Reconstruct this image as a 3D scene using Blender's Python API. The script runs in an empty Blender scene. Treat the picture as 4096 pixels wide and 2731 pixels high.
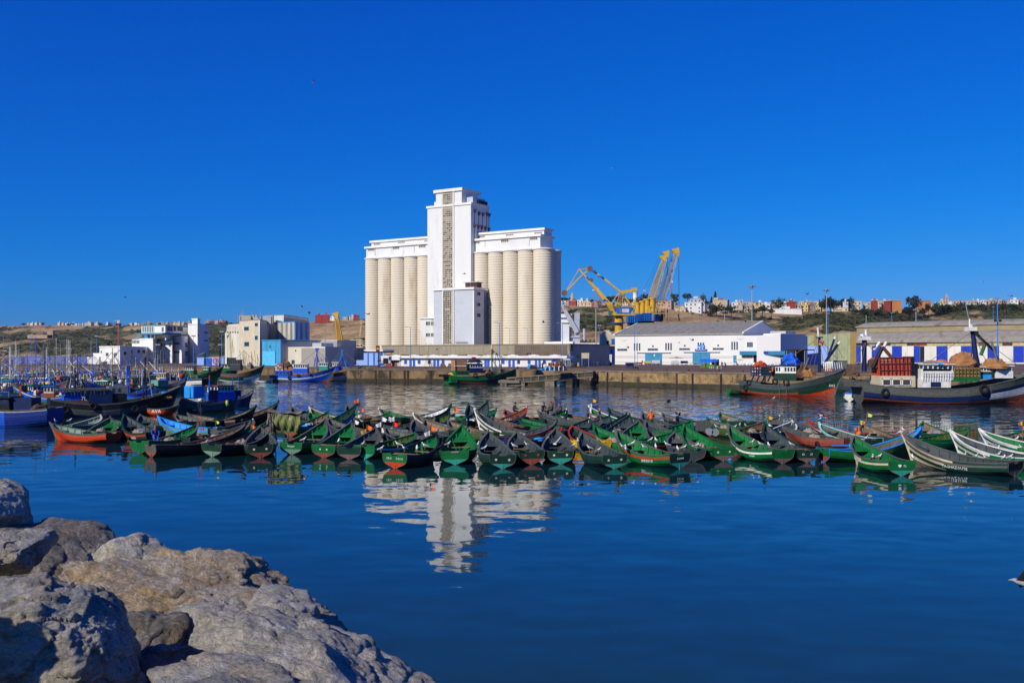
import bpy, math, random
from mathutils import Vector, Matrix, noise
import numpy as np
random.seed(7)
S = bpy.context.scene
COL = S.collection
R = math.radians
# ---------------------------------------------------------------- camera, light, exposure
FPX, HOR, CX, CAMZ = 3982.2, 1422.0, 2048.0, 6.75       # focal length and horizon in photo pixels, eye height (m)
cam = bpy.data.objects.new('camera', bpy.data.cameras.new('camera')); COL.objects.link(cam)
cam.location = (0, 0, CAMZ); cam.rotation_euler = (R(90), 0, 0)
cam.data.lens = 35; cam.data.sensor_width = 36; cam.data.shift_y = (HOR-1365.5)/4096
cam.data.clip_start = .5; cam.data.clip_end = 9000
S.camera = cam
SUN_EL, SUN_AZ = R(33), R(43)                            # sun behind the camera, to the left
w = bpy.data.worlds.new('World'); S.world = w; w.use_nodes = True
nt = w.node_tree; bg = nt.nodes['Background']
sky = nt.nodes.new('ShaderNodeTexSky'); sky.sky_type = 'NISHITA'; sky.sun_disc = False
sky.sun_elevation = SUN_EL; sky.sun_rotation = R(180)+SUN_AZ
sky.altitude = 0; sky.air_density = 1.0; sky.dust_density = .35; sky.ozone_density = 4.0
# the photo's polarised, saturated blue: one power curve per channel on the physical sky
sc_ = nt.nodes.new('ShaderNodeSeparateColor'); cc_ = nt.nodes.new('ShaderNodeCombineColor'); nt.links.new(sky.outputs[0], sc_.inputs[0])
for k, (pw_, gain) in enumerate(((3.8, 5.8), (1.12, 4.35), (.62, 9.2))):
 q = sc_.outputs[k]
 for op, val in (('MULTIPLY', .1), ('MINIMUM', 1.0), ('POWER', pw_), ('MULTIPLY', gain)):
  n_ = nt.nodes.new('ShaderNodeMath'); n_.operation = op; nt.links.new(q, n_.inputs[0]); n_.inputs[1].default_value = val; q = n_.outputs[0]
 nt.links.new(q, cc_.inputs[k])
nt.links.new(cc_.outputs[0], bg.inputs[0])
bg.inputs[1].default_value = .10
sun = bpy.data.objects.new('sun', bpy.data.lights.new('sun', 'SUN')); COL.objects.link(sun)
sun.data.energy = 4.6; sun.data.angle = R(.5); sun.data.color = (1, .93, .80)
sdir = Vector((-math.sin(SUN_AZ)*math.cos(SUN_EL), -math.cos(SUN_AZ)*math.cos(SUN_EL), math.sin(SUN_EL)))
sun.rotation_euler = sdir.to_track_quat('Z', 'Y').to_euler()
sun.location = sdir*200
S.view_settings.view_transform = 'Standard'; S.view_settings.look = 'None'
S.view_settings.gamma = 1; S.view_settings.use_curve_mapping = False
S.view_settings.exposure = 0.0
S.cycles.max_bounces = 6; S.cycles.glossy_bounces = 3; S.cycles.diffuse_bounces = 2; S.cycles.transparent_max_bounces = 8
S.cycles.caustics_reflective = False; S.cycles.caustics_refractive = False
# ---------------------------------------------------------------- measuring the photo
def P(px, py, D): return Vector(((px-CX)*D/FPX, D, CAMZ+(HOR-py)*D/FPX))
def G(px, py, z=0.0): return P(px, py, FPX*(CAMZ-z)/(py-HOR))
def GD(px, D, z=0.0): return Vector(((px-CX)*D/FPX, D, z))
ZQ = 3.4                                                  # quay level above water
class Fac:
 """a wall seen in the photo, from its left end (pxl at distance Dl) to its right end; s along it, off outwards, z up"""
 def __init__(s, pxl, Dl, pxr, Dr):
  s.p0 = Vector(((pxl-CX)*Dl/FPX, Dl)); s.p1 = Vector(((pxr-CX)*Dr/FPX, Dr))
  d = s.p1-s.p0; s.L = d.length; s.u = d/s.L; s.n = Vector((s.u.y, -s.u.x))
 def s_(s, px, off=0):
  k = (px-CX)/FPX; o = s.p0+s.n*off
  return (k*o.y-o.x)/(s.u.x-k*s.u.y)
 def z_(s, sv, py, off=0): return CAMZ+(HOR-py)*(s.p0+s.u*sv+s.n*off).y/FPX
 def depth(s, px, sv=None):
  """how far back from s the wall must run for its far end to show at px"""
  if sv is None: sv = s.L
  k = (px-CX)/FPX; o = s.p0+s.u*sv
  return -(k*o.y-o.x)/(s.n.x-k*s.n.y)
 def w(s, sv, off, z): q = s.p0+s.u*sv+s.n*off; return Vector((q.x, q.y, z))
# ---------------------------------------------------------------- mesh collecting
class MB:
 def __init__(s): s.v = []; s.f = []; s.m = []; s.T = None
 def add(s, vs, fs, m=0):
  b = len(s.v)
  if s.T is not None: vs = [s.T @ Vector(q) for q in vs]
  s.v.extend([tuple(q) for q in vs]); s.f.extend([tuple(i+b for i in q) for q in fs]); s.m.extend([m]*len(fs)); return s
 def box(s, x0, y0, z0, x1, y1, z1, m=0):
  return s.add([(x0,y0,z0),(x1,y0,z0),(x1,y1,z0),(x0,y1,z0),(x0,y0,z1),(x1,y0,z1),(x1,y1,z1),(x0,y1,z1)],
    [(0,3,2,1),(4,5,6,7),(0,1,5,4),(1,2,6,5),(2,3,7,6),(3,0,4,7)], m)
 def cbox(s, c, d, m=0): return s.box(c[0]-d[0]/2,c[1]-d[1]/2,c[2]-d[2]/2,c[0]+d[0]/2,c[1]+d[1]/2,c[2]+d[2]/2,m)
 def prism(s, pts, z0, z1, m=0, mtop=None):
  n = len(pts); a = sum(pts[i][0]*pts[(i+1)%n][1]-pts[(i+1)%n][0]*pts[i][1] for i in range(n))
  if a < 0: pts = list(reversed(pts))
  z1f = z1 if callable(z1) else (lambda i: z1)
  s.add([(p[0],p[1],z0) for p in pts]+[(p[0],p[1],z1f(i)) for i, p in enumerate(pts)],
    [(i,(i+1)%n,n+(i+1)%n,n+i) for i in range(n)]+[tuple(reversed(range(n)))], m)
  b = len(s.v)-n; s.f.append(tuple(range(b, b+n))); s.m.append(m if mtop is None else mtop); return s
 def fbox(s, F, px0, py0, px1, py1, o0, o1, m=0):
  """box on wall F between photo pixels, from o0 to o1 outwards"""
  a, b = F.s_(px0, o1), F.s_(px1, o1); mid = (a+b)/2
  z1, z0 = F.z_(mid, py0, o1), F.z_(mid, py1, o1)
  return s.sbox(F, a, b, o0, o1, z0, z1, m)
 def sbox(s, F, a, b, o0, o1, z0, z1, m=0):
  q = [F.w(a,o1,z0),F.w(b,o1,z0),F.w(b,o0,z0),F.w(a,o0,z0),F.w(a,o1,z1),F.w(b,o1,z1),F.w(b,o0,z1),F.w(a,o0,z1)]
  return s.add(q, [(0,3,2,1),(4,5,6,7),(0,1,5,4),(1,2,6,5),(2,3,7,6),(3,0,4,7)], m)
 def rings(s, rs, m=0, caps=True, closed=True):
  n = len(rs[0]); v = [q for r in rs for q in r]; f = []
  for i in range(len(rs)-1):
   for j in range(n if closed else n-1):
    f.append((i*n+j, i*n+(j+1)%n, (i+1)*n+(j+1)%n, (i+1)*n+j))
  if caps: f.append(tuple(reversed(range(n)))); f.append(tuple(range((len(rs)-1)*n, len(rs)*n)))
  return s.add(v, f, m)
 def cyl(s, p0, p1, r0, r1=None, n=8, m=0, caps=True):
  return s.tube([p0, p1], [r0, r0 if r1 is None else r1], n, m, caps)
 def tube(s, pts, r, n=6, m=0, caps=True):
  pts = [Vector(p) for p in pts]; rs = []
  if not isinstance(r, (list, tuple)): r = [r]*len(pts)
  for i, p in enumerate(pts):
   t = (pts[min(i+1,len(pts)-1)]-pts[max(i-1,0)])
   t = t.normalized() if t.length > 1e-9 else Vector((0,0,1))
   a = Vector((0,0,1)) if abs(t.z) < .95 else Vector((1,0,0))
   e1 = t.cross(a).normalized(); e2 = e1.cross(t)
   o = math.pi/n if n == 4 else 0
   rs.append([p+(e1*math.cos(2*math.pi*k/n+o)+e2*math.sin(2*math.pi*k/n+o))*r[i] for k in range(n)])
  return s.rings(rs, m, caps)
 def lathe(s, prof, n=16, c=(0,0,0), m=0, caps=True):
  return s.rings([[(c[0]+r*math.cos(2*math.pi*k/n), c[1]+r*math.sin(2*math.pi*k/n), c[2]+z) for k in range(n)] for r, z in prof], m, caps)
 def blob(s, c, rad, n=8, k=6, m=0, jit=0, seed=0):
  rs = []; rr = random.Random(seed)
  for i in range(k+1):
   a = math.pi*(i/k)*.96+.06
   rs.append([(c[0]+rad[0]*math.sin(a)*math.cos(2*math.pi*j/n)*(1+rr.uniform(-jit,jit)), c[1]+rad[1]*math.sin(a)*math.sin(2*math.pi*j/n)*(1+rr.uniform(-jit,jit)), c[2]-rad[2]*math.cos(a)*(1+rr.uniform(-jit,jit)*.5)) for j in range(n)])
  return s.rings(rs, m)
 def torus(s, c, axis, R1, r, n=14, k=6, m=0):
  ax = Vector(axis).normalized(); a = Vector((0,0,1)) if abs(ax.z) < .9 else Vector((1,0,0))
  e1 = ax.cross(a).normalized(); e2 = ax.cross(e1); c = Vector(c); v = []; f = []
  for i in range(n):
   d = e1*math.cos(2*math.pi*i/n)+e2*math.sin(2*math.pi*i/n)
   for j in range(k): v.append(c+d*(R1+r*math.cos(2*math.pi*j/k))+ax*r*math.sin(2*math.pi*j/k))
   for j in range(k): f.append((i*k+j, ((i+1)%n)*k+j, ((i+1)%n)*k+(j+1)%k, i*k+(j+1)%k))
  return s.add(v, f, m)
 def mesh(s, name, mats, smooth=False):
  me = bpy.data.meshes.new(name); me.from_pydata(s.v, [], s.f)
  if not isinstance(mats, (list, tuple)): mats = [mats]
  for q in mats: me.materials.append(q)
  if len(mats) > 1: me.polygons.foreach_set('material_index', s.m)
  if smooth: me.polygons.foreach_set('use_smooth', [True]*len(me.polygons))
  me.update(); return me
 def build(s, name, mats, parent=None, smooth=False, label=None, kind=None):
  return link(name, s.mesh(name, mats, smooth), parent, label=label, kind=kind)
def link(name, data, parent=None, loc=None, rot=None, scale=None, label=None, kind=None):
 o = bpy.data.objects.new(name, data); COL.objects.link(o)
 if parent: o.parent = parent
 if loc is not None: o.location = loc
 if rot is not None: o.rotation_euler = rot
 if scale is not None: o.scale = scale
 if label: o['label'] = label
 if kind: o['kind'] = kind
 return o
def tag(o, label, cat, group=None, kind=None):
 o['label'] = label; o['category'] = cat
 if group: o['group'] = group
 if kind: o['kind'] = kind
 return o
def thing(name, label, cat, loc=(0,0,0), rz=0, group=None):
 return tag(link(name, None, None, loc, (0,0,rz)), label, cat, group)
def copy_tree(o, parent=None):
 c = o.copy(); COL.objects.link(c); c.parent = parent
 for ch in [q for q in KIDS.get(o.name, [])] or list(o.children): copy_tree(ch, c)
 return c
KIDS = {}
def struct(o): o['kind'] = 'structure'; return o
def mtext(body, parent, mt, T, size, name='lettering'):
 cu = bpy.data.curves.new(name, 'FONT'); cu.body = body; cu.size = size; cu.extrude = .004; cu.align_x = 'CENTER'; cu.align_y = 'CENTER'; cu.resolution_u = 1
 o = bpy.data.objects.new('tmp', cu); COL.objects.link(o); dg = bpy.context.evaluated_depsgraph_get(); me_ = bpy.data.meshes.new_from_object(o.evaluated_get(dg)); me_.name = name
 bpy.data.objects.remove(o); bpy.data.curves.remove(cu); me_.materials.clear(); me_.materials.append(mt)
 q = bpy.data.objects.new(name, me_); COL.objects.link(q); q.parent = parent; q.matrix_local = T; return q
# ---------------------------------------------------------------- materials
MC = {}
def mat(name, col, rough=.6, var=.18, sc=1.0, stain=None, bump=.0, bsc=20, metal=0, streak=1.0, spec=.3, wave=None, fine=0):
 if name in MC: return MC[name]
 m = bpy.data.materials.new(name); m.use_nodes = True; MC[name] = m
 t = m.node_tree; N = t.nodes; L = t.links; b = N['Principled BSDF']
 b.inputs['Roughness'].default_value = rough; b.inputs['Metallic'].default_value = metal; b.inputs['Specular IOR Level'].default_value = spec
 tc = N.new('ShaderNodeTexCoord'); mp = N.new('ShaderNodeMapping'); mp.inputs['Scale'].default_value = (1, 1, 1/streak)
 L.new(tc.outputs['Object'], mp.inputs[0])
 oi = N.new('ShaderNodeObjectInfo'); mw = N.new('ShaderNodeMath'); mw.operation = 'MULTIPLY'; mw.inputs[1].default_value = 30
 L.new(oi.outputs['Random'], mw.inputs[0])
 def noi(scale, det=4, w=True, ro=.6):
  n = N.new('ShaderNodeTexNoise'); n.noise_dimensions = '4D'; n.inputs['Scale'].default_value = scale; n.inputs['Detail'].default_value = det
  n.inputs['Roughness'].default_value = ro
  L.new(mp.outputs[0], n.inputs['Vector']); L.new(mw.outputs[0], n.inputs['W']); return n
 n1 = noi(sc); rp = N.new('ShaderNodeValToRGB'); c = Vector(col)
 e = rp.color_ramp.elements; e[0].position = .3; e[1].position = .7
 e[0].color = (*(c*(1-var)), 1); e[1].color = (*[min(1, q) for q in c*(1+var*.7)], 1)
 L.new(n1.outputs[0], rp.inputs[0]); out = rp.outputs[0]
 sts = stain if isinstance(stain, list) else ([stain] if stain else [])
 for (scol, thr, ssc) in sts:
  n2 = noi(ssc, 6, ro=.7); r2 = N.new('ShaderNodeValToRGB'); r2.color_ramp.elements[0].position = thr; r2.color_ramp.elements[1].position = min(1, thr+.09)
  r2.color_ramp.elements[0].color = (0,0,0,1); r2.color_ramp.elements[1].color = (1,1,1,1)
  L.new(n2.outputs[0], r2.inputs[0]); x = N.new('ShaderNodeMix'); x.data_type = 'RGBA'
  L.new(r2.outputs[0], x.inputs['Factor']); L.new(out, x.inputs['A']); x.inputs['B'].default_value = (*scol, 1); out = x.outputs['Result']
 L.new(out, b.inputs['Base Color'])
 if wave:
  wv = N.new('ShaderNodeTexWave'); wv.bands_direction = wave[1]; wv.inputs['Scale'].default_value = wave[0]; wv.inputs['Distortion'].default_value = 0
  L.new(tc.outputs['Object'], wv.inputs['Vector']); bp = N.new('ShaderNodeBump'); bp.inputs['Strength'].default_value = wave[2]; bp.inputs['Distance'].default_value = .1
  L.new(wv.outputs[1], bp.inputs['Height']); L.new(bp.outputs[0], b.inputs['Normal'])
 elif bump:
  n3 = noi(bsc, 5); bp = N.new('ShaderNodeBump'); bp.inputs['Strength'].default_value = bump; bp.inputs['Distance'].default_value = .05
  L.new(n3.outputs[0], bp.inputs['Height']); L.new(bp.outputs[0], b.inputs['Normal'])
 return m
def hexl(h):
 return tuple(((int(h[i:i+2], 16)/255+.055)/1.055)**2.4 if int(h[i:i+2], 16) > 10 else int(h[i:i+2], 16)/255/12.92 for i in (0,2,4))
rust = (.12,.045,.02); grime = (.10,.085,.06)
wood_dirty = (.16,.12,.08)
PT = {}
def paint(key, col, dirt=None, thr=.62, rough=.6, sc=2.5, ssc=5, bump=.25):
 dirt = dirt or tuple(min(.10, q*.35+r_*.35) for q, r_ in zip(col, grime))
 PT[key] = mat('paint_'+key, col, rough, .28, sc, [(dirt, thr, ssc), (tuple(q*.25 for q in dirt), thr+.06, ssc*2.3)]+([((.40,.40,.37), .715, 11)] if key in ('green','dkgreen','slate','black','weather') else []), bump, 25, spec=.18)
paint('green', (.006,.135,.034)); paint('dkgreen', (.010,.042,.028)); paint('black', (.012,.014,.016)); paint('teal', (.03,.30,.24))
paint('blue', (.01,.10,.60)); paint('sky', (.02,.28,.75)); paint('navy', (.008,.022,.09)); paint('red', (.42,.03,.015)); paint('oxide', (.27,.065,.04), thr=.62)
paint('orange', (.52,.05,.01)); paint('white', (.72,.71,.66), thr=.63); paint('cream', (.58,.50,.33)); paint('yellow', (.70,.42,.01)); paint('grey', (.16,.17,.17))
paint('palegreen', (.16,.27,.20)); paint('mauve', (.20,.11,.10)); paint('wood', (.20,.14,.085)); paint('brown', (.14,.07,.035)); paint('slate', (.045,.06,.065))
paint('blue_shaded', (.005,.028,.20)); paint('mint', (.25,.62,.52)); paint('weather', (.10,.105,.09), thr=.55); paint('olive', (.06,.10,.02))
M_glass = mat('window_glass', (.03,.04,.05), .12, .3, .5)
M_dark = mat('dark_recess', (.012,.013,.015), .8)
M_rubber = mat('black_rubber', (.012,.012,.013), .75, .3)
M_steel = mat('galvanised_steel', (.30,.32,.34), .5, .2, 2, metal=.3)
M_rope = mat('rope_fibre', (.16,.14,.11), .9)
M_bluepole = mat('pole_blue_paint', (.03,.22,.55), .5)
M_net = mat('fishing_net', (.13,.07,.04), .95, .5, 6, ((.03,.05,.04), .55, 4), 1.0, 12)
M_tarp = mat('grey_tarpaulin', (.20,.18,.13), .9, .3, 2, bump=.6, bsc=3)
M_tarpg = mat('olive_tarpaulin', (.15,.17,.05), .9, .4, 1.5, ((.28,.27,.2), .6, 1), bump=.6, bsc=3)
# ---------------------------------------------------------------- water
def water():
 m = bpy.data.materials.new('harbour_water'); m.use_nodes = True; t = m.node_tree; N = t.nodes; L = t.links; b = N['Principled BSDF']
 b.inputs['Base Color'].default_value = (.004,.026,.034,1); b.inputs['Roughness'].default_value = .02; b.inputs['IOR'].default_value = 1.33
 tc = N.new('ShaderNodeTexCoord'); sep = N.new('ShaderNodeSeparateXYZ'); L.new(tc.outputs['Object'], sep.inputs[0])
 def noi(sc, det, sx=1, sy=1, rz=0):
  mp = N.new('ShaderNodeMapping'); mp.inputs['Scale'].default_value = (sx, sy, 1); mp.inputs['Rotation'].default_value = (0,0,rz)
  L.new(tc.outputs['Object'], mp.inputs[0]); n = N.new('ShaderNodeTexNoise'); n.inputs['Scale'].default_value = sc; n.inputs['Detail'].default_value = det
  n.inputs['Roughness'].default_value = .55
  L.new(mp.outputs[0], n.inputs[0]); return n.outputs[0]
 def ma(op, a, bb, c=None):
  q = N.new('ShaderNodeMath'); q.operation = op
  for i, z in enumerate((a, bb, c)):
   if z is None: continue
   if isinstance(z, (int, float)): q.inputs[i].default_value = z
   else: L.new(z, q.inputs[i])
  return q.outputs[0]
 def mr(v, a, b_, c, d):
  q = N.new('ShaderNodeMapRange'); q.interpolation_type = 'SMOOTHSTEP'
  for i, z in enumerate((v, a, b_, c, d)):
   if isinstance(z, (int, float)): q.inputs[i].default_value = z
   else: L.new(z, q.inputs[i])
  return q.outputs[0]
 sh = N.new('ShaderNodeMix'); sh.data_type = 'RGBA'; L.new(mr(sep.outputs[1], 16, 40, 1, 0), sh.inputs['Factor']); sh.inputs['A'].default_value = (.004,.026,.034,1); sh.inputs['B'].default_value = (.010,.036,.034,1); L.new(sh.outputs['Result'], b.inputs['Base Color'])   # paler where the rubble makes it shallow
 calm = noi(.38, 1.2, .8, 1, .2)            # long lazy swell wobble
 mid = noi(1.3, 2, .7, 1, -.3)
 chop = noi(1.5, 4, .6, 1, .1)
 # beyond the moored boats the breeze reaches the water
 far = mr(sep.outputs[1], 92, 130, 0, 1)
 patch = mr(noi(.03, 2, .5, 1), .40, .60, .45, 1.0)
 edge = mr(noi(.05, 2, .5, 1.5), .45, .7, 0.0, .5)
 h = ma('MULTIPLY', calm, .036)
 h = ma('ADD', h, ma('MULTIPLY', mid, .0032))
 fr = ma('MULTIPLY', far, patch)
 h = ma('ADD', h, ma('MULTIPLY', ma('MULTIPLY', noi(5, 2, .5, 1), ma('ADD', ma('MULTIPLY', edge, .5), .18)), .0018))
 bp = N.new('ShaderNodeBump'); bp.inputs['Strength'].default_value = 1; bp.inputs['Distance'].default_value = 1
 L.new(h, bp.inputs['Height'])
 mp = N.new('ShaderNodeMapping'); mp.inputs['Scale'].default_value = (.55, 1, 1); L.new(tc.outputs['Object'], mp.inputs[0])
 nn = N.new('ShaderNodeTexNoise'); nn.inputs['Scale'].default_value = 1.1; nn.inputs['Detail'].default_value = 3; L.new(mp.outputs[0], nn.inputs[0])
 v1 = N.new('ShaderNodeVectorMath'); v1.operation = 'SUBTRACT'; L.new(nn.outputs[1], v1.inputs[0]); v1.inputs[1].default_value = (.5,.5,.5)
 v2 = N.new('ShaderNodeVectorMath'); v2.operation = 'MULTIPLY'; L.new(v1.outputs[0], v2.inputs[0]); v2.inputs[1].default_value = (.30,.42,0)
 v3 = N.new('ShaderNodeVectorMath'); v3.operation = 'SCALE'; L.new(v2.outputs[0], v3.inputs[0]); L.new(ma('ADD', fr, ma('MULTIPLY', ma('ADD', edge, .25), .38)), v3.inputs['Scale'])
 v4 = N.new('ShaderNodeVectorMath'); v4.operation = 'ADD'; L.new(v3.outputs[0], v4.inputs[0]); L.new(bp.outputs[0], v4.inputs[1])
 v5 = N.new('ShaderNodeVectorMath'); v5.operation = 'NORMALIZE'; L.new(v4.outputs[0], v5.inputs[0]); L.new(v5.outputs[0], b.inputs['Normal'])
 o = MB().add([(-2500,-60,0),(2500,-60,0),(2500,3000,0),(-2500,3000,0)], [(0,1,2,3)]).build('water', m); struct(o)
water()
bed = MB().add([(-2500,-60,-4),(2500,-60,-4),(2500,3000,-4),(-2500,3000,-4)], [(0,1,2,3)]).build('harbour_bed', mat('mud', (.03,.04,.03), .9)); struct(bed)
# ---------------------------------------------------------------- quay
EDGE = [(-900,1508),(1372,1514),(1392,1529),(2330,1531),(2372,1541),(2760,1553),(3100,1562),(3420,1566),(4900,1576)]
epts = [G(a, b) for a, b in EDGE]
M_quay = mat('quay_concrete', (.17,.115,.085), .85, .35, .12, [((.07,.055,.05), .52, .08), ((.22,.19,.16), .66, .3)], .3, 3, spec=.04)
back = [Vector((2600,2900,0)), Vector((-2600,2900,0))]
gp = [(p.x, p.y) for p in epts]+[(b.x, b.y) for b in back]
q = MB().prism(gp, 3.0, ZQ).build('quay_ground', M_quay); struct(q)
M_qwall = mat('quay_wall_stone', (.25,.165,.08), .9, .45, .5, [((.05,.04,.025), .50, .35), ((.26,.16,.05), .60, .22)], .6, 4, streak=2.5)
M_algae = mat('quay_algae', (.045,.04,.022), .8, .5, .8, bump=.6, bsc=4)
qw = link('quay_wall', None); struct(qw)
mb = MB(); mc = MB(); ml = MB()
for i in range(len(epts)-1):
 a, b = epts[i], epts[i+1]; d = (b-a).normalized(); n = Vector((d.y,-d.x,0)) if True else 0
 for M_, o0, o1, z0, z1 in ((mb,-.9,.0,.95,3.08),(ml,-.9,.05,-2,.95),(mc,-1.1,.10,3.08,ZQ+.02)):
  pts = [a+n*o1, b+n*o1, b+n*o0, a+n*o0]; M_.prism([(p.x,p.y) for p in pts], z0, z1)
mb.build('wall_face', M_qwall, qw); ml.build('tidal_band', M_algae, qw); mc.build('coping', mat('coping_stone', (.19,.15,.11), .9, .4, .6, bump=.5), qw)
# brick courses on the right hand part: proud bricks
bm = MB(); rr = random.Random(3); F = None
for i in (4, 5):
 a, b = epts[i], epts[i+1]; L_ = (b-a).length; d = (b-a)/L_; n = Vector((d.y,-d.x,0))
 for row in range(10):
  x = rr.uniform(0, .4); z = 1.05+row*.2
  while x < L_-.7:
   w_ = rr.uniform(.45, .62)
   if noise.noise(Vector((x*.12, row*.2, i*9.))) > -.28:
    o1 = rr.uniform(.02, .07); p = [a+d*x+n*o1, a+d*(x+w_)+n*o1, a+d*(x+w_)+n*-.01, a+d*x+n*-.01]
    bm.prism([(q_.x,q_.y) for q_ in p], z, z+.155)
   x += w_+.05
bm.build('brick_courses', mat('quay_brick', (.36,.24,.11), .9, .5, .9, ((.09,.07,.04), .55, .5), .4, 6), qw, kind='stuff')
# vertical joints, ladders recess and drain stains: dark slots with timber fenders
mat_slot = mat('wet_slot', (.018,.013,.01), .7)
for px, seg in ((2392,4),(2431,4),(2490,4),(2708,4),(2771,5),(2885,5),(2980,5),(3060,5),(1618,2),(1632,2),(1502,2),(1560,2),(1722,2)):
 a, b = epts[seg], epts[seg+1]; Fq = Fac(EDGE[seg][0], a.y, EDGE[seg+1][0], b.y); s0 = Fq.s_(px)
 MB().sbox(Fq, s0-.22, s0+.22, .0, .12, .0, 3.05).build('fender_timber', mat_slot if px%2 else mat('fender_wood', (.05,.03,.02), .9), qw)
for k, (px, seg) in enumerate(((2545,4),(2600,4),(2660,4),(2748,4),(2800,5),(2870,5),(2966,5),(1700,2),(1400,2))):
 a, b = epts[seg], epts[seg+1]; Fq = Fac(EDGE[seg][0], a.y, EDGE[seg+1][0], b.y); p = Fq.w(Fq.s_(px), -.5, ZQ+.02)
 o = MB().lathe([(.28,0),(.2,.1),(.15,.3),(.26,.4),(.24,.5),(.1,.52)], 8).build('bollard', mat('bollard_rust', (.13,.05,.025), .8)); o.location = p
 tag(o, 'rusty iron mooring bollard on the quay edge, '+('just right of the ramp','second right of the ramp','third right of the ramp','fourth right of the ramp','fifth right of the ramp','sixth right of the ramp','rightmost one','behind the ladder left of the green trawler','near the shade black boat')[k], 'bollard', 'bollards along the quay edge')
# concrete ramp jetty in front of the quay
Fr = Fac(2022, G(2022,1540).y, 2372, G(2372,1541).y-3)
rt = thing('concrete_jetty', 'old concrete landing ramp on piers sticking out before the quay wall', 'jetty', tuple(Fr.w(0,0,0)))
M_conc = mat('old_concrete', (.20,.165,.125), .9, .4, .7, [((.06,.05,.035), .55, .4)], .6, 5)
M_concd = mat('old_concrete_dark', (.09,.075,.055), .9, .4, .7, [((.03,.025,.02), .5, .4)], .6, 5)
def rel(mb_, o): # world verts to the local frame of o (no rotation)
 l = o.location; mb_.v = [(a-l.x, b-l.y, c-l.z) for a, b, c in mb_.v]; return mb_
def slope(s): return 1.75+(3.35-1.75)*min(1, max(0, s/Fr.L))
n_ = 11
deck = MB()
for k in range(n_):
 s0, s1 = Fr.L*(.03+.97*k/n_), Fr.L*(.03+.97*(k+1)/n_)
 zt0, zt1 = slope(s0), slope(s1); m_ = MB()
 def slab(mbb, sa, sb, o0, o1, za0, zb0, za1, zb1):
  q = [Fr.w(sa,o1,za0),Fr.w(sb,o1,zb0),Fr.w(sb,o0,zb0),Fr.w(sa,o0,za0),Fr.w(sa,o1,za1),Fr.w(sb,o1,zb1),Fr.w(sb,o0,zb1),Fr.w(sa,o0,za1)]
  mbb.add(q, [(0,3,2,1),(4,5,6,7),(0,1,5,4),(1,2,6,5),(2,3,7,6),(3,0,4,7)])
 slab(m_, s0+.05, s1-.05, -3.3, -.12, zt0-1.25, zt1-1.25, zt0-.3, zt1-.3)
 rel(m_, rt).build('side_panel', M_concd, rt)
 m_ = MB(); slab(m_, s0-.09, s0+.09, -.4, .0, zt0-1.35, zt0-1.35, zt0-.25, zt0-.25); rel(m_, rt).build('rib', M_conc, rt)
slab(deck, .2, Fr.L, -3.5, .1, slope(0)-.3, slope(Fr.L)-.3, slope(0), slope(Fr.L)); slab(deck, .2, Fr.L, -.5, .05, slope(0)-1.45, slope(Fr.L)-1.45, slope(0)-1.25, slope(Fr.L)-1.25)
rel(deck, rt).build('deck', M_conc, rt)
for a, b, z1 in ((-1.2,.4,1.2),(-.2,1.4,.6),(9.2,11.4,1.0),(15.5,16.6,1.5),(.5,4.5,.62)):
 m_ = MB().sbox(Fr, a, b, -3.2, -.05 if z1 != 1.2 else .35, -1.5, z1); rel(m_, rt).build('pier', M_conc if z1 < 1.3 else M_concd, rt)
m_ = MB().sbox(Fr, -1.6, 3.4, -1.2, .5, .5, 1.1); rel(m_, rt).build('landing_step', M_conc, rt)
# ---------------------------------------------------------------- hills
def interp(x, tab):
 if x <= tab[0][0]: return tab[0][1]
 for (a, b), (c, d) in zip(tab, tab[1:]):
  if x <= c: t = (x-a)/(c-a); return b+(d-b)*t
 return tab[-1][1]
RIDGE_PY = [(-900,1308),(0,1304),(150,1299),(300,1302),(520,1301),(700,1302),(900,1292),(1240,1285),(1440,1276),(1700,1262),(2100,1235),(2260,1219),(2420,1226),(2560,1216),(2720,1240),(2810,1252),(2950,1246),(3100,1246),(3300,1243),(3450,1237),(3650,1232),(3900,1224),(4096,1222),(5000,1215)]
RIDGE_D = [(-900,2300),(0,2100),(900,1700),(1450,1400),(2250,1000),(2800,880),(3300,900),(4096,1000),(5000,1050)]
FOOT = [(0,.62),(.5,.55),(1,.5)]
NC, NR = 330, 56
def hill_pt(px, r):
 D1 = interp(px, RIDGE_D); D0 = max(520, D1*.60); rp = interp(px, RIDGE_PY)
 if r <= 1:
  D = D0+(D1-D0)*r; zr = CAMZ+(HOR-rp)*D1/FPX
  w_ = noise.noise(Vector((px*.004, r*2, 3.)))*.18
  t = min(1, max(0, r+w_*math.sin(math.pi*r)))
  prof = interp(t, [(0,0),(.18,.12),(.4,.36),(.6,.55),(.78,.78),(.9,.93),(1,1)])
  x = (px-CX)*D/FPX
  gul = noise.fractal(Vector((x*.016, D*.012, 1.)), .8, 2.1, 5)*.13*math.sin(math.pi*min(1, r))**.7
  z = ZQ-.6+(zr-ZQ)*(prof+gul)
 else:
  D = D1+(r-1)*900; z = CAMZ+(HOR-rp)*D1/FPX-(r-1)*4
 return Vector(((px-CX)*D/FPX, D, z))
rs_ = [0]+[k/44 for k in range(1, 45)]+[1.05,1.15,1.3,1.5,1.8]
cols = [-900+5900*i/NC for i in range(NC+1)]
V = [[hill_pt(px, r) for r in rs_] for px in cols]
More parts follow.
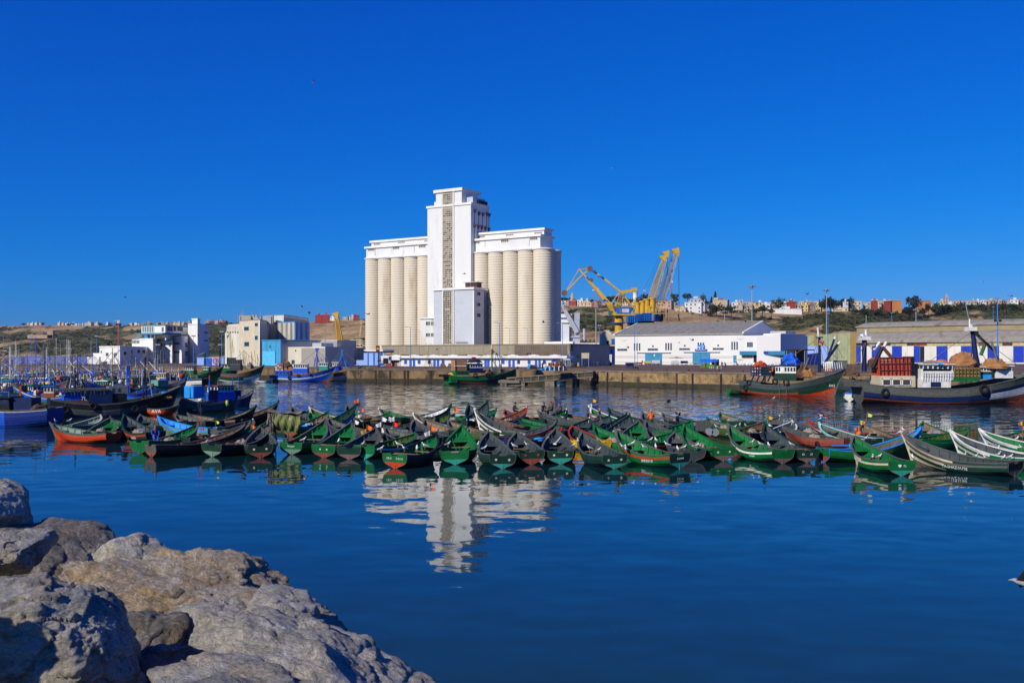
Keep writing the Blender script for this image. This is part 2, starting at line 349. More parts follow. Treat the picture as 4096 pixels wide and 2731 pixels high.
def veg(px, r, p):
 """how much scrub grows here: dense on the left hill, in bands on the right, bare cliffs and cuts between"""
 n1 = noise.fractal(Vector((p.x*.011, p.y*.008, p.z*.03)), .7, 2.1, 5)
 if px < 1000: base = .20+.55*math.sin(math.pi*min(1, max(0, r*1.05)))-(.55 if (r > .86 and px < 330) else 0)-(.35 if r < .15 else 0)-(.30 if 480 < px < 600 else 0)
 elif px < 1450: base = -.30
 elif px < 2480: base = .12-.35*(r < .35)
 elif px < 2860: base = -.42+.5*(r < .3)
 elif px < 3300: base = .30-(.85 if r < .60 else 0)
 elif px < 3500: base = .34-(.75 if r < .45 else 0)
 else: base = .5
 return base+n1*.95
vv = [tuple(p) for c in V for p in c]; nr = len(rs_); ff = []
for i in range(NC):
 for j in range(nr-1): ff.append((i*nr+j, (i+1)*nr+j, (i+1)*nr+j+1, i*nr+j+1))
me = bpy.data.meshes.new('hills'); me.from_pydata(vv, [], ff); me.polygons.foreach_set('use_smooth', [True]*len(ff))
at = me.attributes.new('scrub', 'FLOAT', 'POINT')
at.data.foreach_set('value', [veg(cols[i], rs_[j], V[i][j]) for i in range(NC+1) for j in range(nr)])
m = bpy.data.materials.new('hill_soil_and_scrub'); m.use_nodes = True; t = m.node_tree; N = t.nodes; L = t.links; b = N['Principled BSDF']; b.inputs['Roughness'].default_value = .95; b.inputs['Specular IOR Level'].default_value = .1
tc = N.new('ShaderNodeTexCoord'); a_ = N.new('ShaderNodeAttribute'); a_.attribute_name = 'scrub'
def _n(sc, det=6, s=(1,1,1)):
 mp = N.new('ShaderNodeMapping'); mp.inputs['Scale'].default_value = s; L.new(tc.outputs['Object'], mp.inputs[0])
 n = N.new('ShaderNodeTexNoise'); n.inputs['Scale'].default_value = sc; n.inputs['Detail'].default_value = det; n.inputs['Roughness'].default_value = .65; L.new(mp.outputs[0], n.inputs[0]); return n.outputs[0]
def _r(inp, st):
 r = N.new('ShaderNodeValToRGB'); e = r.color_ramp.elements
 while len(e) < len(st): e.new(.5)
 for k, (p, c) in enumerate(st): e[k].position = p; e[k].color = (*c, 1)
 L.new(inp, r.inputs[0]); return r.outputs[0]
soil = _r(_n(.03, 8, (1,1,2.5)), [(.3,(.20,.12,.055)),(.5,(.36,.235,.115)),(.72,(.46,.34,.20))])
green = _r(_n(.05, 8), [(.32,(.03,.038,.018)),(.5,(.075,.082,.032)),(.7,(.15,.13,.06))])
ad = N.new('ShaderNodeMath'); ad.operation = 'MULTIPLY_ADD'; L.new(_n(.09, 8), ad.inputs[0]); ad.inputs[1].default_value = 1.6
sb = N.new('ShaderNodeMath'); sb.operation = 'SUBTRACT'; L.new(a_.outputs['Fac'], sb.inputs[0]); sb.inputs[1].default_value = .80; L.new(sb.outputs[0], ad.inputs[2])
fac = _r(ad.outputs[0], [(.08,(0,0,0)),(.26,(1,1,1))])
x = N.new('ShaderNodeMix'); x.data_type = 'RGBA'; L.new(fac, x.inputs['Factor']); L.new(soil, x.inputs['A']); L.new(green, x.inputs['B']); L.new(x.outputs['Result'], b.inputs['Base Color'])
bp = N.new('ShaderNodeBump'); bp.inputs['Strength'].default_value = 1; bp.inputs['Distance'].default_value = 3; L.new(_n(.12, 8), bp.inputs['Height']); L.new(bp.outputs[0], b.inputs['Normal'])
me.materials.append(m); struct(link('hills', me))
def hill_z(px, D):
 D1 = interp(px, RIDGE_D); D0 = max(520, D1*.60); r = (D-D0)/(D1-D0) if D < D1 else 1+(D-D1)/900
 return hill_pt(px, max(0, r)).z
# scrub clumps: uncountable, one mass
rr = random.Random(11)
bases = []
for k in range(6):
 pts = []
 for i in range(9):
  c = Vector((rr.uniform(-.55,.55), rr.uniform(-.55,.55), rr.uniform(.12,.7)))
  for j in range(5):
   d = Vector((rr.gauss(0,1), rr.gauss(0,1), rr.gauss(0,1))).normalized()*rr.uniform(.12,.36); n1 = Vector((rr.gauss(0,1), rr.gauss(0,1), rr.gauss(0,1))).normalized()*.26; n2 = n1.cross(d).normalized()*.26
   pts.append((c+d-n1, c+d+n2, c+d+n1))
 bases.append(np.array([[tuple(q) for q in tri] for tri in pts]).reshape(-1,3))
vs = []; cnt = 0
for k in range(15000):
 px = rr.uniform(-200, 4400); r = rr.uniform(.03, 1.02)**.9; p = hill_pt(px, r)
 if veg(px, r, p)+rr.uniform(-.22,.22) < .42: continue
 if 1460 < px < 2180: continue
 s = rr.uniform(1.3, 4.2)*(1.25 if px < 1000 else 1); a = rr.uniform(0, 6.28); Bm = bases[rr.randrange(6)]
 c_, s_ = math.cos(a)*s, math.sin(a)*s; rot = np.array([[c_,-s_,0],[s_,c_,0],[0,0,s*.85]])
 vs.append(Bm@rot.T+np.array([p.x,p.y,p.z-.25*s])); cnt += 1
A = np.concatenate(vs).astype(np.float32); nt_ = len(A)//3
me = bpy.data.meshes.new('scrub'); me.vertices.add(len(A)); me.vertices.foreach_set('co', A.ravel()); me.loops.add(nt_*3); me.loops.foreach_set('vertex_index', np.arange(nt_*3, dtype=np.int32))
me.polygons.add(nt_); me.polygons.foreach_set('loop_start', np.arange(0, nt_*3, 3, dtype=np.int32)); me.update()
M_leaf = [mat('leaf_dark', (.024,.034,.014), .9, .5, .15, spec=.2), mat('leaf_olive', (.045,.055,.022), .9, .5, .15, spec=.2), mat('leaf_mid', (.03,.05,.015), .9, .5, .2, spec=.2)]
me.materials.append(mat('scrub_leaf', (.062,.068,.030), .95, .7, .05, ((.13,.11,.05), .55, .03), spec=.1)); o = link('scrub', me); tag(o, 'dark green scrub and bushes growing over the slopes of the hills', 'scrub', kind='stuff')
print('scrub clumps', cnt)
# ---------------------------------------------------------------- building kit
def plaster(key, col, thr=.60, dirt=(.20,.17,.13), sc=.25, var=.14, streak=3.0, b=.15):
 return mat('plaster_'+key, col, .85, var, sc, [(dirt, thr, .35), (tuple(q*.6 for q in dirt), thr+.1, 1.1)], b, 6, streak=streak, spec=.2)
PW = plaster('white', (.74,.73,.70)); PWc = plaster('clean_white', (.78,.77,.74), .70); PC = plaster('cream', (.60,.53,.38), .60); PB = plaster('beige', (.46,.40,.30), .56)
PG = plaster('grey', (.42,.43,.44), .60); PPINK = plaster('pink', (.50,.30,.24)); POR = plaster('orange', (.62,.22,.07), .72); PRED = plaster('red', (.30,.035,.03), .72); PLB = plaster('lightblue', (.40,.50,.62), .62)
PYE = plaster('yellow', (.62,.46,.22)); PTRIM = plaster('trim', (.78,.77,.72), .74); PSK = plaster('skyblue', (.28,.42,.78), .60, (.34,.32,.38)); PTE = mat('teal_trim', (.06,.22,.30), .6)
CORc = mat('corrugated_cream', (.52,.50,.42), .6, .12, .3, ((.34,.30,.24), .62, .5), wave=(5,'X',.3)); CORb = mat('corrugated_blue', (.02,.26,.66), .55, .15, .3, wave=(5,'Y',.3))
CORl = mat('corrugated_light_blue', (.07,.42,.72), .55, .15, .3, wave=(2.2,'X',.9)); CORg = mat('corrugated_beige', (.36,.31,.22), .7, .12, .4, ((.25,.20,.14), .62, .6), wave=(2.0,'X',.7))
CORy = mat('corrugated_green', (.36,.40,.22), .7, .2, .3, ((.20,.15,.08), .66, .2), wave=(1.6,'X',.8)); CORgr = mat('corrugated_grey', (.30,.32,.34), .6, .12, .3, wave=(2.2,'X',.8))
DOORB = mat('door_blue', (.01,.10,.52), .5, .25, .8, ((.25,.3,.45), .68, 2)); DOORT = mat('door_steel_blue', (.04,.24,.42), .5, .2, .6, ((.15,.3,.4), .6, 1.5)); DOORN = mat('door_ultramarine', (.01,.045,.42), .5, .25, .8)
ROOFG = mat('roof_fibre_cement', (.24,.225,.205), .95, .25, .6, [((.12,.11,.10), .55, .9), ((.34,.32,.28), .66, 2)], .8, 3); FLATR = mat('flat_roof', (.25,.23,.20), .95, .3)
GR = None
def root(name, label, cat, p, group=None): return thing(name, label, cat, (p[0], p[1], p[2]), 0, group)
def bl(mb, o, name, mats, **k): return rel(mb, o).build(name, mats, o, **k)
def windows(o, F, rects, off=0, frame=None, glass=None, name='window', bars=1, prud=.10, hbar=0):
 """recess-looking windows: a frame round a set-back pane with bars, one object each (> pane)"""
 for (a0, b0, a1, b1) in rects:
  s0, s1 = F.s_(a0, off), F.s_(a1, off); mid = (s0+s1)/2; z1, z0 = F.z_(mid, b0, off), F.z_(mid, b1, off)
  t = min(.14, (s1-s0)*.12); mb = MB()
  for q in ((s0-t,s1+t,z0-t,z0),(s0-t,s1+t,z1,z1+t),(s0-t,s0,z0,z1),(s1,s1+t,z0,z1)): mb.sbox(F, q[0], q[1], off, off+prud, q[2], q[3])
  for k in range(bars):
   x = s0+(s1-s0)*(k+1)/(bars+1); mb.sbox(F, x-t*.35, x+t*.35, off, off+prud*.7, z0, z1)
  for k in range(hbar):
   x = z0+(z1-z0)*(k+1)/(hbar+1); mb.sbox(F, s0, s1, off, off+prud*.6, x-t*.35, x+t*.35)
  wd = bl(mb, o, name, frame or PTRIM)
  mb = MB().sbox(F, s0, s1, off+.003, off+.02, z0, z1); bl(mb, wd_local(o, wd), 'pane', glass or M_glass)
def wd_local(o, wd):
 class Q: pass
 return _Sub(o, wd)
class _Sub:
 def __init__(s, o, w_): s.o = o; s.location = o.location; s.w = w_
def bl(mb, o, name, mats, **k):
 if isinstance(o, _Sub): return rel(mb, o).build(name, mats, o.w, **k)
 return rel(mb, o).build(name, mats, o, **k)
def quad_fp(F, depth, s0=0, s1=None, off=0):
 s1 = F.L if s1 is None else s1
 return [F.w(s0, off, 0), F.w(s1, off, 0), F.w(s1, off-depth, 0), F.w(s0, off-depth, 0)]
def box_on(mb, F, px0, px1, pyt, zb, depth, off=0, m=0, back_px=None):
 s0, s1 = F.s_(px0, off), F.s_(px1, off); z1 = F.z_((s0+s1)/2, pyt, off)
 mb.sbox(F, s0, s1, off-depth, off, zb, z1, m); return s0, s1, z1
# ---------------------------------------------------------------- grain silo
FS = Fac(1448, 402, 2188, 359)
FS = Fac(1448, 398, 2188, 352)
sp = FS.w(0, 0, ZQ); silo = root('grain_silo', 'huge cream concrete grain silo with tall white central tower behind the quay', 'grain silo', sp)
M_silo = mat('silo_concrete', (.66,.585,.45), .9, .10, .12, [((.52,.42,.28), .56, .09), ((.40,.32,.21), .66, .22), ((.76,.70,.58), .66, .3)], .2, 4, streak=5, spec=.2)
M_groove = mat('silo_groove', (.33,.27,.19), .95)
M_tower = plaster('silo_tower', (.72,.72,.69), .58, (.56,.53,.46), .12, .08, 4)
M_towergrey = mat('annex_render', (.50,.53,.57), .85, .08, .2, [((.50,.36,.22), .70, .22)], .15, 5, streak=.5)
cylsL = [1447.8,1497.8,1550,1602.7,1655,1711]; cylsR = [1883.5,1939,1998,2058,2118,2188]
def silo_cyl(c, r, zt, name='silo_cell'):
 prof = [(r, 0)]; z = 0; H = zt-ZQ-.35; n = 44
 for k in range(n):
  z0 = H*k/n; z1 = H*(k+1)/n
  prof += [(r, z0+.03), (r, z1-.10), (r-.02, z1-.08), (r-.02, z1)]
 prof += [(r, H)]
 m_ = MB().rings([[(r_*math.cos(2*math.pi*j/40), r_*math.sin(2*math.pi*j/40), z_) for j in range(40)] for r_, z_ in prof])
 o = m_.build(name, M_silo, silo, smooth=True); o.location = Vector(c)-silo.location
 me_ = o.data
 cp = MB().lathe([(r+.15,H),(r+.38,H+.1),(r+.38,H+.5),(r,H+.62)], 32); k_ = cp.build('cell_cap', PTRIM, o, smooth=False); k_.location = (0,0,0)
 # mark sharp: flat caps but smooth barrel
 return o
def cells(edges, pyt0, pyt1):
 for k in range(len(edges)-1):
  a, b = FS.s_(edges[k]), FS.s_(edges[k+1]); r = (b-a)/2*1.0; mid = (a+b)/2; py = pyt0+(pyt1-pyt0)*k/(len(edges)-2)
  silo_cyl(FS.w(mid, -r, ZQ), r, FS.z_(mid, py))
cells(cylsL, 1033, 1021); cells(cylsR, 1009, 993)
rS = (FS.s_(2188)-FS.s_(2118))/2
dd_ = rS
for pxe in (2217, 2244):
 r_ = rS*.96; d_ = dd_+.5
 while d_ < 40:
  c_ = FS.w(FS.L-rS, -d_, ZQ); n_ = math.hypot(c_.x, c_.y)
  if CX+FPX*math.tan(math.atan2(c_.x, c_.y)+math.asin(r_/n_)) >= pxe: break
  d_ += .1
 silo_cyl(c_, r_, FS.z_(FS.L, 993)); dd_ = d_; dLast = d_
mb = MB(); mb.sbox(FS, 1.5, FS.L-2, -dLast, -rS*1.2, ZQ, FS.z_(FS.L, 993)-.8); bl(mb, silo, 'core_wall', M_silo)
# galleries on top of the cells, both sides of the tower
def gallery(p0, p1, pytL, pytR, pybL, pybR, off, depth, cor=True, mats=M_tower, wins=()):
 s0, s1 = FS.s_(p0, off), FS.s_(p1, off); z1 = FS.z_((s0+s1)/2, (pytL+pytR)/2, off); z0 = FS.z_((s0+s1)/2, (pybL+pybR)/2, off)
 m_ = MB().sbox(FS, s0, s1, off-depth, off, z0, z1); g = bl(m_, silo, 'gallery_wall', mats)
 if cor: m_ = MB().sbox(FS, s0-.6, s1+.6, off-depth-.6, off+.6, z1, z1+.75); bl(m_, silo, 'gallery_roof', PTRIM)
 return z0, z1
gallery(1465, 1712, 993, 979, 1033, 1021, -1.3, dLast-.5); gallery(1881, 2161, 962, 949, 1010, 994, -1.3, dLast-.5)
gallery(1486, 1712, 970, 956, 996, 981, -3.4, dLast-4); gallery(1906, 2176, 940, 921, 962, 949, -3.4, dLast-4)
windows(silo, FS, [(1472,997,1497,1003),(1572,989,1597,996),(1676,982,1702,989),(1891,966,1919,974),(2005,959,2034,968),(2121,950,2150,959)], -1.3, bars=3, glass=mat('louvre', (.16,.13,.09), .8))
windows(silo, FS, [(1495,974,1520,980),(1594,967,1620,972),(1697,961,1710,966),(1911,944,1939,950),(2024,937,2053,943),(2138,929,2168,935)], -3.4, bars=3, glass=MC['louvre'])
for px, y0, y1 in ((1500,995,1022),(1657,985,1012),(1940,960,988),(2117,952,985)):
 m_ = MB().fbox(FS, px-1, y0, px+1, y1, -1.3, -1.22); bl(m_, silo, 'wall_joint', PG)
# tower
FT = FS; oT = 1.2
dT = FT.depth(1963, FT.s_(1883.5, oT)); dT = min(max(dT, 12), 26)
mb = MB(); a, b, zt = box_on(mb, FT, 1710, 1883.5, 826, ZQ, dT, oT); bl(mb, silo, 'tower_wall', M_tower); zshoulder = zt
mb = MB().sbox(FT, a-.4, b+.4, oT-dT-.4, oT+.35, zt, zt+.8); bl(mb, silo, 'tower_cornice', PTRIM)
mb = MB(); a2, b2, zt2 = box_on(mb, FT, 1744, 1847, 768, zshoulder, dT-1.5, oT); bl(mb, silo, 'tower_head', M_tower)
mb = MB().sbox(FT, a2-.8, b2+.6, oT-dT-.1, oT+.6, zt2, zt2+1.1); bl(mb, silo, 'tower_roof', PTRIM)
mb = MB(); mb.fbox(FT, 1737, 808, 1745, 826, -6, oT-1); bl(mb, silo, 'roof_hut', M_tower)
mb = MB(); mb.sbox(FT, b2+.1, b2+3.2, oT-dT+1, oT-2.6, zshoulder+.8, zshoulder+3.2); bl(mb, silo, 'roof_hut', M_towergrey)
for k in range(7):
 mb = MB().sbox(FT, b-.9, b-.1, oT-dT+.8+k*(dT-6)/7, oT-dT+.8+(k+.7)*(dT-6)/7, zshoulder+.8, zshoulder+2.3); bl(mb, silo, 'roof_vent', M_dark)
# right side face of the tower: spouts in two rows with rust streaks
FTs = Fac(0,1,1,1); pA = FT.w(b, oT, 0); pB = FT.w(b, oT-dT, 0)
def fac_from(p, q):
 F = Fac(0,1,1,1); F.p0 = Vector((p.x,p.y)); F.p1 = Vector((q.x,q.y)); d = F.p1-F.p0; F.L = d.length; F.u = d/F.L; F.n = Vector((F.u.y,-F.u.x)); return F
FTs = fac_from(pA, pB)
for (x_, y_) in ((1898,845),(1915,857),(1930,860),(1947,859),(1956,862),(1897,905),(1912,909),(1926,912),(1940,915),(1954,919)):
 s = FTs.s_(x_); z = FTs.z_(s, y_); mb = MB()
 mb.add([FTs.w(s-.6,0,z+.7),FTs.w(s+.6,0,z+.7),FTs.w(s+.4,0,z-.6),FTs.w(s-.4,0,z-.6),FTs.w(s-.6,.7,z+.7),FTs.w(s+.6,.7,z+.7),FTs.w(s+.3,.3,z-.6),FTs.w(s-.3,.3,z-.6)], [(0,1,2,3),(7,6,5,4),(0,4,5,1),(1,5,6,2),(2,6,7,3),(3,7,4,0)])
 bl(mb, silo, 'vent_hood', mat('rusty_hood', (.16,.09,.06), .8)); 
 mb = MB().sbox(FTs, s-.25, s+.2, 0, .02, z-4.5, z-.7); bl(mb, silo, 'rust_streak', mat('rust_streak', (.22,.17,.14), .9))
windows(silo, FTs, [(1921,925,1926,936)], 0)
# stair window strips with panes
M_pane = [mat('pane_dusty', (.27,.25,.20), .3, .25, 2), mat('pane_dark', (.06,.06,.055), .25), mat('pane_broken', (.015,.014,.013), .6), mat('pane_boarded', (.45,.36,.24), .7), mat('pane_green', (.15,.45,.20), .4)]
def strip(px0, py0, px1, py1, nc, nrow, off, dark=.2):
 s0, s1 = FT.s_(px0, off), FT.s_(px1, off); mid = (s0+s1)/2; z1, z0 = FT.z_(mid, py0, off), FT.z_(mid, py1, off)
 fr = MB(); t = .13
 fr.sbox(FT, s0-.5, s0, off, off+.25, z0, z1); fr.sbox(FT, s1, s1+.5, off, off+.25, z0, z1)
 for c in range(nc+1): x = s0+(s1-s0)*c/nc; fr.sbox(FT, x-t/2, x+t/2, off+.04, off+.16, z0, z1)
 for r_ in range(nrow+1): z = z0+(z1-z0)*r_/nrow; fr.sbox(FT, s0, s1, off+.05, off+(.22 if r_%2 else .15), z-t*.8, z+t*.8)
 wn = bl(fr, silo, 'stair_window', mat('window_bars_cream', (.56,.50,.38), .8))
 pw, ph = (s1-s0)/nc-t, (z1-z0)/nrow-t; rr = random.Random(nrow)
 ang = math.atan2(FT.u.y, FT.u.x)
 ms = [MB().box(-pw/2,-.02,-ph/2,pw/2,.02,ph/2).mesh('pane', q) for q in M_pane]
 for r_ in range(nrow):
  row_board = rr.random() < .10
  for c in range(nc):
   k = rr.random(); q = 3 if (row_board and k < .7) else (2 if k < dark*.5 else (1 if k < dark*1.6 else 0))
   if nrow > 40 and r_ == nrow-22 and c == 0: q = 4
   p = FT.w(s0+(s1-s0)*(c+.5)/nc, off+.03, z0+(z1-z0)*(r_+.5)/nrow)-silo.location
   link('pane', ms[q], wn, p, (rr.uniform(-.03,.03), 0, ang+rr.uniform(-.02,.02)))
strip(1774, 768, 1810, 1150, 5, 46, oT+.02, .22)
mb = MB().fbox(FT, 1812, 766, 1815, 1150, oT, oT+.35); bl(mb, silo, 'tower_pilaster', PTRIM)
# front annex
oA = 8.5; FA = FT
dA = FA.depth(1936, FA.s_(1895, oA)); pa = FA.w(FA.s_(1895, oA), oA, 0)
k_ = (1936-CX)/FPX; vb = -FA.n; dA = (k_*pa.y-pa.x)/(vb.x-k_*vb.y)
mb = MB(); a3, b3, z3 = box_on(mb, FA, 1735, 1895, 1160, ZQ, dA, oA); bl(mb, silo, 'annex_wall', M_towergrey)
mb = MB().sbox(FA, a3-.4, b3+.4, oA-dA-.4, oA+.5, z3, z3+.75); bl(mb, silo, 'annex_roof', PTRIM)
strip(1773, 1166, 1807, 1374, 4, 25, oA+.02, .6)
for px in (1769, 1811, 1892): 
 mb = MB().fbox(FA, px, 1162, px+3.5, 1376, oA, oA+.4); bl(mb, silo, 'annex_pilaster', PTRIM)
FAs = fac_from(FA.w(b3, oA, 0), FA.w(b3, oA-dA, 0))
windows(silo, FAs, [(1908,1168,1921,1182),(1908,1211,1921,1225),(1908,1253,1921,1268)], 0, glass=M_dark)
mb = MB().sbox(FA, b3-5.5, b3-.3, oA-5.5, oA-2.5, z3+.75, z3+2.6); bl(mb, silo, 'roof_hut', mat('brown_metal', (.07,.03,.025), .7))
mb = MB().sbox(FA, b3-6, b3, oA-6, oA-2, z3+2.6, z3+2.85); bl(mb, silo, 'roof_hut_top', PG)
mb = MB()
for k in range(12): mb.fbox(FA, 1821+k*4, 1366, 1822+k*4, 1375, oA+.5, oA+.6)
mb.fbox(FA, 1820, 1366, 1868, 1368, oA+.5, oA+.6); bl(mb, silo, 'railing', M_steel)
# low annex on the left of it
oB = 7.0; mb = MB(); a4, b4, z4 = box_on(mb, FA, 1681, 1738, 1275, ZQ, 8, oB); bl(mb, silo, 'office_wall', plaster('office', (.66,.66,.62), .52, (.50,.38,.22)))
mb = MB().sbox(FA, a4-.5, b4+.2, oB-8.4, oB+.5, z4, z4+.5); bl(mb, silo, 'office_roof', PTRIM)
windows(silo, FA, [(1704,1286,1720,1301),(1724,1286,1735,1301),(1704,1332,1720,1346),(1724,1332,1735,1346)], oB, bars=2)
for k in range(9):
 p = FA.w(a3+.5+k*(b3-a3)/9, oA, z3+.75); mb = MB().tube([p, p+Vector((0,0,1.0+.5*(k%3)))], .06, 4); 
 if k in (0,2,4,8): bl(mb, silo, 'roof_pipe', M_steel)
# ---------------------------------------------------------------- long beige shed in front of the silo
FH = Fac(1528, 352, 2280, 306)
shed = root('corrugated_shed', 'long low beige corrugated shed running in front of the silo', 'shed', FH.w(0,0,ZQ))
zh = FH.z_(FH.L/2, 1380); z17 = FH.z_(FH.L/2, 1417)
dH = 24
mb = MB().prism([tuple(q)[:2] for q in quad_fp(FH, dH)], ZQ, z17); bl(mb, shed, 'lower_wall', PB)
rr = random.Random(5); npan = 40
for k in range(npan):
 mb = MB().sbox(FH, FH.L*k/npan+.03, FH.L*(k+1)/npan-.01, -.15, .10+rr.uniform(0, .05), z17, zh-.05); bl(mb, shed, 'cladding_panel', CORg)
mb = MB().prism([tuple(q)[:2] for q in quad_fp(FH, dH)], z17, zh-.1, 0); bl(mb, shed, 'frame', PB)
mb = MB().prism([tuple(q)[:2] for q in quad_fp(FH, dH+.6, -.3, FH.L+.3, .35)], zh-.05, zh+.2); bl(mb, shed, 'roof', CORg)
for k in range(12):
 s0 = FH.L*(k+.35)/12.3; mb = MB()
 for (x0, x1, zz0, zz1) in ((s0,s0+4.2,z17-1.5,z17-1.35),(s0,s0+4.2,z17-.3,z17-.15),(s0,s0+.12,z17-1.5,z17-.2),(s0+2.1,s0+2.2,z17-1.5,z17-.2),(s0+4.1,s0+4.2,z17-1.5,z17-.2)): mb.sbox(FH, x0, x1, 0, .12, zz0, zz1)
 w_ = bl(mb, shed, 'clerestory_window', mat('brown_frame', (.10,.07,.04), .8)); bl(MB().sbox(FH, s0+.1, s0+4.1, .003, .03, z17-1.4, z17-.25), _Sub(shed, w_), 'pane', mat('dusty_pane', (.33,.25,.14), .6))
# its right end with blue doors, shade put into the darker wall colours
pe = FH.w(FH.L, 0, 0); pb = P(2385, 1400, 338); FHe = fac_from(pe, Vector((pb.x, pb.y, 0)))
mb = MB().sbox(FHe, .1, FHe.L, -18, 0, ZQ, FHe.z_(FHe.L/2, 1379)-.3); bl(mb, shed, 'end_wall', mat('shed_end_shaded', (.16,.125,.09), .8, .2, .5, wave=(1.6,'Y',.7)))
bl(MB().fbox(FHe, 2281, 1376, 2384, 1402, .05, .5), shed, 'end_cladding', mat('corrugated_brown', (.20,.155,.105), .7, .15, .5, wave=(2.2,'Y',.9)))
for (x0, x1, y0, mm, nm) in ((2284,2304,1406,DOORB,'sliding_door'),(2306,2350,1404,M_dark,'doorway'),(2333,2349,1437,DOORB,'door'),(2366,2382,1404,DOORB,'sliding_door'),(2352,2364,1404,M_dark,'doorway')):
 bl(MB().fbox(FHe, x0, y0, x1, 1463, .02 if mm is M_dark else .1, .09 if mm is M_dark else .3), shed, nm, mm)
bl(MB().fbox(FHe, 2305, 1442, 2330, 1462, .3, .8), shed, 'shelter', PG)
# white parapet behind the right part
pw = root('roof_parapet', 'long white low wall on the roof line right of the silo cells', 'wall', FH.w(60, -14, zh+.2))
bl(MB().fbox(FH, 2177, 1366, 2292, 1374.5, -15, -14), pw, 'coping', PTRIM)
bl(MB().sbox(FH, FH.s_(2179,-14), FH.s_(2290,-14), -14.8, -14.2, zh+.2, FH.z_(FH.s_(2230,-14), 1373, -14)), pw, 'wall', PW)
# ---------------------------------------------------------------- low white row with blue doors on the quay
FR = Fac(1522, 318, 2268, 292)
row = root('fish_store_row', 'long low white store row with stepped parapet and many blue doors', 'building', FR.w(0,0,ZQ))
def zr(py): return FR.z_(FR.L/2, py)
bl(MB().prism([tuple(q)[:2] for q in quad_fp(FR, 6, FR.s_(1602), FR.L-4.5)], ZQ, zr(1432)), row, 'wall', plaster('store', (.72,.70,.66), .56, (.42,.34,.22)))
bl(MB().prism([tuple(q)[:2] for q in quad_fp(FR, 7.4, FR.s_(1600), FR.L, .9)], zr(1433), zr(1430.5)), row, 'eaves', PG)
bl(MB().prism([tuple(q)[:2] for q in quad_fp(FR, 6.2, FR.s_(1524), FR.L, .2)], zr(1430.5), zr(1423)), row, 'parapet', plaster('parapet', (.74,.73,.70), .55, (.40,.38,.33)))
for k in range(9):
 s0 = FR.L*(k+.6)/9.4
 bl(MB().sbox(FR, s0, s0+3.4, -.3, .22, zr(1423), zr(1420)).sbox(FR, s0+1, s0+2.4, -.3, .22, zr(1420), zr(1418)), row, 'parapet_step', plaster('parapet', (.74,.73,.70)))
rr = random.Random(8)
for px in (1637,1651,1733,1747,1948,2033,2049,2139,2153,1937):
 bl(MB().fbox(FR, px, 1440, px+9.5, 1467.5, .0, .08), row, 'door', DOORB)
for px in (1672,1713,1768,1811,1910,2008,2070,2112,2173,2207,2232,1618,2222):
 windows(row, FR, [(px,1442,px+9,1454)], 0, frame=DOORB, glass=DOORB if rr.random() < .5 else M_glass, bars=1)
for px in (1524,1562,1598): bl(MB().fbox(FR, px, 1433, px+2, 1467, -.2, 0), row, 'pillar', PW)
bl(MB().fbox(FR, 1525, 1425, 1600, 1440, -5, .6), row, 'canopy', PW); bl(MB().fbox(FR, 1525, 1440, 1600, 1467, -5.4, -5), row, 'back_wall', PG)
bl(MB().fbox(FR, 1568, 1444, 1588, 1467.5, -4.9, -.6), row, 'brick_kiosk', mat('brick_paint', (.30,.10,.06), .8)); bl(MB().fbox(FR, 1589, 1444, 1601, 1467, -4.9, -.6), row, 'shutter', PG)
bl(MB().fbox(FR, 2252, 1434, 2281, 1440, -5, 2.2), row, 'end_canopy', PG)
for px in (2262, 2271, 2279): bl(MB().fbox(FR, px, 1440, px+2, 1466, 1.4, 2.0), row, 'post', PG)
bl(MB().fbox(FR, 2262, 1440, 2280, 1466, -5, -4), row, 'end_recess', M_dark)
# ---------------------------------------------------------------- white warehouse
FW = Fac(2460, 380, 2974, 350)
wh = root('white_warehouse', 'long white quayside warehouse with grey pitched roof, blue doors and slit windows', 'warehouse', FW.w(0,0,ZQ))
ze = FW.z_(FW.L/2, 1335); dW = FW.depth(3055); dW = 36
PWH = plaster('warehouse', (.72,.71,.68), .64, (.55,.53,.48), .1, .05)
bl(MB().prism([tuple(q)[:2] for q in quad_fp(FW, dW)], ZQ, ze), wh, 'wall', PWH)
zrg = FW.z_(FW.L, 1288, -dW/2); g = MB()
def gable(s, name, th=.35):
 a_ = [FW.w(s,0,ze), FW.w(s,-dW,ze), FW.w(s,-dW/2,zrg)]; c_ = [FW.w(s-th,0,ze), FW.w(s-th,-dW,ze), FW.w(s-th,-dW/2,zrg)]
 bl(MB().add(a_+c_, [(0,1,2),(5,4,3),(0,3,4,1),(1,4,5,2),(2,5,3,0)]), wh, name, PWH)
gable(FW.L, 'gable'); gable(.35, 'gable')
def rs(o0, z0, o1, z1, s0, s1, nm, mt, t=.3):
 q = [FW.w(s0,o0,z0),FW.w(s1,o0,z0),FW.w(s1,o1,z1),FW.w(s0,o1,z1)]; u = Vector((0,0,t)); bl(MB().add(q+[a+u for a in q], [(3,2,1,0),(4,5,6,7),(0,1,5,4),(1,2,6,5),(2,3,7,6),(3,0,4,7)]), wh, nm, mt)
nsh = 26
for k in range(nsh):
 rs(.5, ze-.2, -dW/2, zrg, FW.L*k/nsh, FW.L*(k+1)/nsh-.03, 'roof_sheet', ROOFG, .3+.03*(k%2))
rs(-dW-.5, ze-.2, -dW/2, zrg, 0, FW.L, 'rear_roof', ROOFG)
rs(.7, ze-.25, -dW/2, zrg+.05, FW.L-.25, FW.L+.35, 'verge', PTRIM, .55); rs(.7, ze-.25, -dW/2, zrg+.05, -.35, .25, 'verge', PTRIM, .55)
bl(MB().sbox(FW, -.4, FW.L+.3, -dW/2-.4, -dW/2+.4, zrg+.3, zrg+.55), wh, 'ridge', ROOFG)
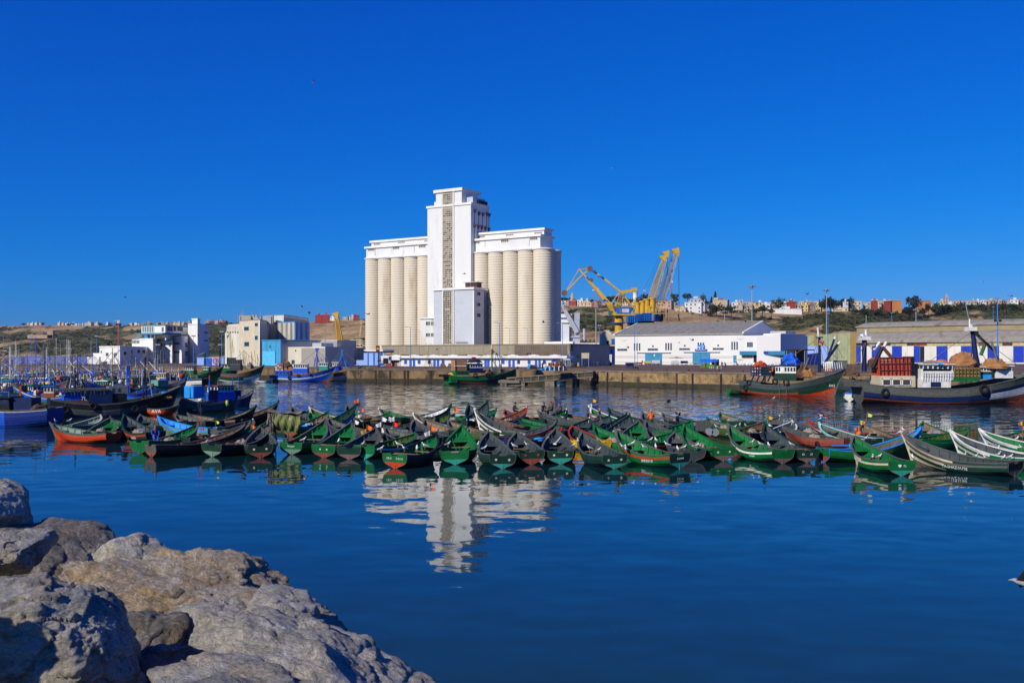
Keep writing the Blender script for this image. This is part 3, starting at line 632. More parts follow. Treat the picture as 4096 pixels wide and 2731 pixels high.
bl(MB().sbox(FW, 0, FW.L, .02, .5, ze-.45, ze-.15), wh, 'gutter', PG)
# slit windows, square vents, low windows, doors
DG = mat('slit_glass', (.03,.07,.11), .2)
for (x, y0, y1) in ((2535,1373,1401),(2661,1372,1400),(2790,1370,1399),(2925,1367,1398)):
 windows(wh, FW, [(x+1+k*10, y0, x+6+k*10, y1) for k in range(3)], 0, glass=DG, bars=0, hbar=2, frame=PG)
windows(wh, FW, [(2470,1395,2508,1402),(2592,1394,2631,1401),(2718,1393,2759,1399),(2852,1392,2894,1398)], 0, glass=DG, bars=2, frame=PG)
windows(wh, FW, [(2609,1381,2615,1387),(2736,1379,2742,1385),(2870,1378,2876,1384)], 0, glass=M_dark, bars=1, hbar=1, frame=PG)
bl(MB().fbox(FW, 2580, 1411, 2612, 1457, .04, .25), wh, 'sliding_door', DOORT); bl(MB().fbox(FW, 2613, 1411, 2647, 1457, .04, .25), wh, 'sliding_door', DOORT)
bl(MB().fbox(FW, 2770, 1409, 2803, 1456, .04, .25), wh, 'sliding_door', DOORT); bl(MB().fbox(FW, 2804, 1409, 2839, 1456, .04, .25), wh, 'sliding_door', DOORT)
bl(MB().fbox(FW, 2546, 1409, 2682, 1411, .04, .5), wh, 'door_rail', PG); bl(MB().fbox(FW, 2732, 1406.5, 2878, 1408.5, .04, .5), wh, 'door_rail', PG)
bl(MB().fbox(FW, 2615, 1417, 2619, 1424, .26, .3), wh, 'notice', PTRIM)
bl(MB().fbox(FW, 2933, 1421, 2945, 1450, .04, .2), wh, 'door', DOORT)
for y in (1424, 1429, 1448): bl(MB().fbox(FW, 2462, y, 2932, y+1.2, .0, .1), wh, 'string_course', PG)
sg = bl(MB().fbox(FW, 2790, 1379, 2818, 1397, .25, .4), wh, 'sign_board', mat('sign_blue', (.01,.22,.62), .5)); s_ = bl(MB().fbox(FW, 2779, 1396, 2827, 1403, .25, .4), wh, 'sign_board', DOORN)
def ftext(F, px, py, off, body, h, o, mt=None, name='lettering'):
 s0 = F.s_(px, off); p = F.w(s0, off, F.z_(s0, py, off))-o.location
 Rm = Matrix(((F.u.x, 0, F.n.x), (F.u.y, 0, F.n.y), (0, 1, 0))).to_4x4()
 return mtext(body, o, mt or M_white, Matrix.Translation(p) @ Rm, h, name)
M_white = mat('lettering_white', (.8,.8,.8), .6, .05); M_blackp = mat('lettering_black', (.02,.02,.02), .6, .05); M_redp = mat('lettering_red', (.6,.02,.02), .6, .05)
for q in ((2793,1386,2801,1389),(2805,1384,2815,1386),(2796,1391,2800,1395),(2807,1391,2811,1395),(2783,1399,2822,1400.2)): bl(MB().fbox(FW, *q, .41, .43), wh, 'sign_marking', M_white)
# flat roofed right part
FW2 = Fac(2974, 350, 3122, 341)
z2 = FW2.z_(FW2.L/2, 1341); bl(MB().prism([tuple(q)[:2] for q in quad_fp(FW2, 22)], ZQ, z2), wh, 'annex_wall', PWH)
bl(MB().sbox(FW2, FW2.s_(3055), FW2.L+.2, -20, .2, z2, z2+.55), wh, 'annex_parapet', PTRIM)
bl(MB().sbox(FW2, FW2.s_(3050), FW2.s_(3112), -14, -6, z2, FW2.z_(8, 1325, -8)), wh, 'roof_hut', PG)
pe = FW2.w(FW2.L, 0, 0); pb = P(3181, 1400, 378); FW3 = fac_from(pe, Vector((pb.x,pb.y,0)))
bl(MB().sbox(FW3, .02, FW3.L, -8, 0, ZQ, z2-.3), wh, 'side_wall', PWH)
for k in range(3): bl(MB().fbox(FW3, 3128+k*15, 1367, 3131+k*15, 1387, .0, .1), wh, 'slit_window', DG)
windows(wh, FW2, [(2989,1369,2996,1387),(2997.5,1369,3004,1387),(3005.5,1369,3011,1387),(3077,1367,3084,1385),(3085.5,1367,3092,1385),(3093.5,1367,3099,1385)], 0, glass=DG, bars=0, hbar=1, frame=PG)
bl(MB().fbox(FW2, 2958, 1404, 3140, 1419.5, .02, 1.6), wh, 'canopy_fascia', mat('fascia_teal', (.02,.20,.36), .5)); bl(MB().fbox(FW2, 3042, 1405, 3072, 1415, 1.62, 1.7), wh, 'sign_board', DOORN)
for (x0, x1) in ((2965,3008),(3041,3072),(3076,3104),(3108,3140)):
 m_ = MB()
 for k in range(9): q = x0+(x1-x0)*k/8; m_.fbox(FW2, q-.6, 1420, q+.6, 1434, .05, .15)
 bl(m_, wh, 'window_grille', PTRIM); bl(MB().fbox(FW2, x0, 1420, x1, 1434, .0, .04), wh, 'pane', mat('grille_pane', (.25,.21,.15), .5))
bl(MB().fbox(FW2, 3014, 1420, 3037, 1449, .0, .05), wh, 'doorway', M_dark)
bl(MB().fbox(FW2, 3027, 1344, 3041, 1350, .05, .8), wh, 'air_unit', M_steel)
for k in range(14):
 mb = MB().blob((0,0,.3), (.5,.4,.4), 6, 4, jit=.2, seed=k); o = mb.build('bollard_stone', PLB if k%2 else PWc); p = FW2.w(FW2.s_(2935+k*14, 3), 3, ZQ); o.location = p; tag(o, '%s painted stone at the warehouse foot, %s from the left' % (('pale blue' if k%2 else 'white'), ('first second third fourth fifth sixth seventh eighth ninth tenth eleventh twelfth thirteenth last').split()[k]), 'kerb stone', 'painted stones along the warehouse')
# dark shelters right of it
dk = root('market_shelter', 'dark open shelter beside the right end of the white warehouse', 'shelter', P(3150,1400,330))
FD = Fac(3143, 330, 3222, 326)
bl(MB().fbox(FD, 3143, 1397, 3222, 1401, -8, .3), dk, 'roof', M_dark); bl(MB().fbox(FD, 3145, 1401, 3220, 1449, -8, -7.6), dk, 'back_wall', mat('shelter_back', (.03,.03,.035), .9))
for px in (3146,3183,3218): bl(MB().fbox(FD, px-1, 1401, px+1, 1460, -.3, 0), dk, 'post', M_steel)
# sky blue boundary walls
def bwall(pxl, Dl, pxr, Dr, pyt, mt, label, stripes=(), h2=None, cat='wall', strm=None):
 F = Fac(pxl, Dl, pxr, Dr); o = root('boundary_wall', label, cat, F.w(0,0,ZQ)); z = F.z_(F.L/2, pyt)
 bl(MB().sbox(F, 0, F.L, -.4, 0, ZQ, z), o, 'wall', mt)
 bl(MB().sbox(F, -.1, F.L+.1, -.5, .1, z, z+.25), o, 'coping', mt)
 for x0, x1 in stripes: bl(MB().fbox(F, x0, pyt, x1, 1460, .0, .04), o, 'blue_stripe', strm or DOORB)
 return F, o
bwall(2386, 395, 2460, 395, 1397, PSK, 'pale violet blue wall with a dark blue stripe behind the white truck', [(2443,2449)])
bwall(3181, 372, 3310, 362, 1386, PSK, 'peeling pale blue wall between white warehouse and vaulted sheds')
bwall(1404, 345, 1538, 341, 1411, PSK, 'pale blue wall with darker blue stripes below the fuel sign', [(1404,1412),(1470,1475),(1493,1499),(1520,1524)])
bwall(40, 420, 352, 408, 1428, plaster('violet', (.12,.15,.42), .7), 'long violet blue harbour wall behind the moored boats on the left', [(57,63),(83,98),(256,262),(280,287)], strm=mat('stripe_navy', (.02,.04,.30), .7))
bwall(788, 352, 900, 346, 1432, PSK, 'blue and white wall below the factory', [(815,848),(862,870),(905,915)])
bwall(350, 400, 400, 396, 1430, PWc, 'plain white wall left of the harbour office')
FY = Fac(3181, 420, 3425, 400); gy = root('corrugated_fence', 'tall yellow green corrugated fence behind the warehouse', 'fence', FY.w(0,0,ZQ))
z0y = FY.z_(FY.L/2, 1342)
for k in range(22): bl(MB().sbox(FY, FY.L*k/22, FY.L*(k+1)/22-.05, -.12+.03*(k%2), .03*(k%2), ZQ, z0y+1.1*k/22), gy, 'fence_panel', CORy if k not in (7,20,21) else mat('corrugated_ochre', (.30,.20,.06), .8))
# ---------------------------------------------------------------- vaulted sheds on the right
FV = Fac(3308, 470, 4180, 400)
vs_ = root('vaulted_market_shed', 'long vaulted grey roofed shed with white wall and ultramarine doors', 'market shed', FV.w(0,0,ZQ))
def zv(py, off=0): return FV.z_(FV.L*.55, py, off)
bl(MB().sbox(FV, 0, FV.L, -.6, 0, ZQ, zv(1382)), vs_, 'wall', plaster('shed', (.66,.63,.56), .58, (.4,.3,.2)))
pxs = [3366,3407,3407,3443,3443,3485,3485,3524,3524,3568,3568,3608]
doors = [(3407,3443),(3487,3522),(3568,3607),(3655,3679),(3746,3790),(3844,3889),(3950,3996),(4053,4096),(4120,4160)]
for a_, b_ in doors: bl(MB().fbox(FV, a_, 1384, b_, 1449, .02, .15), vs_, 'door', DOORN)
bl(MB().fbox(FV, 3680, 1385, 3697, 1449, .02, .1), vs_, 'doorway', M_dark)
prev = 3312
for a_, b_ in doors:
 n_ = max(1, round((a_-prev)/26))
 for k in range(n_): bl(MB().fbox(FV, prev+(a_-prev)*k/n_+1, 1385, prev+(a_-prev)*(k+1)/n_-1, 1449, .02, .1), vs_, 'wall_panel', plaster('panel', (.70,.68,.62), .60, (.42,.30,.2)))
 prev = b_ if a_ != 3655 else 3697
cl = [CORy, mat('corrugated_rust', (.22,.06,.03), .8), mat('clerestory_dark', (.06,.05,.04), .8), plaster('oldyellow', (.48,.42,.22), .6)]; rr = random.Random(2)
x_ = 3310
while x_ < 4170:
 w_ = rr.choice((14,20,26,34)); bl(MB().fbox(FV, x_, 1369.5, x_+w_-1, 1383, -.3, .1), vs_, 'clerestory_panel', cl[3] if rr.random() < (.35 if x_ < 3700 else .8) else rr.choice(cl[:3])); x_ += w_
# curved roofs, lofted along the wall
def vault(F, s0, s1, prof, name, mt, hip=0, o=vs_):
 """prof: list of (offset, z); hip: how far each step pulls in at the left end"""
 n = len(prof); v = []; 
 for sa, h in ((s0, hip), (s1, 0)):
  for k, (of, z) in enumerate(prof): v.append(F.w(sa+h*(k/(n-1))**1.0, of, z))
 fs = [(k, n+k, n+k+1, k+1) for k in range(n-1)]
 m_ = MB().add(v, fs); return m_
zr0, zr1, zr2, zr3 = zv(1369), zv(1322, -9), zv(1312,-10.5), zv(1281, -17)
nb = 30; L0 = FV.L
prof1 = [(.9, zr0), (-.8, zr0+2.0), (-3, zr0+(zr1-zr0)*.55), (-6, zr0+(zr1-zr0)*.85), (-9.5, zr1)]
bl(vault(FV, -2, FV.L+10, prof1, 'lower_roof', ROOFG, hip=13), vs_, 'lower_roof', mat('roof_grit', (.27,.245,.205), .95, .25, .5, [((.14,.12,.08), .55, .2), ((.4,.38,.34), .66, 2)], .8, 3))
bl(MB().sbox(FV, 10, FV.L+10, -9.9, -9.4, zr1-.2, zr2+1.2), vs_, 'clerestory_band', mat('clerestory_ochre', (.30,.24,.13), .9, .2, .3))
prof2 = [(-8.9, zr2+1.0), (-11, zr2+2.2), (-14, zr3-.4), (-17, zr3), (-24, zr3), (-30, zr2)]
bl(vault(FV, 9, FV.L+10, prof2, 'upper_roof', ROOFG, hip=7), vs_, 'upper_roof', MC['roof_grit'])
q = [FV.w(-2,.9,zr0), FV.w(11,-9.5,zr1), FV.w(16,-24,zr3), FV.w(16,-40,zr3-2), FV.w(-2,-42,zr0)]
bl(MB().add(q, [(0,4,3,2,1)]), vs_, 'hip_roof', MC['roof_grit'])
# ---------------------------------------------------------------- factory left of the silo
fa = root('beige_factory', 'tall peeling beige factory block with small blue framed windows', 'factory', P(957,1464,330))
PP = mat('peeling_plaster', (.60,.52,.38), .9, .12, .3, [((.30,.20,.13), .665, .28), ((.68,.62,.50), .58, .6)], .2, 6)
F1 = Fac(957, 330, 1039.5, 318); Fb1 = fac_from(F1.w(F1.L,0,0), P(1106,1400,352))
z_ = F1.z_(F1.L/2, 1283); fp = [F1.w(0,0,0), F1.w(F1.L,0,0), Fb1.w(Fb1.L,0,0), Fb1.w(Fb1.L,0,0)+(F1.w(0,0,0)-F1.w(F1.L,0,0))]
bl(MB().prism([tuple(p)[:2] for p in fp], ZQ, z_), fa, 'wall', [PP]); bl(MB().prism([tuple(p)[:2] for p in fp], z_, z_+.3), fa, 'roof', FLATR)
bl(MB().sbox(F1, F1.L-.35, F1.L+.1, 0, .12, ZQ, z_), fa, 'corner_trim', PTRIM)
windows(fa, F1, [(978,1308,995,1320),(1021,1293,1031,1303),(1021,1344,1031,1357),(979,1369,996,1383)], 0, frame=PTE, bars=1)
bl(MB().sbox(Fb1, 1, Fb1.L, .0, .2, z_-6.5, z_-1.2), fa, 'shade_sheet', PG)  # grey sheet puts the shade of the right side into colour
f2 = root('white_silo_annex', 'pale stained windowless annex left of the beige factory', 'building', P(905,1464,338))
F2 = Fac(900, 338, 957, 331); z_ = F2.z_(F2.L/2, 1329); bl(MB().prism([tuple(p)[:2] for p in quad_fp(F2, 20)], ZQ, z_), f2, 'wall', plaster('annex', (.62,.60,.50), .55, (.34,.26,.14), streak=6))
z3_ = F2.z_(F2.L/2, 1296); bl(MB().prism([tuple(p)[:2] for p in quad_fp(F2, 18, 1, F2.L, -.6)], z_, z3_), f2, 'upper_storey', PC)
for k in range(4): windows(f2, F2, [(909+k*11,1304,917+k*11,1322)], -.6, bars=1, glass=plaster('blind', (.5,.47,.36)))
bl(MB().fbox(F2, 907, 1430, 944, 1464, .0, .05), f2, 'doorway', M_dark)
for k in range(5): bl(MB().fbox(F2, 904+k*10, 1324, 909+k*10, 1328.5, .0, .5), f2, 'canopy_block', PC)
fc = root('corrugated_factory_hall', 'raised corrugated hall, cream on its front and deep blue on its side', 'factory hall', P(1106,1360,334))
F3 = Fac(1106, 334, 1180, 324); Fb3 = fac_from(F3.w(F3.L,0,0), P(1238,1350,338)); zt_ = F3.z_(F3.L/2, 1291); zb_ = F3.z_(F3.L/2, 1360)
fp = [F3.w(0,0,0), F3.w(F3.L,0,0), Fb3.w(Fb3.L,0,0), Fb3.w(Fb3.L,0,0)+(F3.w(0,0,0)-F3.w(F3.L,0,0))]
bl(MB().prism([tuple(p)[:2] for p in fp], ZQ, zb_), fc, 'base_wall', PG)
for k in range(8): bl(MB().sbox(F3, F3.L*k/8+.02, F3.L*(k+1)/8-.02, -.3, .05*(k%2), zb_, zt_), fc, 'cladding_panel', CORc)
for k in range(6): bl(MB().sbox(Fb3, Fb3.L*k/6+.02, Fb3.L*(k+1)/6-.02, -.3, .05*(k%2), zb_-6, zt_), fc, 'cladding_panel', CORb)
bl(MB().prism([tuple(p)[:2] for p in fp], zb_, zt_-.05), fc, 'frame', PG); bl(MB().prism([tuple(p)[:2] for p in fp], zt_, zt_+.35), fc, 'roof', CORb)
windows(fc, Fb3, [(1196,1370,1203,1379),(1206,1370,1213,1379)], .06, frame=CORb)
f4 = root('rooftop_hall', 'white and grey corrugated hall standing on the factory roofs', 'factory hall', P(1059,1290,352))
F4 = Fac(1059, 352, 1135, 344); Fb4 = fac_from(F4.w(F4.L,0,0), P(1234,1350,378)); zt_ = F4.z_(F4.L/2, 1263); zb_ = F4.z_(F4.L/2, 1291)
fp = [F4.w(0,0,0), F4.w(F4.L,0,0), Fb4.w(Fb4.L,0,0), Fb4.w(Fb4.L,0,0)+(F4.w(0,0,0)-F4.w(F4.L,0,0))]
bl(MB().prism([tuple(p)[:2] for p in fp], ZQ, zb_+.5), f4, 'base_wall', PB); bl(MB().prism([tuple(p)[:2] for p in fp], zb_+.5, zt_), f4, 'cladding', mat('corrugated_white', (.66,.68,.66), .6, .08, .3, wave=(2.2,'X',.8)))
bl(MB().prism([tuple(p)[:2] for p in fp], zt_, zt_+.3), f4, 'roof', CORgr); bl(MB().sbox(Fb4, .3, Fb4.L, .02, .15, zb_+.5, zt_-.6), f4, 'side_cladding', CORgr)
rb = root('rooftop_plant', 'jumble of beams, tanks and railings on the factory roof', 'roof plant', P(1000,1283,330)); rr = random.Random(21)
for k in range(26):
 px = rr.uniform(948, 1085); h = rr.uniform(1.0, 3.6); D = rr.uniform(331, 345); p = P(px, 1284, D); w_ = rr.uniform(.5, 3)
 if k%3: bl(MB().box(p.x,p.y,p.z-1,p.x+w_,p.y+1.5,p.z+h*.6), rb, 'roof_box', [PB,PG,mat('rust_panel',(.2,.1,.06),.8)][k%3-1])
 else: bl(MB().tube([(p.x,p.y,p.z-1),(p.x,p.y,p.z+h+1)], .12, 4), rb, 'post', M_steel)
bl(MB().box(*P(1040,1286,340)[:2], P(0,1288,340).z, P(1110,0,340).x, 346, P(0,1281,340).z), rb, 'beam', PC)
f5 = root('light_blue_shed', 'bright light blue corrugated shed in front of the factory', 'shed', P(1048,1460,316))
F5 = Fac(1048, 316, 1123, 308); zt_ = F5.z_(F5.L/2, 1362)
for k in range(8): bl(MB().sbox(F5, F5.L*k/8+.02, F5.L*(k+1)/8-.02, -.3, .04*(k%2), ZQ, zt_), f5, 'cladding_panel', CORl)
bl(MB().prism([tuple(p)[:2] for p in quad_fp(F5, 14, .1, F5.L-.1, -.3)], ZQ, zt_-.2), f5, 'frame', PG); bl(MB().prism([tuple(p)[:2] for p in quad_fp(F5, 15, -.2, F5.L+.2, .2)], zt_, zt_+.25), f5, 'roof', CORl)
windows(f5, F5, [(1079,1381,1083,1390)], .05, frame=CORl, bars=0)
bl(MB().fbox(F5, 1050, 1405, 1100, 1462, .06, .3), f5, 'sliding_door', mat('door_cyan', (.10,.50,.80), .5))
f6 = root('low_beige_factory', 'low beige flat roofed building with small high windows', 'building', P(1121,1455,312))
F6 = Fac(1123, 312, 1302, 300); Fb6 = fac_from(F6.w(F6.L,0,0), P(1406,1400,318)); zt_ = F6.z_(F6.L/2, 1387)
bl(MB().prism([tuple(p)[:2] for p in quad_fp(F6, 12)], ZQ, zt_), f6, 'wall', plaster('lowbeige', (.62,.56,.44), .62, (.34,.30,.24)))
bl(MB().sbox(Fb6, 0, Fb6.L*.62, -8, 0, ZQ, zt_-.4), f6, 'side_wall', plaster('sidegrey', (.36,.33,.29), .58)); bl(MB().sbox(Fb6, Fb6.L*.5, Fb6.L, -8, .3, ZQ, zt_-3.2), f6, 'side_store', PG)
bl(MB().sbox(Fb6, Fb6.L*.33, Fb6.L*.36, .0, .1, ZQ, zt_-1), f6, 'teal_door', PTE); bl(MB().sbox(Fb6, Fb6.L*.5, Fb6.L+.2, -8.2, .6, zt_-3.2, zt_-2.9), f6, 'store_roof', mat('store_roof_red', (.2,.05,.04), .8))
windows(f6, F6, [(1143,1398,1147,1406),(1181,1398,1185,1406),(1213,1398,1217,1406)], 0, frame=PTRIM, bars=0)
windows(f6, F6, [(1138,1440,1150,1456),(1211,1440,1222,1456),(1168,1441,1178,1456)], 0, frame=PTE, bars=1)
bl(MB().sbox(F6, F6.L*.55, F6.L*.75, -8, -3, zt_, zt_+1.2), f6, 'roof_hut', PG)
f7 = root('stair_block', 'small grey beige stair block on the quay right of the factory', 'building', P(1322,1440,314))
F7 = Fac(1322, 314, 1348, 312); bl(MB().fbox(F7, 1322, 1360, 1348, 1460, -8, 0), f7, 'wall', PPINK if 0 else PC); F7b = fac_from(F7.w(F7.L,0,0), P(1368,1400,326)); bl(MB().sbox(F7b, 0, F7b.L, -5, 0, ZQ, F7.z_(0,1360)-.2), f7, 'side_wall', PG)
bl(MB().fbox(F7, 1331, 1366, 1334, 1378, .0, .1), f7, 'slit_window', M_dark)
f8 = root('tank_hut', 'grey corrugated hut beside the fuel station', 'hut', P(1385,1440,318)); F8 = Fac(1383, 320, 1405, 318)
bl(MB().fbox(F8, 1383, 1393, 1405, 1440, -5, 0), f8, 'wall', CORgr); bl(MB().fbox(F8, 1381, 1391, 1407, 1393.5, -5.4, .3), f8, 'roof', PG)
# conveyor bridge of beige beams behind
cv = root('conveyor_bridge', 'long beige elevated conveyor bridge between factory and silo', 'conveyor', P(1260,1385,420)); FC = Fac(1238, 430, 1450, 420)
for y0, y1, mt in ((1359,1362,PC),(1366,1369,PC),(1374,1378,PC),(1386,1390,PB)): bl(MB().fbox(FC, 1238, y0, 1450, y1, -2, 0), cv, 'beam', mt)
for k in range(14): bl(MB().fbox(FC, 1246+k*15, 1362, 1249+k*15, 1388, -1.5, -.5), cv, 'strut', mat('strut_yellow', (.42,.38,.2), .7) if k > 5 else PB)
bl(MB().fbox(FC, 1238, 1392, 1450, 1412, -6, -3), cv, 'lower_hall', PB)
bl(MB().fbox(FC, 1238, 1412, 1450, 1462, -12, -6), cv, 'lower_wall', PW)
# fuel station canopy and sign
fs = root('fuel_station', 'white flat fuel station canopy left of the stores', 'fuel station', P(1406,1440,326)); F9 = Fac(1406, 326, 1530, 322)
bl(MB().fbox(F9, 1406, 1398, 1532, 1405, -8, 0), fs, 'canopy', PW); bl(MB().fbox(F9, 1440, 1405, 1532, 1410, -7.8, -.2), fs, 'canopy_edge', mat('canopy_dark', (.07,.04,.05), .7))
for px in (1412,1526): bl(MB().fbox(F9, px-1, 1405, px+1, 1466, -3, -2.5), fs, 'column', PW)
sn = root('fuel_sign', 'tall dark pole sign with a yellow shell emblem edged in red', 'sign', P(1511,1467,312)); F10 = Fac(1503, 312, 1518, 312)
bl(MB().fbox(F10, 1504, 1382, 1518, 1410, -.4, 0), sn, 'sign_board', mat('sign_dark', (.05,.03,.03), .6)); bl(MB().fbox(F10, 1512, 1410, 1518, 1470, -.35, -.05), sn, 'pole', M_dark); bl(MB().fbox(F10, 1504.5, 1425, 1512, 1440, -.3, -.1), sn, 'price_panel', PSK)
c0 = F10.w(F10.s_(1511.5, .02), .02, F10.z_(F10.s_(1511.5), 1395)); 
def fan(r, o_, mt, nm):
 v = [c0+Vector((0,-o_,-r*.75))]; n = 14
 for k in range(n+1):
  a_ = math.pi*(.02+.96*k/n); rr_ = r*(1+.05*(k%2)); v.append(c0+Vector((-math.cos(a_)*rr_*.78, -o_, -r*.45+math.sin(a_)*rr_*1.25)))
 bl(MB().add(v, [tuple([0]+list(range(n+1, 0, -1)))]), sn, nm, mt)
fan(.62, .02, M_redp, 'emblem_edge'); fan(.50, .04, mat('emblem_yellow', (.75,.45,.01), .5, .05), 'emblem')
ribs = MB()
for k in range(1, 6):
 a_ = math.pi*k/6; ribs.tube([c0+Vector((0,-.06,-.35)), c0+Vector((-math.cos(a_)*.36,-.06,-.2+math.sin(a_)*.55))], .012, 4)
bl(ribs, sn, 'emblem_ribs', M_redp)
# ---------------------------------------------------------------- harbour office, far left
ho = root('harbour_office', 'stepped white harbour office with raised glazed floor on columns', 'office building', P(661,1440,430))
PWo = plaster('office_white', (.76,.75,.72), .74, (.5,.48,.44))
def corner(pL, DL, pC, DC, pR, DR, pyt, zb, nm, mt=PWo, roof=None, pys=None, par=None):
 Fl = Fac(pL, DL, pC, DC); Fr_ = fac_from(Fl.w(Fl.L,0,0), Vector(((pR-CX)*DR/FPX, DR, 0))); a_ = Fl.w(0,0,0); b_ = Fl.w(Fl.L,0,0); c_ = Fr_.w(Fr_.L,0,0)
 z = Fl.z_(Fl.L, pyt); zb = ZQ if zb is None else (Fl.z_(Fl.L, zb)); fp_ = [a_, b_, c_, c_+(a_-b_)]
 bl(MB().prism([tuple(p)[:2] for p in fp_], zb, z), ho, nm, mt)
 bl(MB().prism([tuple(p+(p-(a_+c_)/2).normalized()*.35)[:2] for p in fp_], z, z+.45), ho, 'parapet', roof or PTRIM)
 return Fl, Fr_, z
# low wing
Fl, Fr_, z = corner(398, 402, 480, 392, 691, 470, 1388, None, 'low_wing_wall')
windows(ho, Fl, [(424,1411,428,1423),(430,1411,434,1423),(457,1411,461,1423),(463,1411,467,1423),(404,1402,407,1412)], 0, bars=0, frame=PG, glass=M_dark)
for a_, b_, c_, d_ in ((495,1407,505,1418),(524,1400,529,1413),(550,1400,559,1410),(570,1400,580,1411),(617,1402,621,1414),(636,1402,640,1414),(668,1408,671,1422),(674,1408,677,1422),(613,1436,632,1441),(663,1436,681,1441)): windows(ho, Fr_, [(a_,b_,c_,d_)], 0, bars=0, frame=PG, glass=M_dark)
bl(MB().fbox(Fl, 372, 1412, 402, 1450, -10, -2), ho, 'side_hut', PWo)
# middle block
Fl, Fr_, z = corner(689, 440, 727, 434, 798, 470, 1344, None, 'middle_wall', roof=PTE)
windows(ho, Fl, [(697,1371,719,1377),(697,1405,719,1411)], 0, bars=2, frame=PG)
for y in (1371, 1405):
 for a_ in (740, 755, 773, 784): windows(ho, Fr_, [(a_,y,a_+8,y+6),(a_,y+9,a_+8,y+15)], 0, bars=0, frame=PG, glass=M_dark)
# terraces
Fl, Fr_, z = corner(560, 432, 612, 428, 640, 445, 1357, None, 'terrace_wall', roof=PWo)
Fl, Fr_, z = corner(612, 440, 688, 433, 700, 445, 1362, None, 'terrace_wall', roof=PTE)
windows(ho, Fl, [(619,1373,632,1386),(645,1373,658,1386),(676,1373,684,1386)], 0, bars=1, frame=PWo)
Fl, Fr_, z = corner(528, 436, 560, 433, 575, 445, 1355, None, 'pavilion_wall', roof=PTE)
windows(ho, Fl, [(530+k*6,1360,534+k*6,1374) for k in range(5)], 0, bars=0, frame=PTRIM)
# raised floor
Fl, Fr_, z = corner(566, 436, 661, 428, 756, 462, 1302, 1333, 'raised_floor_wall', roof=PTE)
bl(MB().prism([tuple(p)[:2] for p in (Fl.w(-2,2,0),Fl.w(Fl.L+.5,2,0),Fl.w(Fl.L+.5,-8,0),Fl.w(-2,-8,0))], Fl.z_(Fl.L,1337), Fl.z_(Fl.L,1331)), ho, 'balcony_slab', PTE)
bl(MB().fbox(Fl, 568, 1304, 618, 1330, .02, .1), ho, 'glazing_frame', PTRIM)
windows(ho, Fl, [(570+k*9.4,1306,577+k*9.4,1328) for k in range(5)], .1, bars=0, hbar=0, frame=PTRIM, glass=mat('office_glass', (.16,.24,.26), .15))
windows(ho, Fl, [(647,1308,655,1326)], 0, bars=1, frame=PTRIM)
for a_, b_ in ((668,690),(694,704),(709,730)): windows(ho, Fr_, [(a_,1306,b_,1323)], 0, bars=2, hbar=1, frame=PG, glass=M_dark)
for px in (569,602,617,662): bl(MB().fbox(Fl, px-2, 1333, px+2, 1360, -1.2, -.4), ho, 'column', PWo)
for px in (678,690,706,717,735): bl(MB().fbox(Fr_, px-1.5, 1333, px+1.5, 1362, -1.2, -.4), ho, 'column', PWo)
bl(MB().fbox(Fl, 575, 1340, 612, 1356, -5, -4.6), ho, 'blue_glazing', mat('blue_screen', (.03,.25,.55), .4)); bl(MB().fbox(Fr_, 737, 1334, 756, 1356, -4, -.5), ho, 'stair_wall', PWo)
# stair tower
Fl, Fr_, z = corner(752, 448, 790, 441, 836, 470, 1297, None, 'stair_tower_wall', roof=PWo)
windows(ho, Fr_, [(817,1328,830,1332),(817,1360,830,1364),(792,1340,796,1344)], 0, bars=0, frame=PG, glass=M_dark)
Fl, Fr_, z = corner(768, 452, 790, 448, 800, 456, 1277, 1297, 'roof_tower_wall', roof=PWo)
# ---------------------------------------------------------------- hull shapes
def smooth(a, b, x): t = min(1, max(0, (x-a)/(b-a))); return t*t*(3-2*t)
class Hull:
 """x runs stern to bow, y to port, z up from the waterline"""
 def __init__(s, L, B, zs, zm, zb, ws=.74, draft=.22, rake=.12, kst=-.02, full=.5, flare=1.0):
  s.L, s.B, s.zs, s.zm, s.zb, s.ws, s.d, s.rake, s.kst, s.full, s.flare = L, B, zs, zm, zb, ws, draft, rake, kst, full, flare
 def sheer(s, t):
  return s.zm+(s.zs-s.zm)*max(0, (.38-t)/.38)**2 + (s.zb-s.zm)*max(0, (t-.38)/.62)**2.2
 def keel(s, t):
  return s.kst+(-s.d-s.kst)*smooth(0, .35, t) + (s.d*.8)*smooth(.8, 1, t)
 def beam(s, t):
  if t < .45: return s.B/2*(s.ws+(1-s.ws)*math.sin(math.pi/2*t/.45))
  return s.B/2*max(.012, math.cos(math.pi/2*((t-.45)/.55)**1.35))**.9
 def p(s, t, u, inset=0, side=1):
  k = s.keel(t); z = k+(s.sheer(t)-k)*u
  gs = interp(u, [(0,.05),(.1,.18),(.22,.52),(.34,.80),(.5,.95),(.75,1.0),(1,.99)])
  gb = u**.75; m_ = smooth(.35, .95, t); g = gs*(1-m_)+gb*m_
  gm = interp(u, [(0,.06),(.08,.42),(.2,.72),(.4,.92),(.7,1),(1,1)]); mid = smooth(0,.3,t)*(1-smooth(.45,.8,t)); g = g*(1-mid)+gm*mid
  y = max(.0, s.beam(t)*g-inset)
  x = -s.L/2+s.L*t + s.rake*s.L*u**1.4*smooth(.55, 1, t)-.02*s.L*u*(1-smooth(0,.3,t)) - (inset*1.6*smooth(.8,1,t))
  return Vector((x, side*y, z))
TS = [0,.06,.13,.21,.3,.39,.48,.57,.66,.74,.81,.875,.93,.97,1.0]
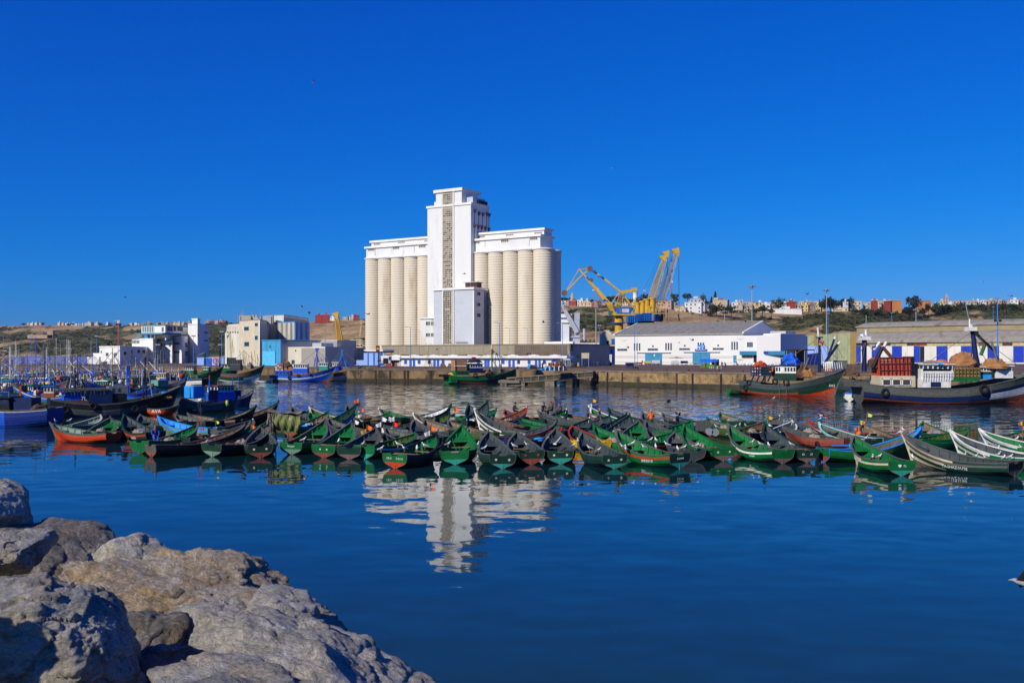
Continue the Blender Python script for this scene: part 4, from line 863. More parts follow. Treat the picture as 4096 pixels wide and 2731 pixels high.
def star(mb, c, r, T):
 v = [T@Vector((0,0,0))]
 for k in range(10):
  a_ = math.pi/2+math.pi*k/5; q = r if k%2 == 0 else r*.45; v.append(T@Vector((math.cos(a_)*q, math.sin(a_)*q, 0)))
 mb.add(v, [(0,k+1,(k+1)%10+1) for k in range(10)])
NS = 7
def felucca(label, hull='dkgreen', inn='dkgreen', low=None, top=None, stripe=None, zebra=None, rail=None, tr=None, trlow='oxide', L=6.6, B=2.15, deco=None, name_=None, num=None, gear=None, seed=0, deckfill=False, band=None, zb=1.95, trnum=None):
 """open wooden fishing boat. strakes, ribs, thwarts, transom, stem and rails are parts"""
 rr = random.Random(seed*31+5); H = Hull(L, B, .86+rr.uniform(-.05,.05), .70, zb+rr.uniform(-.1,.08), draft=.2)
 o = thing('fishing_boat', label, 'boat', group='wooden fishing boats moored side by side')
 P_ = PT; low = low or hull; top = top or hull; rail = rail or hull; tr = tr or hull
 for side in (1, -1):
  for k in range(NS):
   u0, u1 = k/NS, (k+1)/NS; mb = MB(); vs = []
   for t in TS:
    a0 = H.p(t, u0, -.018, side); a1 = H.p(t, u1, 0, side); b1 = H.p(t, u1, .045, side); b0 = H.p(t, u0, .03, side)
    vs.append([a0, a1, b1, b0] if side > 0 else [b0, b1, a1, a0])
   mb.rings(vs)
   # paint: 0 main, 1 stripe at the bow
   col0 = low if k < 2 else (top if k == NS-1 else hull)
   if band and k == NS-2: col0 = band
   col1 = col0
   if zebra and k >= 2 and k%2 == 0: col1 = zebra
   if zebra and len(zebra) > 0 and k >= 2 and k%2 == 1: col1 = hull
   if stripe and k == NS-2: col0 = col1 = stripe
   mb.m = []
   nseg = len(TS)-1; tz = .50+rr.uniform(-.06,.06)
   for i in range(nseg): mb.m += [1 if TS[i] > tz else 0]*4
   mb.m += [0, 1]
   mb.build('strake', [P_[col0], P_[col1]], o)
  # inner lining
  mb = MB(); vs = [[H.p(t, u, .05, side) for u in (0,.12,.25,.4,.6,.8,.98)] for t in TS]
  if side > 0: vs = [list(reversed(r_)) for r_ in vs]
  mb.rings(vs, caps=False, closed=False); mb.build('lining', P_[inn], o)
  # rail
  mb = MB(); vs = []
  for t in TS:
   a_ = H.p(t, 1, 0, side); ins = H.p(t, 1, .10, side); up = Vector((0,0,.04)); out = Vector((0, side*.03, 0))
   r_ = [a_+out-up*.3, a_+out+up, ins+up, ins-up*.3]; vs.append(r_ if side > 0 else r_[::-1])
  mb.rings(vs); mb.build('gunwale', P_[rail], o)
  for i in range(12):
   t = .08+.83*i/11; mb = MB(); vs = []
   for u in (.15,.35,.6,.93):
    a_ = H.p(t-.006, u, .05, side); b_ = H.p(t+.006, u, .05, side); c_ = H.p(t+.006, u, .12, side); d_ = H.p(t-.006, u, .12, side)
    vs.append([a_,b_,c_,d_] if side < 0 else [d_,c_,b_,a_])
   mb.rings(vs); mb.build('rib', P_[inn], o)
 # transom
 def trans(u0, u1, x0, x1, nm, mt, notch=False):
  us = [u0+(u1-u0)*k/7 for k in range(8)]; ring = [H.p(0, u, 0, 1) for u in us]+[H.p(0, u, 0, -1) for u in reversed(us)]
  if notch:
   h = ring[7].z; n_ = H.beam(0); ring[8:8] = [Vector((ring[7].x, n_*f_, h+dz)) for f_, dz in ((.62,.03),(.30,.03),(.24,-.09),(-.24,-.09),(-.30,.03),(-.62,.03))]
  sh = lambda r_, dx: [Vector((q.x+dx, q.y, q.z)) for q in r_]
  MB().rings([sh(ring, x1), sh(ring, x0)]).build(nm, mt, o)
 us_ = .42+rr.uniform(-.05,.06)
 trans(us_, 1.0, -.045, .03, 'transom', P_[tr], True); trans(0.0, us_, -.05, .035, 'transom_bottom', P_[trlow])
 mb = MB(); z1 = H.p(0, us_, 0).z
 for side in (1,-1):
  pts = [H.p(0,u,-.0,side)+Vector((-.05,0,0)) for u in (.02,.15,.3,.45,.7,1)]; mb.tube(pts, .022, 4)
 mb.build('transom_edge', P_[rail] if rr.random() < .6 else PT['weather'], o)
 MB().box(-L/2-.10, -.035, -.25, -L/2+.02, .035, H.p(0,.36,0).z).build('skeg', P_[trlow], o)
 # keel and stem
 mb = MB(); pts = [Vector((H.p(t,0).x, 0, H.keel(t)-.05)) for t in TS[:-1]]; mb.tube(pts, .05, 4); mb.build('keel', P_[low], o)
 mb = MB(); vs = []
 for u in (0,.2,.4,.6,.8,.95,1.0,1.06):
  q = H.p(1, min(u,1), 0); z = q.z+(max(0,u-1))*2.2; w_ = .055
  vs.append([Vector((q.x-.10,-w_,z)), Vector((q.x+.10,-w_*.6,z)), Vector((q.x+.10,w_*.6,z)), Vector((q.x-.10,w_,z))])
 mb.rings(vs); mb.build('stem_post', P_[zebra if (zebra and rr.random() < .35) else rail], o)
 # thwarts, foredeck, floor
 for t, zf in ((.10,.68),(.26,.60),(.43,.58),(.60,.60),(.75,.66)):
  z = H.keel(t)+(H.sheer(t)-H.keel(t))*zf; y = H.p(t, zf, .06).y; x = H.p(t, zf).x; w_ = .13 if t > .15 else .22
  MB().box(x-w_, -y, z-.03, x+w_, y, z+.02).build('thwart', P_[inn] if rr.random() < .6 else PT['wood'], o)
 ts = [.82,.87,.91,.95,.985]; MB().rings([[H.p(t,.80,.05,1), H.p(t,.80,.05,-1), H.p(t,.77,.05,-1), H.p(t,.77,.05,1)] for t in ts]).build('foredeck', P_[inn], o)
 ts = [0.02,.15,.3,.45,.6,.75,.86]; zf = .14 if not deckfill else .5
 MB().rings([[H.p(t,zf+.12,.05,1), H.p(t,zf+.12,.05,-1), H.p(t,zf,.05,-1), H.p(t,zf,.05,1)] for t in ts]).build('floor_boards', PT['weather'] if not deckfill else M_net, o)
 xs = H.p(0,1).x-.075
 Tt = Matrix(((0,0,-1,0),(-1,0,0,0),(0,1,0,0),(0,0,0,1)))   # text on the transom, read from astern
 if deco:
  mb = MB(); z = (H.sheer(0)+z1)/2-.02; w_ = H.beam(0)*.50
  for y in (-w_, w_): star(mb, None, .10, Matrix.Translation((H.p(0,.8).x-.056, y, z)) @ Tt)
  mb.build('star_mark', {'w': mat('mark_cream', (.7,.62,.48), .7), 'r': M_redp}[deco], o)
 if trnum: mtext(trnum, o, M_white, Matrix.Translation((H.p(0,.72).x-.062, 0, (H.sheer(0)+z1)/2-.02)) @ Tt, .17)
 def side_text(body, t, u, size, side, mt=M_white):
  a_ = H.p(t-.04, u, 0, side); b_ = H.p(t+.04, u, 0, side); up_ = (H.p(t, min(1,u+.1), 0, side)-H.p(t, u-.1, 0, side)).normalized()
  xd = (a_-b_).normalized() if side > 0 else (b_-a_).normalized(); n_ = xd.cross(up_).normalized(); up_ = n_.cross(xd); c_ = H.p(t, u, 0, side)+n_*.045
  T = Matrix((( xd.x,up_.x,n_.x,c_.x),(xd.y,up_.y,n_.y,c_.y),(xd.z,up_.z,n_.z,c_.z),(0,0,0,1))); mtext(body, o, mt, T, size)
 if name_: side_text(name_[0], name_[1], .62, name_[2], name_[3])
 if num: side_text(num[0], .80, .74, .24, num[1])
 # gear lying in the boat (ropes, floats, engines are things that stay with it only as fittings)
 if gear: gear(o, H, rr)
 # guano flecks and mud make the old paint uneven: a few proud patches on the rail
 return o, H
def place(o, H, sx, sy, bx, far=1, z=0):
 """stern at photo pixel (sx, sy) on the water, stem head showing at bx, bow farther (1) or nearer (-1) than the stern"""
 s = G(sx, sy); best = None; Ls = H.L*(1+H.rake)
 for k in range(-180, 180):
  a_ = R(k); d = Vector((math.sin(a_), math.cos(a_)))
  if d.y*far < -.02: continue
  b_ = s+Vector((d.x, d.y, 0))*Ls; e = abs(CX+FPX*b_.x/b_.y-bx)
  if best is None or e < best[0]: best = (e, a_, d)
 _, a_, d = best; c = s+Vector((d.x, d.y, 0))*(H.L/2)
 o.location = (c.x, c.y, z); o.rotation_euler = (R(random.uniform(-2.5,2.5)), 0, math.pi/2-a_)
 return o
# ---------------------------------------------------------------- things aboard
def local_thing(name, label, cat, boat, x, y, z, rz=0, group=None):
 """a thing standing in a boat: top-level, placed where the boat carries it"""
 M_ = Matrix.Translation(boat.location) @ boat.rotation_euler.to_matrix().to_4x4(); p = M_ @ Vector((x, y, z))
 return thing(name, label, cat, p, boat.rotation_euler.z+rz, group)
M_gw = mat('gull_white', (.74,.74,.73), .8, .06, 8); M_gg = mat('gull_grey', (.30,.31,.33), .8, .15, 8); M_gb = mat('gull_beak', (.45,.28,.03), .6); M_gbr = mat('gull_brown', (.20,.17,.14), .9, .3, 9); M_gk = mat('gull_black', (.02,.02,.02), .7)
def gull_meshes():
 b = MB(); b.rings([[(x, r_*math.cos(2*math.pi*k/8), z+r_*1.05*math.sin(2*math.pi*k/8)) for k in range(8)] for x, z, r_ in ((-.20,.17,.012),(-.12,.20,.05),(0,.235,.085),(.08,.27,.085),(.125,.32,.06),(.14,.37,.042),(.15,.40,.045),(.17,.415,.042),(.195,.415,.02))])
 w_ = MB()
 for sd in (1,-1): w_.rings([[(x, sd*(y+dy), z+dz) for dy, dz in ((0,-.045),(.012,0),(0,.045),(-.02,.0))] for x, y, z in ((-.27,.015,.175),(-.15,.06,.215),(0,.088,.25),(.07,.085,.265))])
 k_ = MB().rings([[(.19,-.012,.405),(.19,.012,.405),(.19,0,.425)],[(.245,-.004,.395),(.245,.004,.395),(.245,0,.405)]])
 l_ = MB().cyl((.0,.03,0),(.01,.03,.18),.008,.008,4).cyl((.0,-.03,0),(.01,-.03,.18),.008,.008,4).box(-.01,.015,0,.05,.045,.008).box(-.01,-.045,0,.05,-.015,.008)
 return b.mesh('gull_body', M_gw, True), w_.mesh('gull_wings', M_gg), w_.mesh('gull_wings_brown', M_gbr), k_.mesh('gull_beak', M_gb), l_.mesh('gull_legs', M_gb)
GB, GW, GWB, GK, GL = gull_meshes()
def gull(loc, rz, label, young=False, s=1.15):
 o = thing('seagull', label, 'seagull', loc, rz, 'seagulls resting on the boats'); o.scale = (s,s,s)
 link('body', GB, o); link('wings', GWB if young else GW, o); link('beak', GK, o); link('legs', GL, o); return o
def flying(px, py, D, label, rz=0, span=1.3, up=.5, dark=True, roll=0, bank=0):
 p = P(px, py, D); o = thing('seagull', label, 'seagull', p, rz, 'seagulls in flight'); mw_ = M_gk if dark else M_gg
 MB().rings([[(x, r_*math.cos(k*math.pi/3), z+r_*math.sin(k*math.pi/3)) for k in range(6)] for x, z, r_ in ((-.28,0,.02),(-.15,0,.055),(0,0,.075),(.15,.01,.06),(.22,.03,.045),(.27,.02,.02),(.33,.0,.008))]).build('body', M_gw if not dark else M_gg, o, True)
 for sd in (1,-1):
  MB().rings([[(.10-q*.3-.10*w_, sd*q*span/1.3, z), (.10-q*.3, sd*q*span/1.3, z+.02), (.10-q*.3+.10*w_, sd*q*span/1.3, z), (.1-q*.3, sd*q*span/1.3, z-.012)] for q, z, w_ in ((.04,0,1),(.25,.12*up,1),(.45,.26*up,.9),(.65,.20*up,.3))]).build('wing', mw_, o)
 o.rotation_euler = (roll, bank, rz); return o
# people ------------------------------------------------------------
def person(loc, rz, label, jacket, trousers, pose='stand', hat=None, s=1.0, held=None):
 o = thing('person', label, 'person', loc, rz); key = (pose,)
 J = {'pel':(0,0,.93),'w':(0,0,1.08),'ch':(0,0,1.30),'nk':(0,0,1.47),'hd':(.02,0,1.60),'tp':(.02,0,1.72),
   'lh':(0,.10,.90),'lk':(.03,.12,.50),'la':(0,.12,.09),'lt':(.16,.13,.05),'rh':(0,-.10,.90),'rk':(.02,-.12,.50),'ra':(-.02,-.12,.09),'rt':(.14,-.13,.05),
   'ls':(0,.20,1.38),'le':(-.02,.27,1.12),'lw':(.08,.27,.88),'lf':(.12,.26,.78),'rs':(0,-.20,1.38),'re':(-.02,-.27,1.12),'rw':(.10,-.26,.88),'rf':(.14,-.25,.78)}
 if pose == 'sit': J.update(pel=(0,0,.52), w=(.02,0,.68), ch=(.08,0,.92), nk=(.14,0,1.08), hd=(.20,0,1.20), tp=(.22,0,1.31), lh=(.05,.10,.50), lk=(.45,.13,.52), la=(.48,.13,.08), lt=(.62,.13,.05), rh=(.05,-.10,.50), rk=(.45,-.13,.50), ra=(.45,-.13,.08), rt=(.58,-.13,.05), ls=(.08,.2,1.0), le=(.20,.27,.76), lw=(.42,.18,.68), lf=(.52,.14,.66), rs=(.08,-.2,1.0), re=(.22,-.27,.76), rw=(.44,-.16,.68), rf=(.53,-.12,.64))
 if pose == 'bend': J.update(w=(.08,0,1.05), ch=(.28,0,1.20), nk=(.42,0,1.28), hd=(.54,0,1.34), tp=(.64,0,1.40), ls=(.3,.2,1.24), le=(.42,.24,1.0), lw=(.55,.2,.80), lf=(.6,.19,.71), rs=(.3,-.2,1.24), re=(.42,-.24,1.0), rw=(.55,-.2,.82), rf=(.6,-.19,.73))
 if pose == 'work': J.update(le=(.08,.30,1.14), lw=(.32,.22,1.14), lf=(.42,.2,1.16), re=(.05,-.30,1.16), rw=(.30,-.26,1.2), rf=(.40,-.24,1.22))
 if pose == 'walk': J.update(lk=(.16,.11,.52), la=(.22,.11,.12), lt=(.37,.11,.09), rk=(-.05,-.11,.50), ra=(-.28,-.11,.13), rt=(-.15,-.11,.05))
 ks = list(J); ix = {k: i for i, k in enumerate(ks)}
 E = [('pel','w'),('w','ch'),('ch','nk'),('nk','hd'),('hd','tp'),('pel','lh'),('lh','lk'),('lk','la'),('la','lt'),('pel','rh'),('rh','rk'),('rk','ra'),('ra','rt'),('ch','ls'),('ls','le'),('le','lw'),('lw','lf'),('ch','rs'),('rs','re'),('re','rw'),('rw','rf')]
 Rr = dict(pel=.15,w=.14,ch=.17,nk=.065,hd=.10,tp=.07,lh=.10,lk=.075,la=.05,lt=.045,rh=.10,rk=.075,ra=.05,rt=.045,ls=.085,le=.055,lw=.04,lf=.035,rs=.085,re=.055,rw=.04,rf=.035)
 ck = 'body_'+pose
 if ck not in BODY:
  me_ = bpy.data.meshes.new(ck); me_.from_pydata([J[k] for k in ks], [(ix[a], ix[b]) for a, b in E], [])
  ob = bpy.data.objects.new('tmp', me_); COL.objects.link(ob); sk = ob.modifiers.new('s', 'SKIN'); me_.skin_vertices[0].data[0].use_root = True
  for k in ks: me_.skin_vertices[0].data[ix[k]].radius = (Rr[k], Rr[k])
  sd = ob.modifiers.new('d', 'SUBSURF'); sd.levels = 1
  dg = bpy.context.evaluated_depsgraph_get(); out = bpy.data.meshes.new_from_object(ob.evaluated_get(dg)); bpy.data.objects.remove(ob)
  seg = [(Vector(J[a]), Vector(J[b]), a, b) for a, b in E]; mi = []
  for pl in out.polygons:
   c = pl.center; best = min(seg, key=lambda q: (c-(q[0]+(q[1]-q[0])*max(0, min(1, (c-q[0]).dot(q[1]-q[0])/max(1e-6, (q[1]-q[0]).length_squared))))).length)
   b = best[3]; mi.append(0 if b in ('hd','tp','nk','lf','rf') else (2 if b in ('lk','la','rk','ra','lh','rh') else (3 if b in ('lt','rt') else 1)))
  out['mi'] = mi; BODY[ck] = out
 me_ = BODY[ck].copy(); me_.name = 'body'; me_.materials.clear()
 for q in (M_skin, jacket, trousers, M_shoe): me_.materials.append(q)
 me_.polygons.foreach_set('material_index', list(BODY[ck]['mi'])); me_.polygons.foreach_set('use_smooth', [True]*len(me_.polygons))
 link('body', me_, o); hd = Vector(J['hd']); dx = .06
 MB().blob((hd.x-.02, 0, hd.z+.06), (.115,.10,.10), 8, 5).build('hair' if hat is None else 'hat', hat or M_hair, o, True)
 for y in (.035,-.035): MB().blob((hd.x+.098, y, hd.z+.02), (.012,.014,.012), 5, 3).build('eye', M_gk, o)
 MB().rings([[(hd.x+.09,-.014,hd.z-.03),(hd.x+.09,.014,hd.z-.03),(hd.x+.09,0,hd.z+.02)],[(hd.x+.125,-.01,hd.z-.03),(hd.x+.125,.01,hd.z-.03),(hd.x+.10,0,hd.z+.01)]]).build('nose', M_skin, o)
 o.scale = (s,s,s); return o
BODY = {}
M_skin = mat('skin', (.30,.16,.10), .6, .1); M_hair = mat('hair', (.02,.015,.012), .7); M_shoe = mat('shoe', (.02,.02,.02), .6)
C_or = mat('cloth_orange', (.85,.16,.01), .8, .1); C_bl = mat('cloth_blue', (.02,.05,.30), .8); C_dk = mat('cloth_dark', (.03,.03,.035), .9); C_gr = mat('cloth_grey', (.12,.12,.12), .9); C_br = mat('cloth_brown', (.08,.05,.035), .9); C_red = mat('cloth_red', (.4,.03,.02), .8); C_wh = mat('cloth_white', (.6,.6,.6), .8); C_ol = mat('cloth_olive', (.07,.08,.03), .9); C_pk = mat('cloth_pink', (.5,.2,.25), .8)
# flags, floats, engines as things set in boats
F_or = mat('flag_orange', (.85,.15,.01), .8, .1); F_wh = mat('flag_white', (.72,.72,.72), .8, .1); F_bk = mat('flag_black', (.02,.02,.025), .8); F_red = mat('flag_red', (.7,.03,.02), .8); F_lime = mat('flag_lime', (.5,.65,.08), .8); F_ye = mat('flag_ochre', (.6,.32,.04), .8)
def flag_pole(loc, label, flags, h=1.6, lean=(.1,.0), size=.35):
 o = thing('marker_flag', label, 'marker flag', loc, 0, 'marker flags standing in the boats')
 top = Vector((lean[0]*h, lean[1]*h, h)); MB().tube([(0,0,0), top], .018, 5).build('pole', PT['wood'], o)
 rr = random.Random(int(loc[0]*100)); 
 for k, fm in enumerate(flags):
  c = top*(1-.02-.22*k); sgn = 1 if (k+int(abs(loc[0])*10))%2 == 0 else -1; mb = MB(); vs = []
  for i in range(5):
   x = i/4; y = .06*math.sin(x*5+k); vs.append([c+Vector((sgn*x*size, y, -x*size*.45)), c+Vector((sgn*x*size*.8, y+.01, -size*.85-x*size*.1)), c+Vector((sgn*x*size*.8, y+.02, -size*.85-x*size*.1)), c+Vector((sgn*x*size, y+.012, -x*size*.45))])
  mb.rings(vs); mb.build('flag', fm, o)
 return o
def floatball(loc, r, mt, label): o = MB().blob((0,0,0), (r,r,r*1.15), 10, 8).build('float_buoy', mt, smooth=True); o.location = loc; return tag(o, label, 'buoy', 'float buoys among the fishing gear')
def heap(o_, name, mt, c, rad, seed=0, label=None, cat='net'):
 mb = MB(); rr = random.Random(seed)
 n, k = 12, 6; rs = []
 for i in range(k+1):
  a_ = math.pi/2*i/k; rs.append([(c[0]+rad[0]*math.cos(a_)*math.cos(2*math.pi*j/n)*(1+rr.uniform(-.2,.2)), c[1]+rad[1]*math.cos(a_)*math.sin(2*math.pi*j/n)*(1+rr.uniform(-.2,.2)), c[2]+rad[2]*math.sin(a_)*(1+rr.uniform(-.25,.25))) for j in range(n)])
 mb.rings(rs); ob = mb.build(name, mt, o_)
 return ob
# gear builders for feluccas (fitted gear is a part of the boat's look)
def g_oars(o, H, rr):
 for y in (.25,-.3):
  MB().cyl((-H.L*.32, y, .62), (H.L*.22, y+rr.uniform(-.2,.2), .74), .03, .03, 5).build('oar', PT['wood'], o)
def g_ropes(o, H, rr):
 for k in range(3):
  c = (rr.uniform(-1.8,1.2), rr.uniform(-.4,.4), .28); MB().torus(c, (rr.uniform(-.3,.3),rr.uniform(-.3,.3),1), .22, .05, 12, 5).torus((c[0]+.03,c[1],c[2]+.07), (0.1,0,1), .2, .05, 12, 5).build('rope_coil', [M_rope, mat('rope_orange', (.35,.10,.04), .9), M_net][k], o)
def g_box(o, H, rr):
 MB().box(-2.4,-.75,.5,-1.7,.75,.62).build('stern_box', PT['mauve'], o); MB().box(-2.35,-.6,.62,-1.85,.6,.74).build('box_cover', mat('box_cover', (.30,.24,.20), .8), o)
def g_nets(o, H, rr):
 heap(o, 'net_heap', M_net, (rr.uniform(-1.5,-.6), 0, .25), (1.0,.65,.5), rr.randrange(99)); heap(o, 'net_heap', mat('net_tan', (.30,.24,.18), .95, .3, 5, bump=.8, bsc=10), (rr.uniform(.2,1), .1, .3), (.7,.5,.55), rr.randrange(99)); g_ropes(o, H, rr)
def g_engine(o, H, rr):
 MB().box(-.9,-.3,.2,-.1,.3,.65).build('engine_box', PT['grey'], o); MB().cyl((.0,-.25,.7),(0,.25,.7),.22,.22,12).build('winch_drum', M_steel, o); MB().cyl((.5,-.2,.75),(.5,.3,.75),.16,.16,12).build('winch_drum', M_steel, o); g_nets(o, H, rr)
def g_boards(o, H, rr):
 for k in range(3): MB().box(-1.6+k*.25, -.85, .66+k*.012, -1.45+k*.25, .85, .69+k*.012).build('loose_board', PT['wood'], o)
# ---------------------------------------------------------------- the row of wooden boats
BO = {}
def boat(key, sx, sy, bx, far, label, **k):
 z = k.pop('z', 0); k.pop('L', 0); e = (sy-HOR)/CAMZ; L = min(7.8, max(5.9, abs(bx-sx)/e/.88/1.12))
 k.setdefault('gear', GEARS[len(BO)%7] if key[0] in 'bcyD' else None); dx = min(.98, abs(bx-sx)/e/L/1.12); Db = G(0, sy).y+L*1.12*math.sqrt(1-dx*dx)
 if key in BPY: k['zb'] = min(2.5, max(1.25, CAMZ-(BPY[key]-HOR)*Db/FPX))
 o, H = felucca(label, seed=len(BO)+1, L=L, **k); place(o, H, sx, sy, bx, far, z); BO[key] = (o, H); return o
GEARS = [g_nets, g_ropes, g_boards, None, g_oars, g_engine, g_oars]
BPY = dict(A1=1690,A1b=1666,A2=1672,A3=1655,A4=1655,A5=1664,A6=1655,A7=1664,A8=1626,A8b=1612,A9a=1698,A9b=1700,A9c=1690,A10=1690,B0=1686,A11=1706,B2=1681,B3=1691,B4=1714,B5=1770,B6=1736,B7=1696,C1=1725,C2=1730,C3=1716,C4=1732,C5=1717,C6=1730,D1=1702,D2=1699,D3=1696,E1=1701,E2=1742,E3=1742,E4=1735,E5=1729,E6=1730,E7=1740,
 b1=1625,b2=1625,b3=1649,b4=1623,b4b=1619,b5=1668,b5b=1662,b6=1632,b7=1623,b8=1651,b9=1674,b10=1647,b11=1690,b12=1740,b13=1680,c0=1619,c1=1608,c2=1634,c3=1628,c4=1666,c5=1642,c6=1650,c7=1636,c8=1685,c8b=1710,c9=1670,c10=1670,c11=1630,c12=1630,c13=1651,c14=1657,y1=1706,y2=1704,c9b=1681,c16=1681,c10b=1700,c15=1647,D8=1664,D8b=1700,D4=1710,D5=1683,D6=1692,D7=1695)
# front row, left to right
boat('A1', 450, 1772, 200, 1, 'bright red hulled wooden boat, leftmost of the moored row', hull='orange', low='orange', top='weather', inn='palegreen', rail='weather', trlow='oxide', zb=1.5, L=5.2)
boat('A1b', 255, 1742, 408, 1, 'green boat with cream striped bow rising behind the red boat', hull='green', zebra='cream', rail='cream', inn='palegreen', zb=1.7)
boat('A2', 377, 1770, 440, 1, 'dark boat with white edged transom and tan net heap, right of the red boat', hull='dkgreen', inn='green', trlow='mauve', rail='weather', gear=g_nets, trnum='IIII  IIII', L=6.2)
boat('A3', 622, 1771, 497, 1, 'dark green boat with red top stripe and orange bottom named in white', hull='dkgreen', stripe='red', low='orange', inn='slate', trlow='orange', name_=('CHARIA', .30, .26, 1), gear=g_engine, L=6.2)
boat('A4', 655, 1741, 558, 1, 'slate boat with pale striped bow behind the blue lined boat, left of it', hull='slate', zebra='cream', inn='slate', rail='weather')
boat('A5', 855, 1752, 632, 1, 'boat with vivid blue interior and pale turquoise outside', hull='palegreen', stripe='sky', inn='sky', rail='sky', trlow='palegreen', zb=1.8)
boat('A6', 850, 1722, 703, 1, 'dark boat with pale cream striped bow, just right of the blue lined boat', hull='dkgreen', zebra='cream', inn='weather', rail='weather')
boat('A7', 960, 1715, 752, 1, 'worn dark boat with grey wood interior lying across behind the blue lined boat', hull='black', inn='wood', rail='weather', top='wood', gear=g_ropes)
boat('A8', 735, 1722, 1026, 1, 'long black boat with white number on a high green bow', hull='black', inn='wood', rail='dkgreen', num=('7-5287', 1), L=8.2)
boat('A8b', 860, 1706, 1112, 1, 'dark boat with red line and white stem post, behind the tarpaulin', hull='black', stripe='red', inn='brown', rail='dkgreen', L=8)
boat('A9a', 563, 1814, 798, 1, 'green sterned boat half hidden by the long black boat in the left front row', hull='green', inn='green', low='palegreen', trlow='green', rail='weather', gear=g_nets)
boat('A9b', 610, 1828, 985, 1, 'long black sided boat full of nets with red bottomed transom', hull='black', inn='brown', trlow='oxide', tr='weather', rail='weather', gear=g_nets, deckfill=True, L=7.6)
boat('A9c', 735, 1800, 1004, 1, 'worn grey railed boat packed with coiled gear behind the net filled boat', hull='dkgreen', inn='weather', rail='weather', gear=g_engine, L=7.2)
boat('A10', 851, 1826, 1080, 1, 'boat with pale grey green transom, third from the left in the front row', hull='black', inn='wood', tr='dkgreen', trlow='palegreen', rail='weather', gear=g_nets, deckfill=True, L=7)
boat('B0', 1000, 1790, 1068, 1, 'green bowed boat squeezed between the net filled boats and the tarpaulin', hull='dkgreen', inn='green', rail='green', gear=g_ropes)
boat('A11', 1042, 1831, 1043, 1, 'empty dark green boat with two stars and oxide red bottom, seen from astern', hull='dkgreen', inn='slate', trlow='oxide', rail='weather', deco='w')
boat('B2', 1166, 1818, 1299, 1, 'green boat with pale green bottom and clean green thwarts', hull='green', low='grey', inn='green', tr='green', trlow='palegreen', rail='weather', trnum='Wydad', L=7)
boat('B3', 1295, 1831, 1402, 1, 'green boat with faded oxide bottom, right of the pale bottomed one', hull='grey', top='weather', inn='green', tr='green', trlow='oxide', rail='weather', trnum='\u2605      \u2605', L=7.2, gear=g_boards)
boat('B4', 1398, 1837, 1500, 1, 'dark slate boat with mauve brown bottomed transom', hull='dkgreen', inn='slate', trlow='mauve', rail='weather', L=7)
boat('B5', 1462, 1836, 1665, 1, 'low green boat with white side stripe carrying three gulls', hull='green', stripe='white', inn='olive', trlow='teal', rail='green', L=6.8, zb=1.3)
boat('B6', 1581, 1873, 1742, 1, 'bright green boat with orange red keel and white number on its transom', hull='dkgreen', inn='green', tr='green', trlow='orange', rail='black', trnum='CRG      7-3101', gear=g_boards)
boat('B7', 1822, 1858, 1853, 1, 'vivid green boat seen from astern with turquoise bottom and covered box', hull='dkgreen', inn='green', tr='green', trlow='teal', rail='green', gear=g_box, B=2.35)
boat('C1', 2008, 1874, 1952, 1, 'dark boat with two cream stars and turquoise bottom, right of the vivid green boat', hull='dkgreen', low='teal', inn='slate', trlow='teal', rail='weather', deco='w')
boat('C2', 2127, 1858, 2064, 1, 'dark boat with two red stars and red brown bottom', hull='dkgreen', inn='slate', trlow='oxide', rail='weather', deco='r')
boat('C3', 2243, 1856, 2222, 1, 'dark boat with two white stars and a turquoise waterline, red breasthook at its bow', hull='dkgreen', inn='slate', trlow='teal', rail='weather', deco='w')
boat('C4', 2458, 1874, 2327, 1, 'dark boat with white stars showing its long left side and gulls on its thwarts', hull='dkgreen', inn='slate', low='weather', trlow='teal', rail='weather', deco='w', L=7)
boat('C5', 2716, 1873, 2462, 1, 'bright green boat with red side stripe and white name', hull='green', low='teal', stripe='red', inn='green', trlow='teal', tr='dkgreen', rail='weather', name_=('SBIKRIA III', .30, .24, 1), L=8.6, trnum='Z-2104')
boat('C6', 2770, 1846, 2693, 1, 'round grey black boat with weathered hull covered in guano', hull='slate', inn='weather', tr='slate', trlow='slate', rail='weather')
boat('D1', 2893, 1844, 2737, 1, 'green boat with pink stars, black rub strake and red patch', hull='green', band='black', inn='green', trlow='mauve', low='mauve', rail='green', deco='w', L=7.6)
boat('D2', 3128, 1854, 2912, 1, 'bright green boat with two white side stripes and a brown bottom', hull='green', stripe='white', inn='green', low='mauve', trlow='mauve', rail='weather', L=8, name_=('L\u0131maw', .30, .20, 1))
boat('D3', 3226, 1850, 3056, 1, 'black boat with dark bow and mauve bottom beside the white striped green boat', hull='dkgreen', inn='slate', trlow='mauve', rail='dkgreen', trnum='ES        ST', L=7.8)
boat('E1', 3300, 1848, 3686, 1, 'big green boat with bright blue gunwale and banded bow pointing right', hull='green', zebra='olive', low='olive', rail='sky', inn='weather', L=8.4, zb=1.9)
boat('E2', 3604, 1903, 3412, 1, 'small green boat with white weathered band, buoys and flags at its bow', hull='green', stripe='cream', zebra='cream', inn='green', tr='green', trlow='teal', rail='weather', L=5.6, name_=('AL AMAL', .72, .24, 1), trnum='\u2665  72')
boat('E3', 4055, 1906, 3613, 1, 'heavily weathered dark boat with cream striped bow and gulls along its rail', hull='dkgreen', zebra='cream', stripe='weather', inn='slate', tr='black', trlow='weather', rail='weather', low='weather', L=7.8, name_=('TAGHAZOUTE', .46, .24, 1), zb=2.1)
boat('E4', 4230, 1885, 3805, 1, 'green boat with bold white stripes along its whole bow, far right', hull='green', zebra='white', inn='slate', rail='white', L=7.8, name_=('7-1898', .42, .3, 1), zb=2.05)
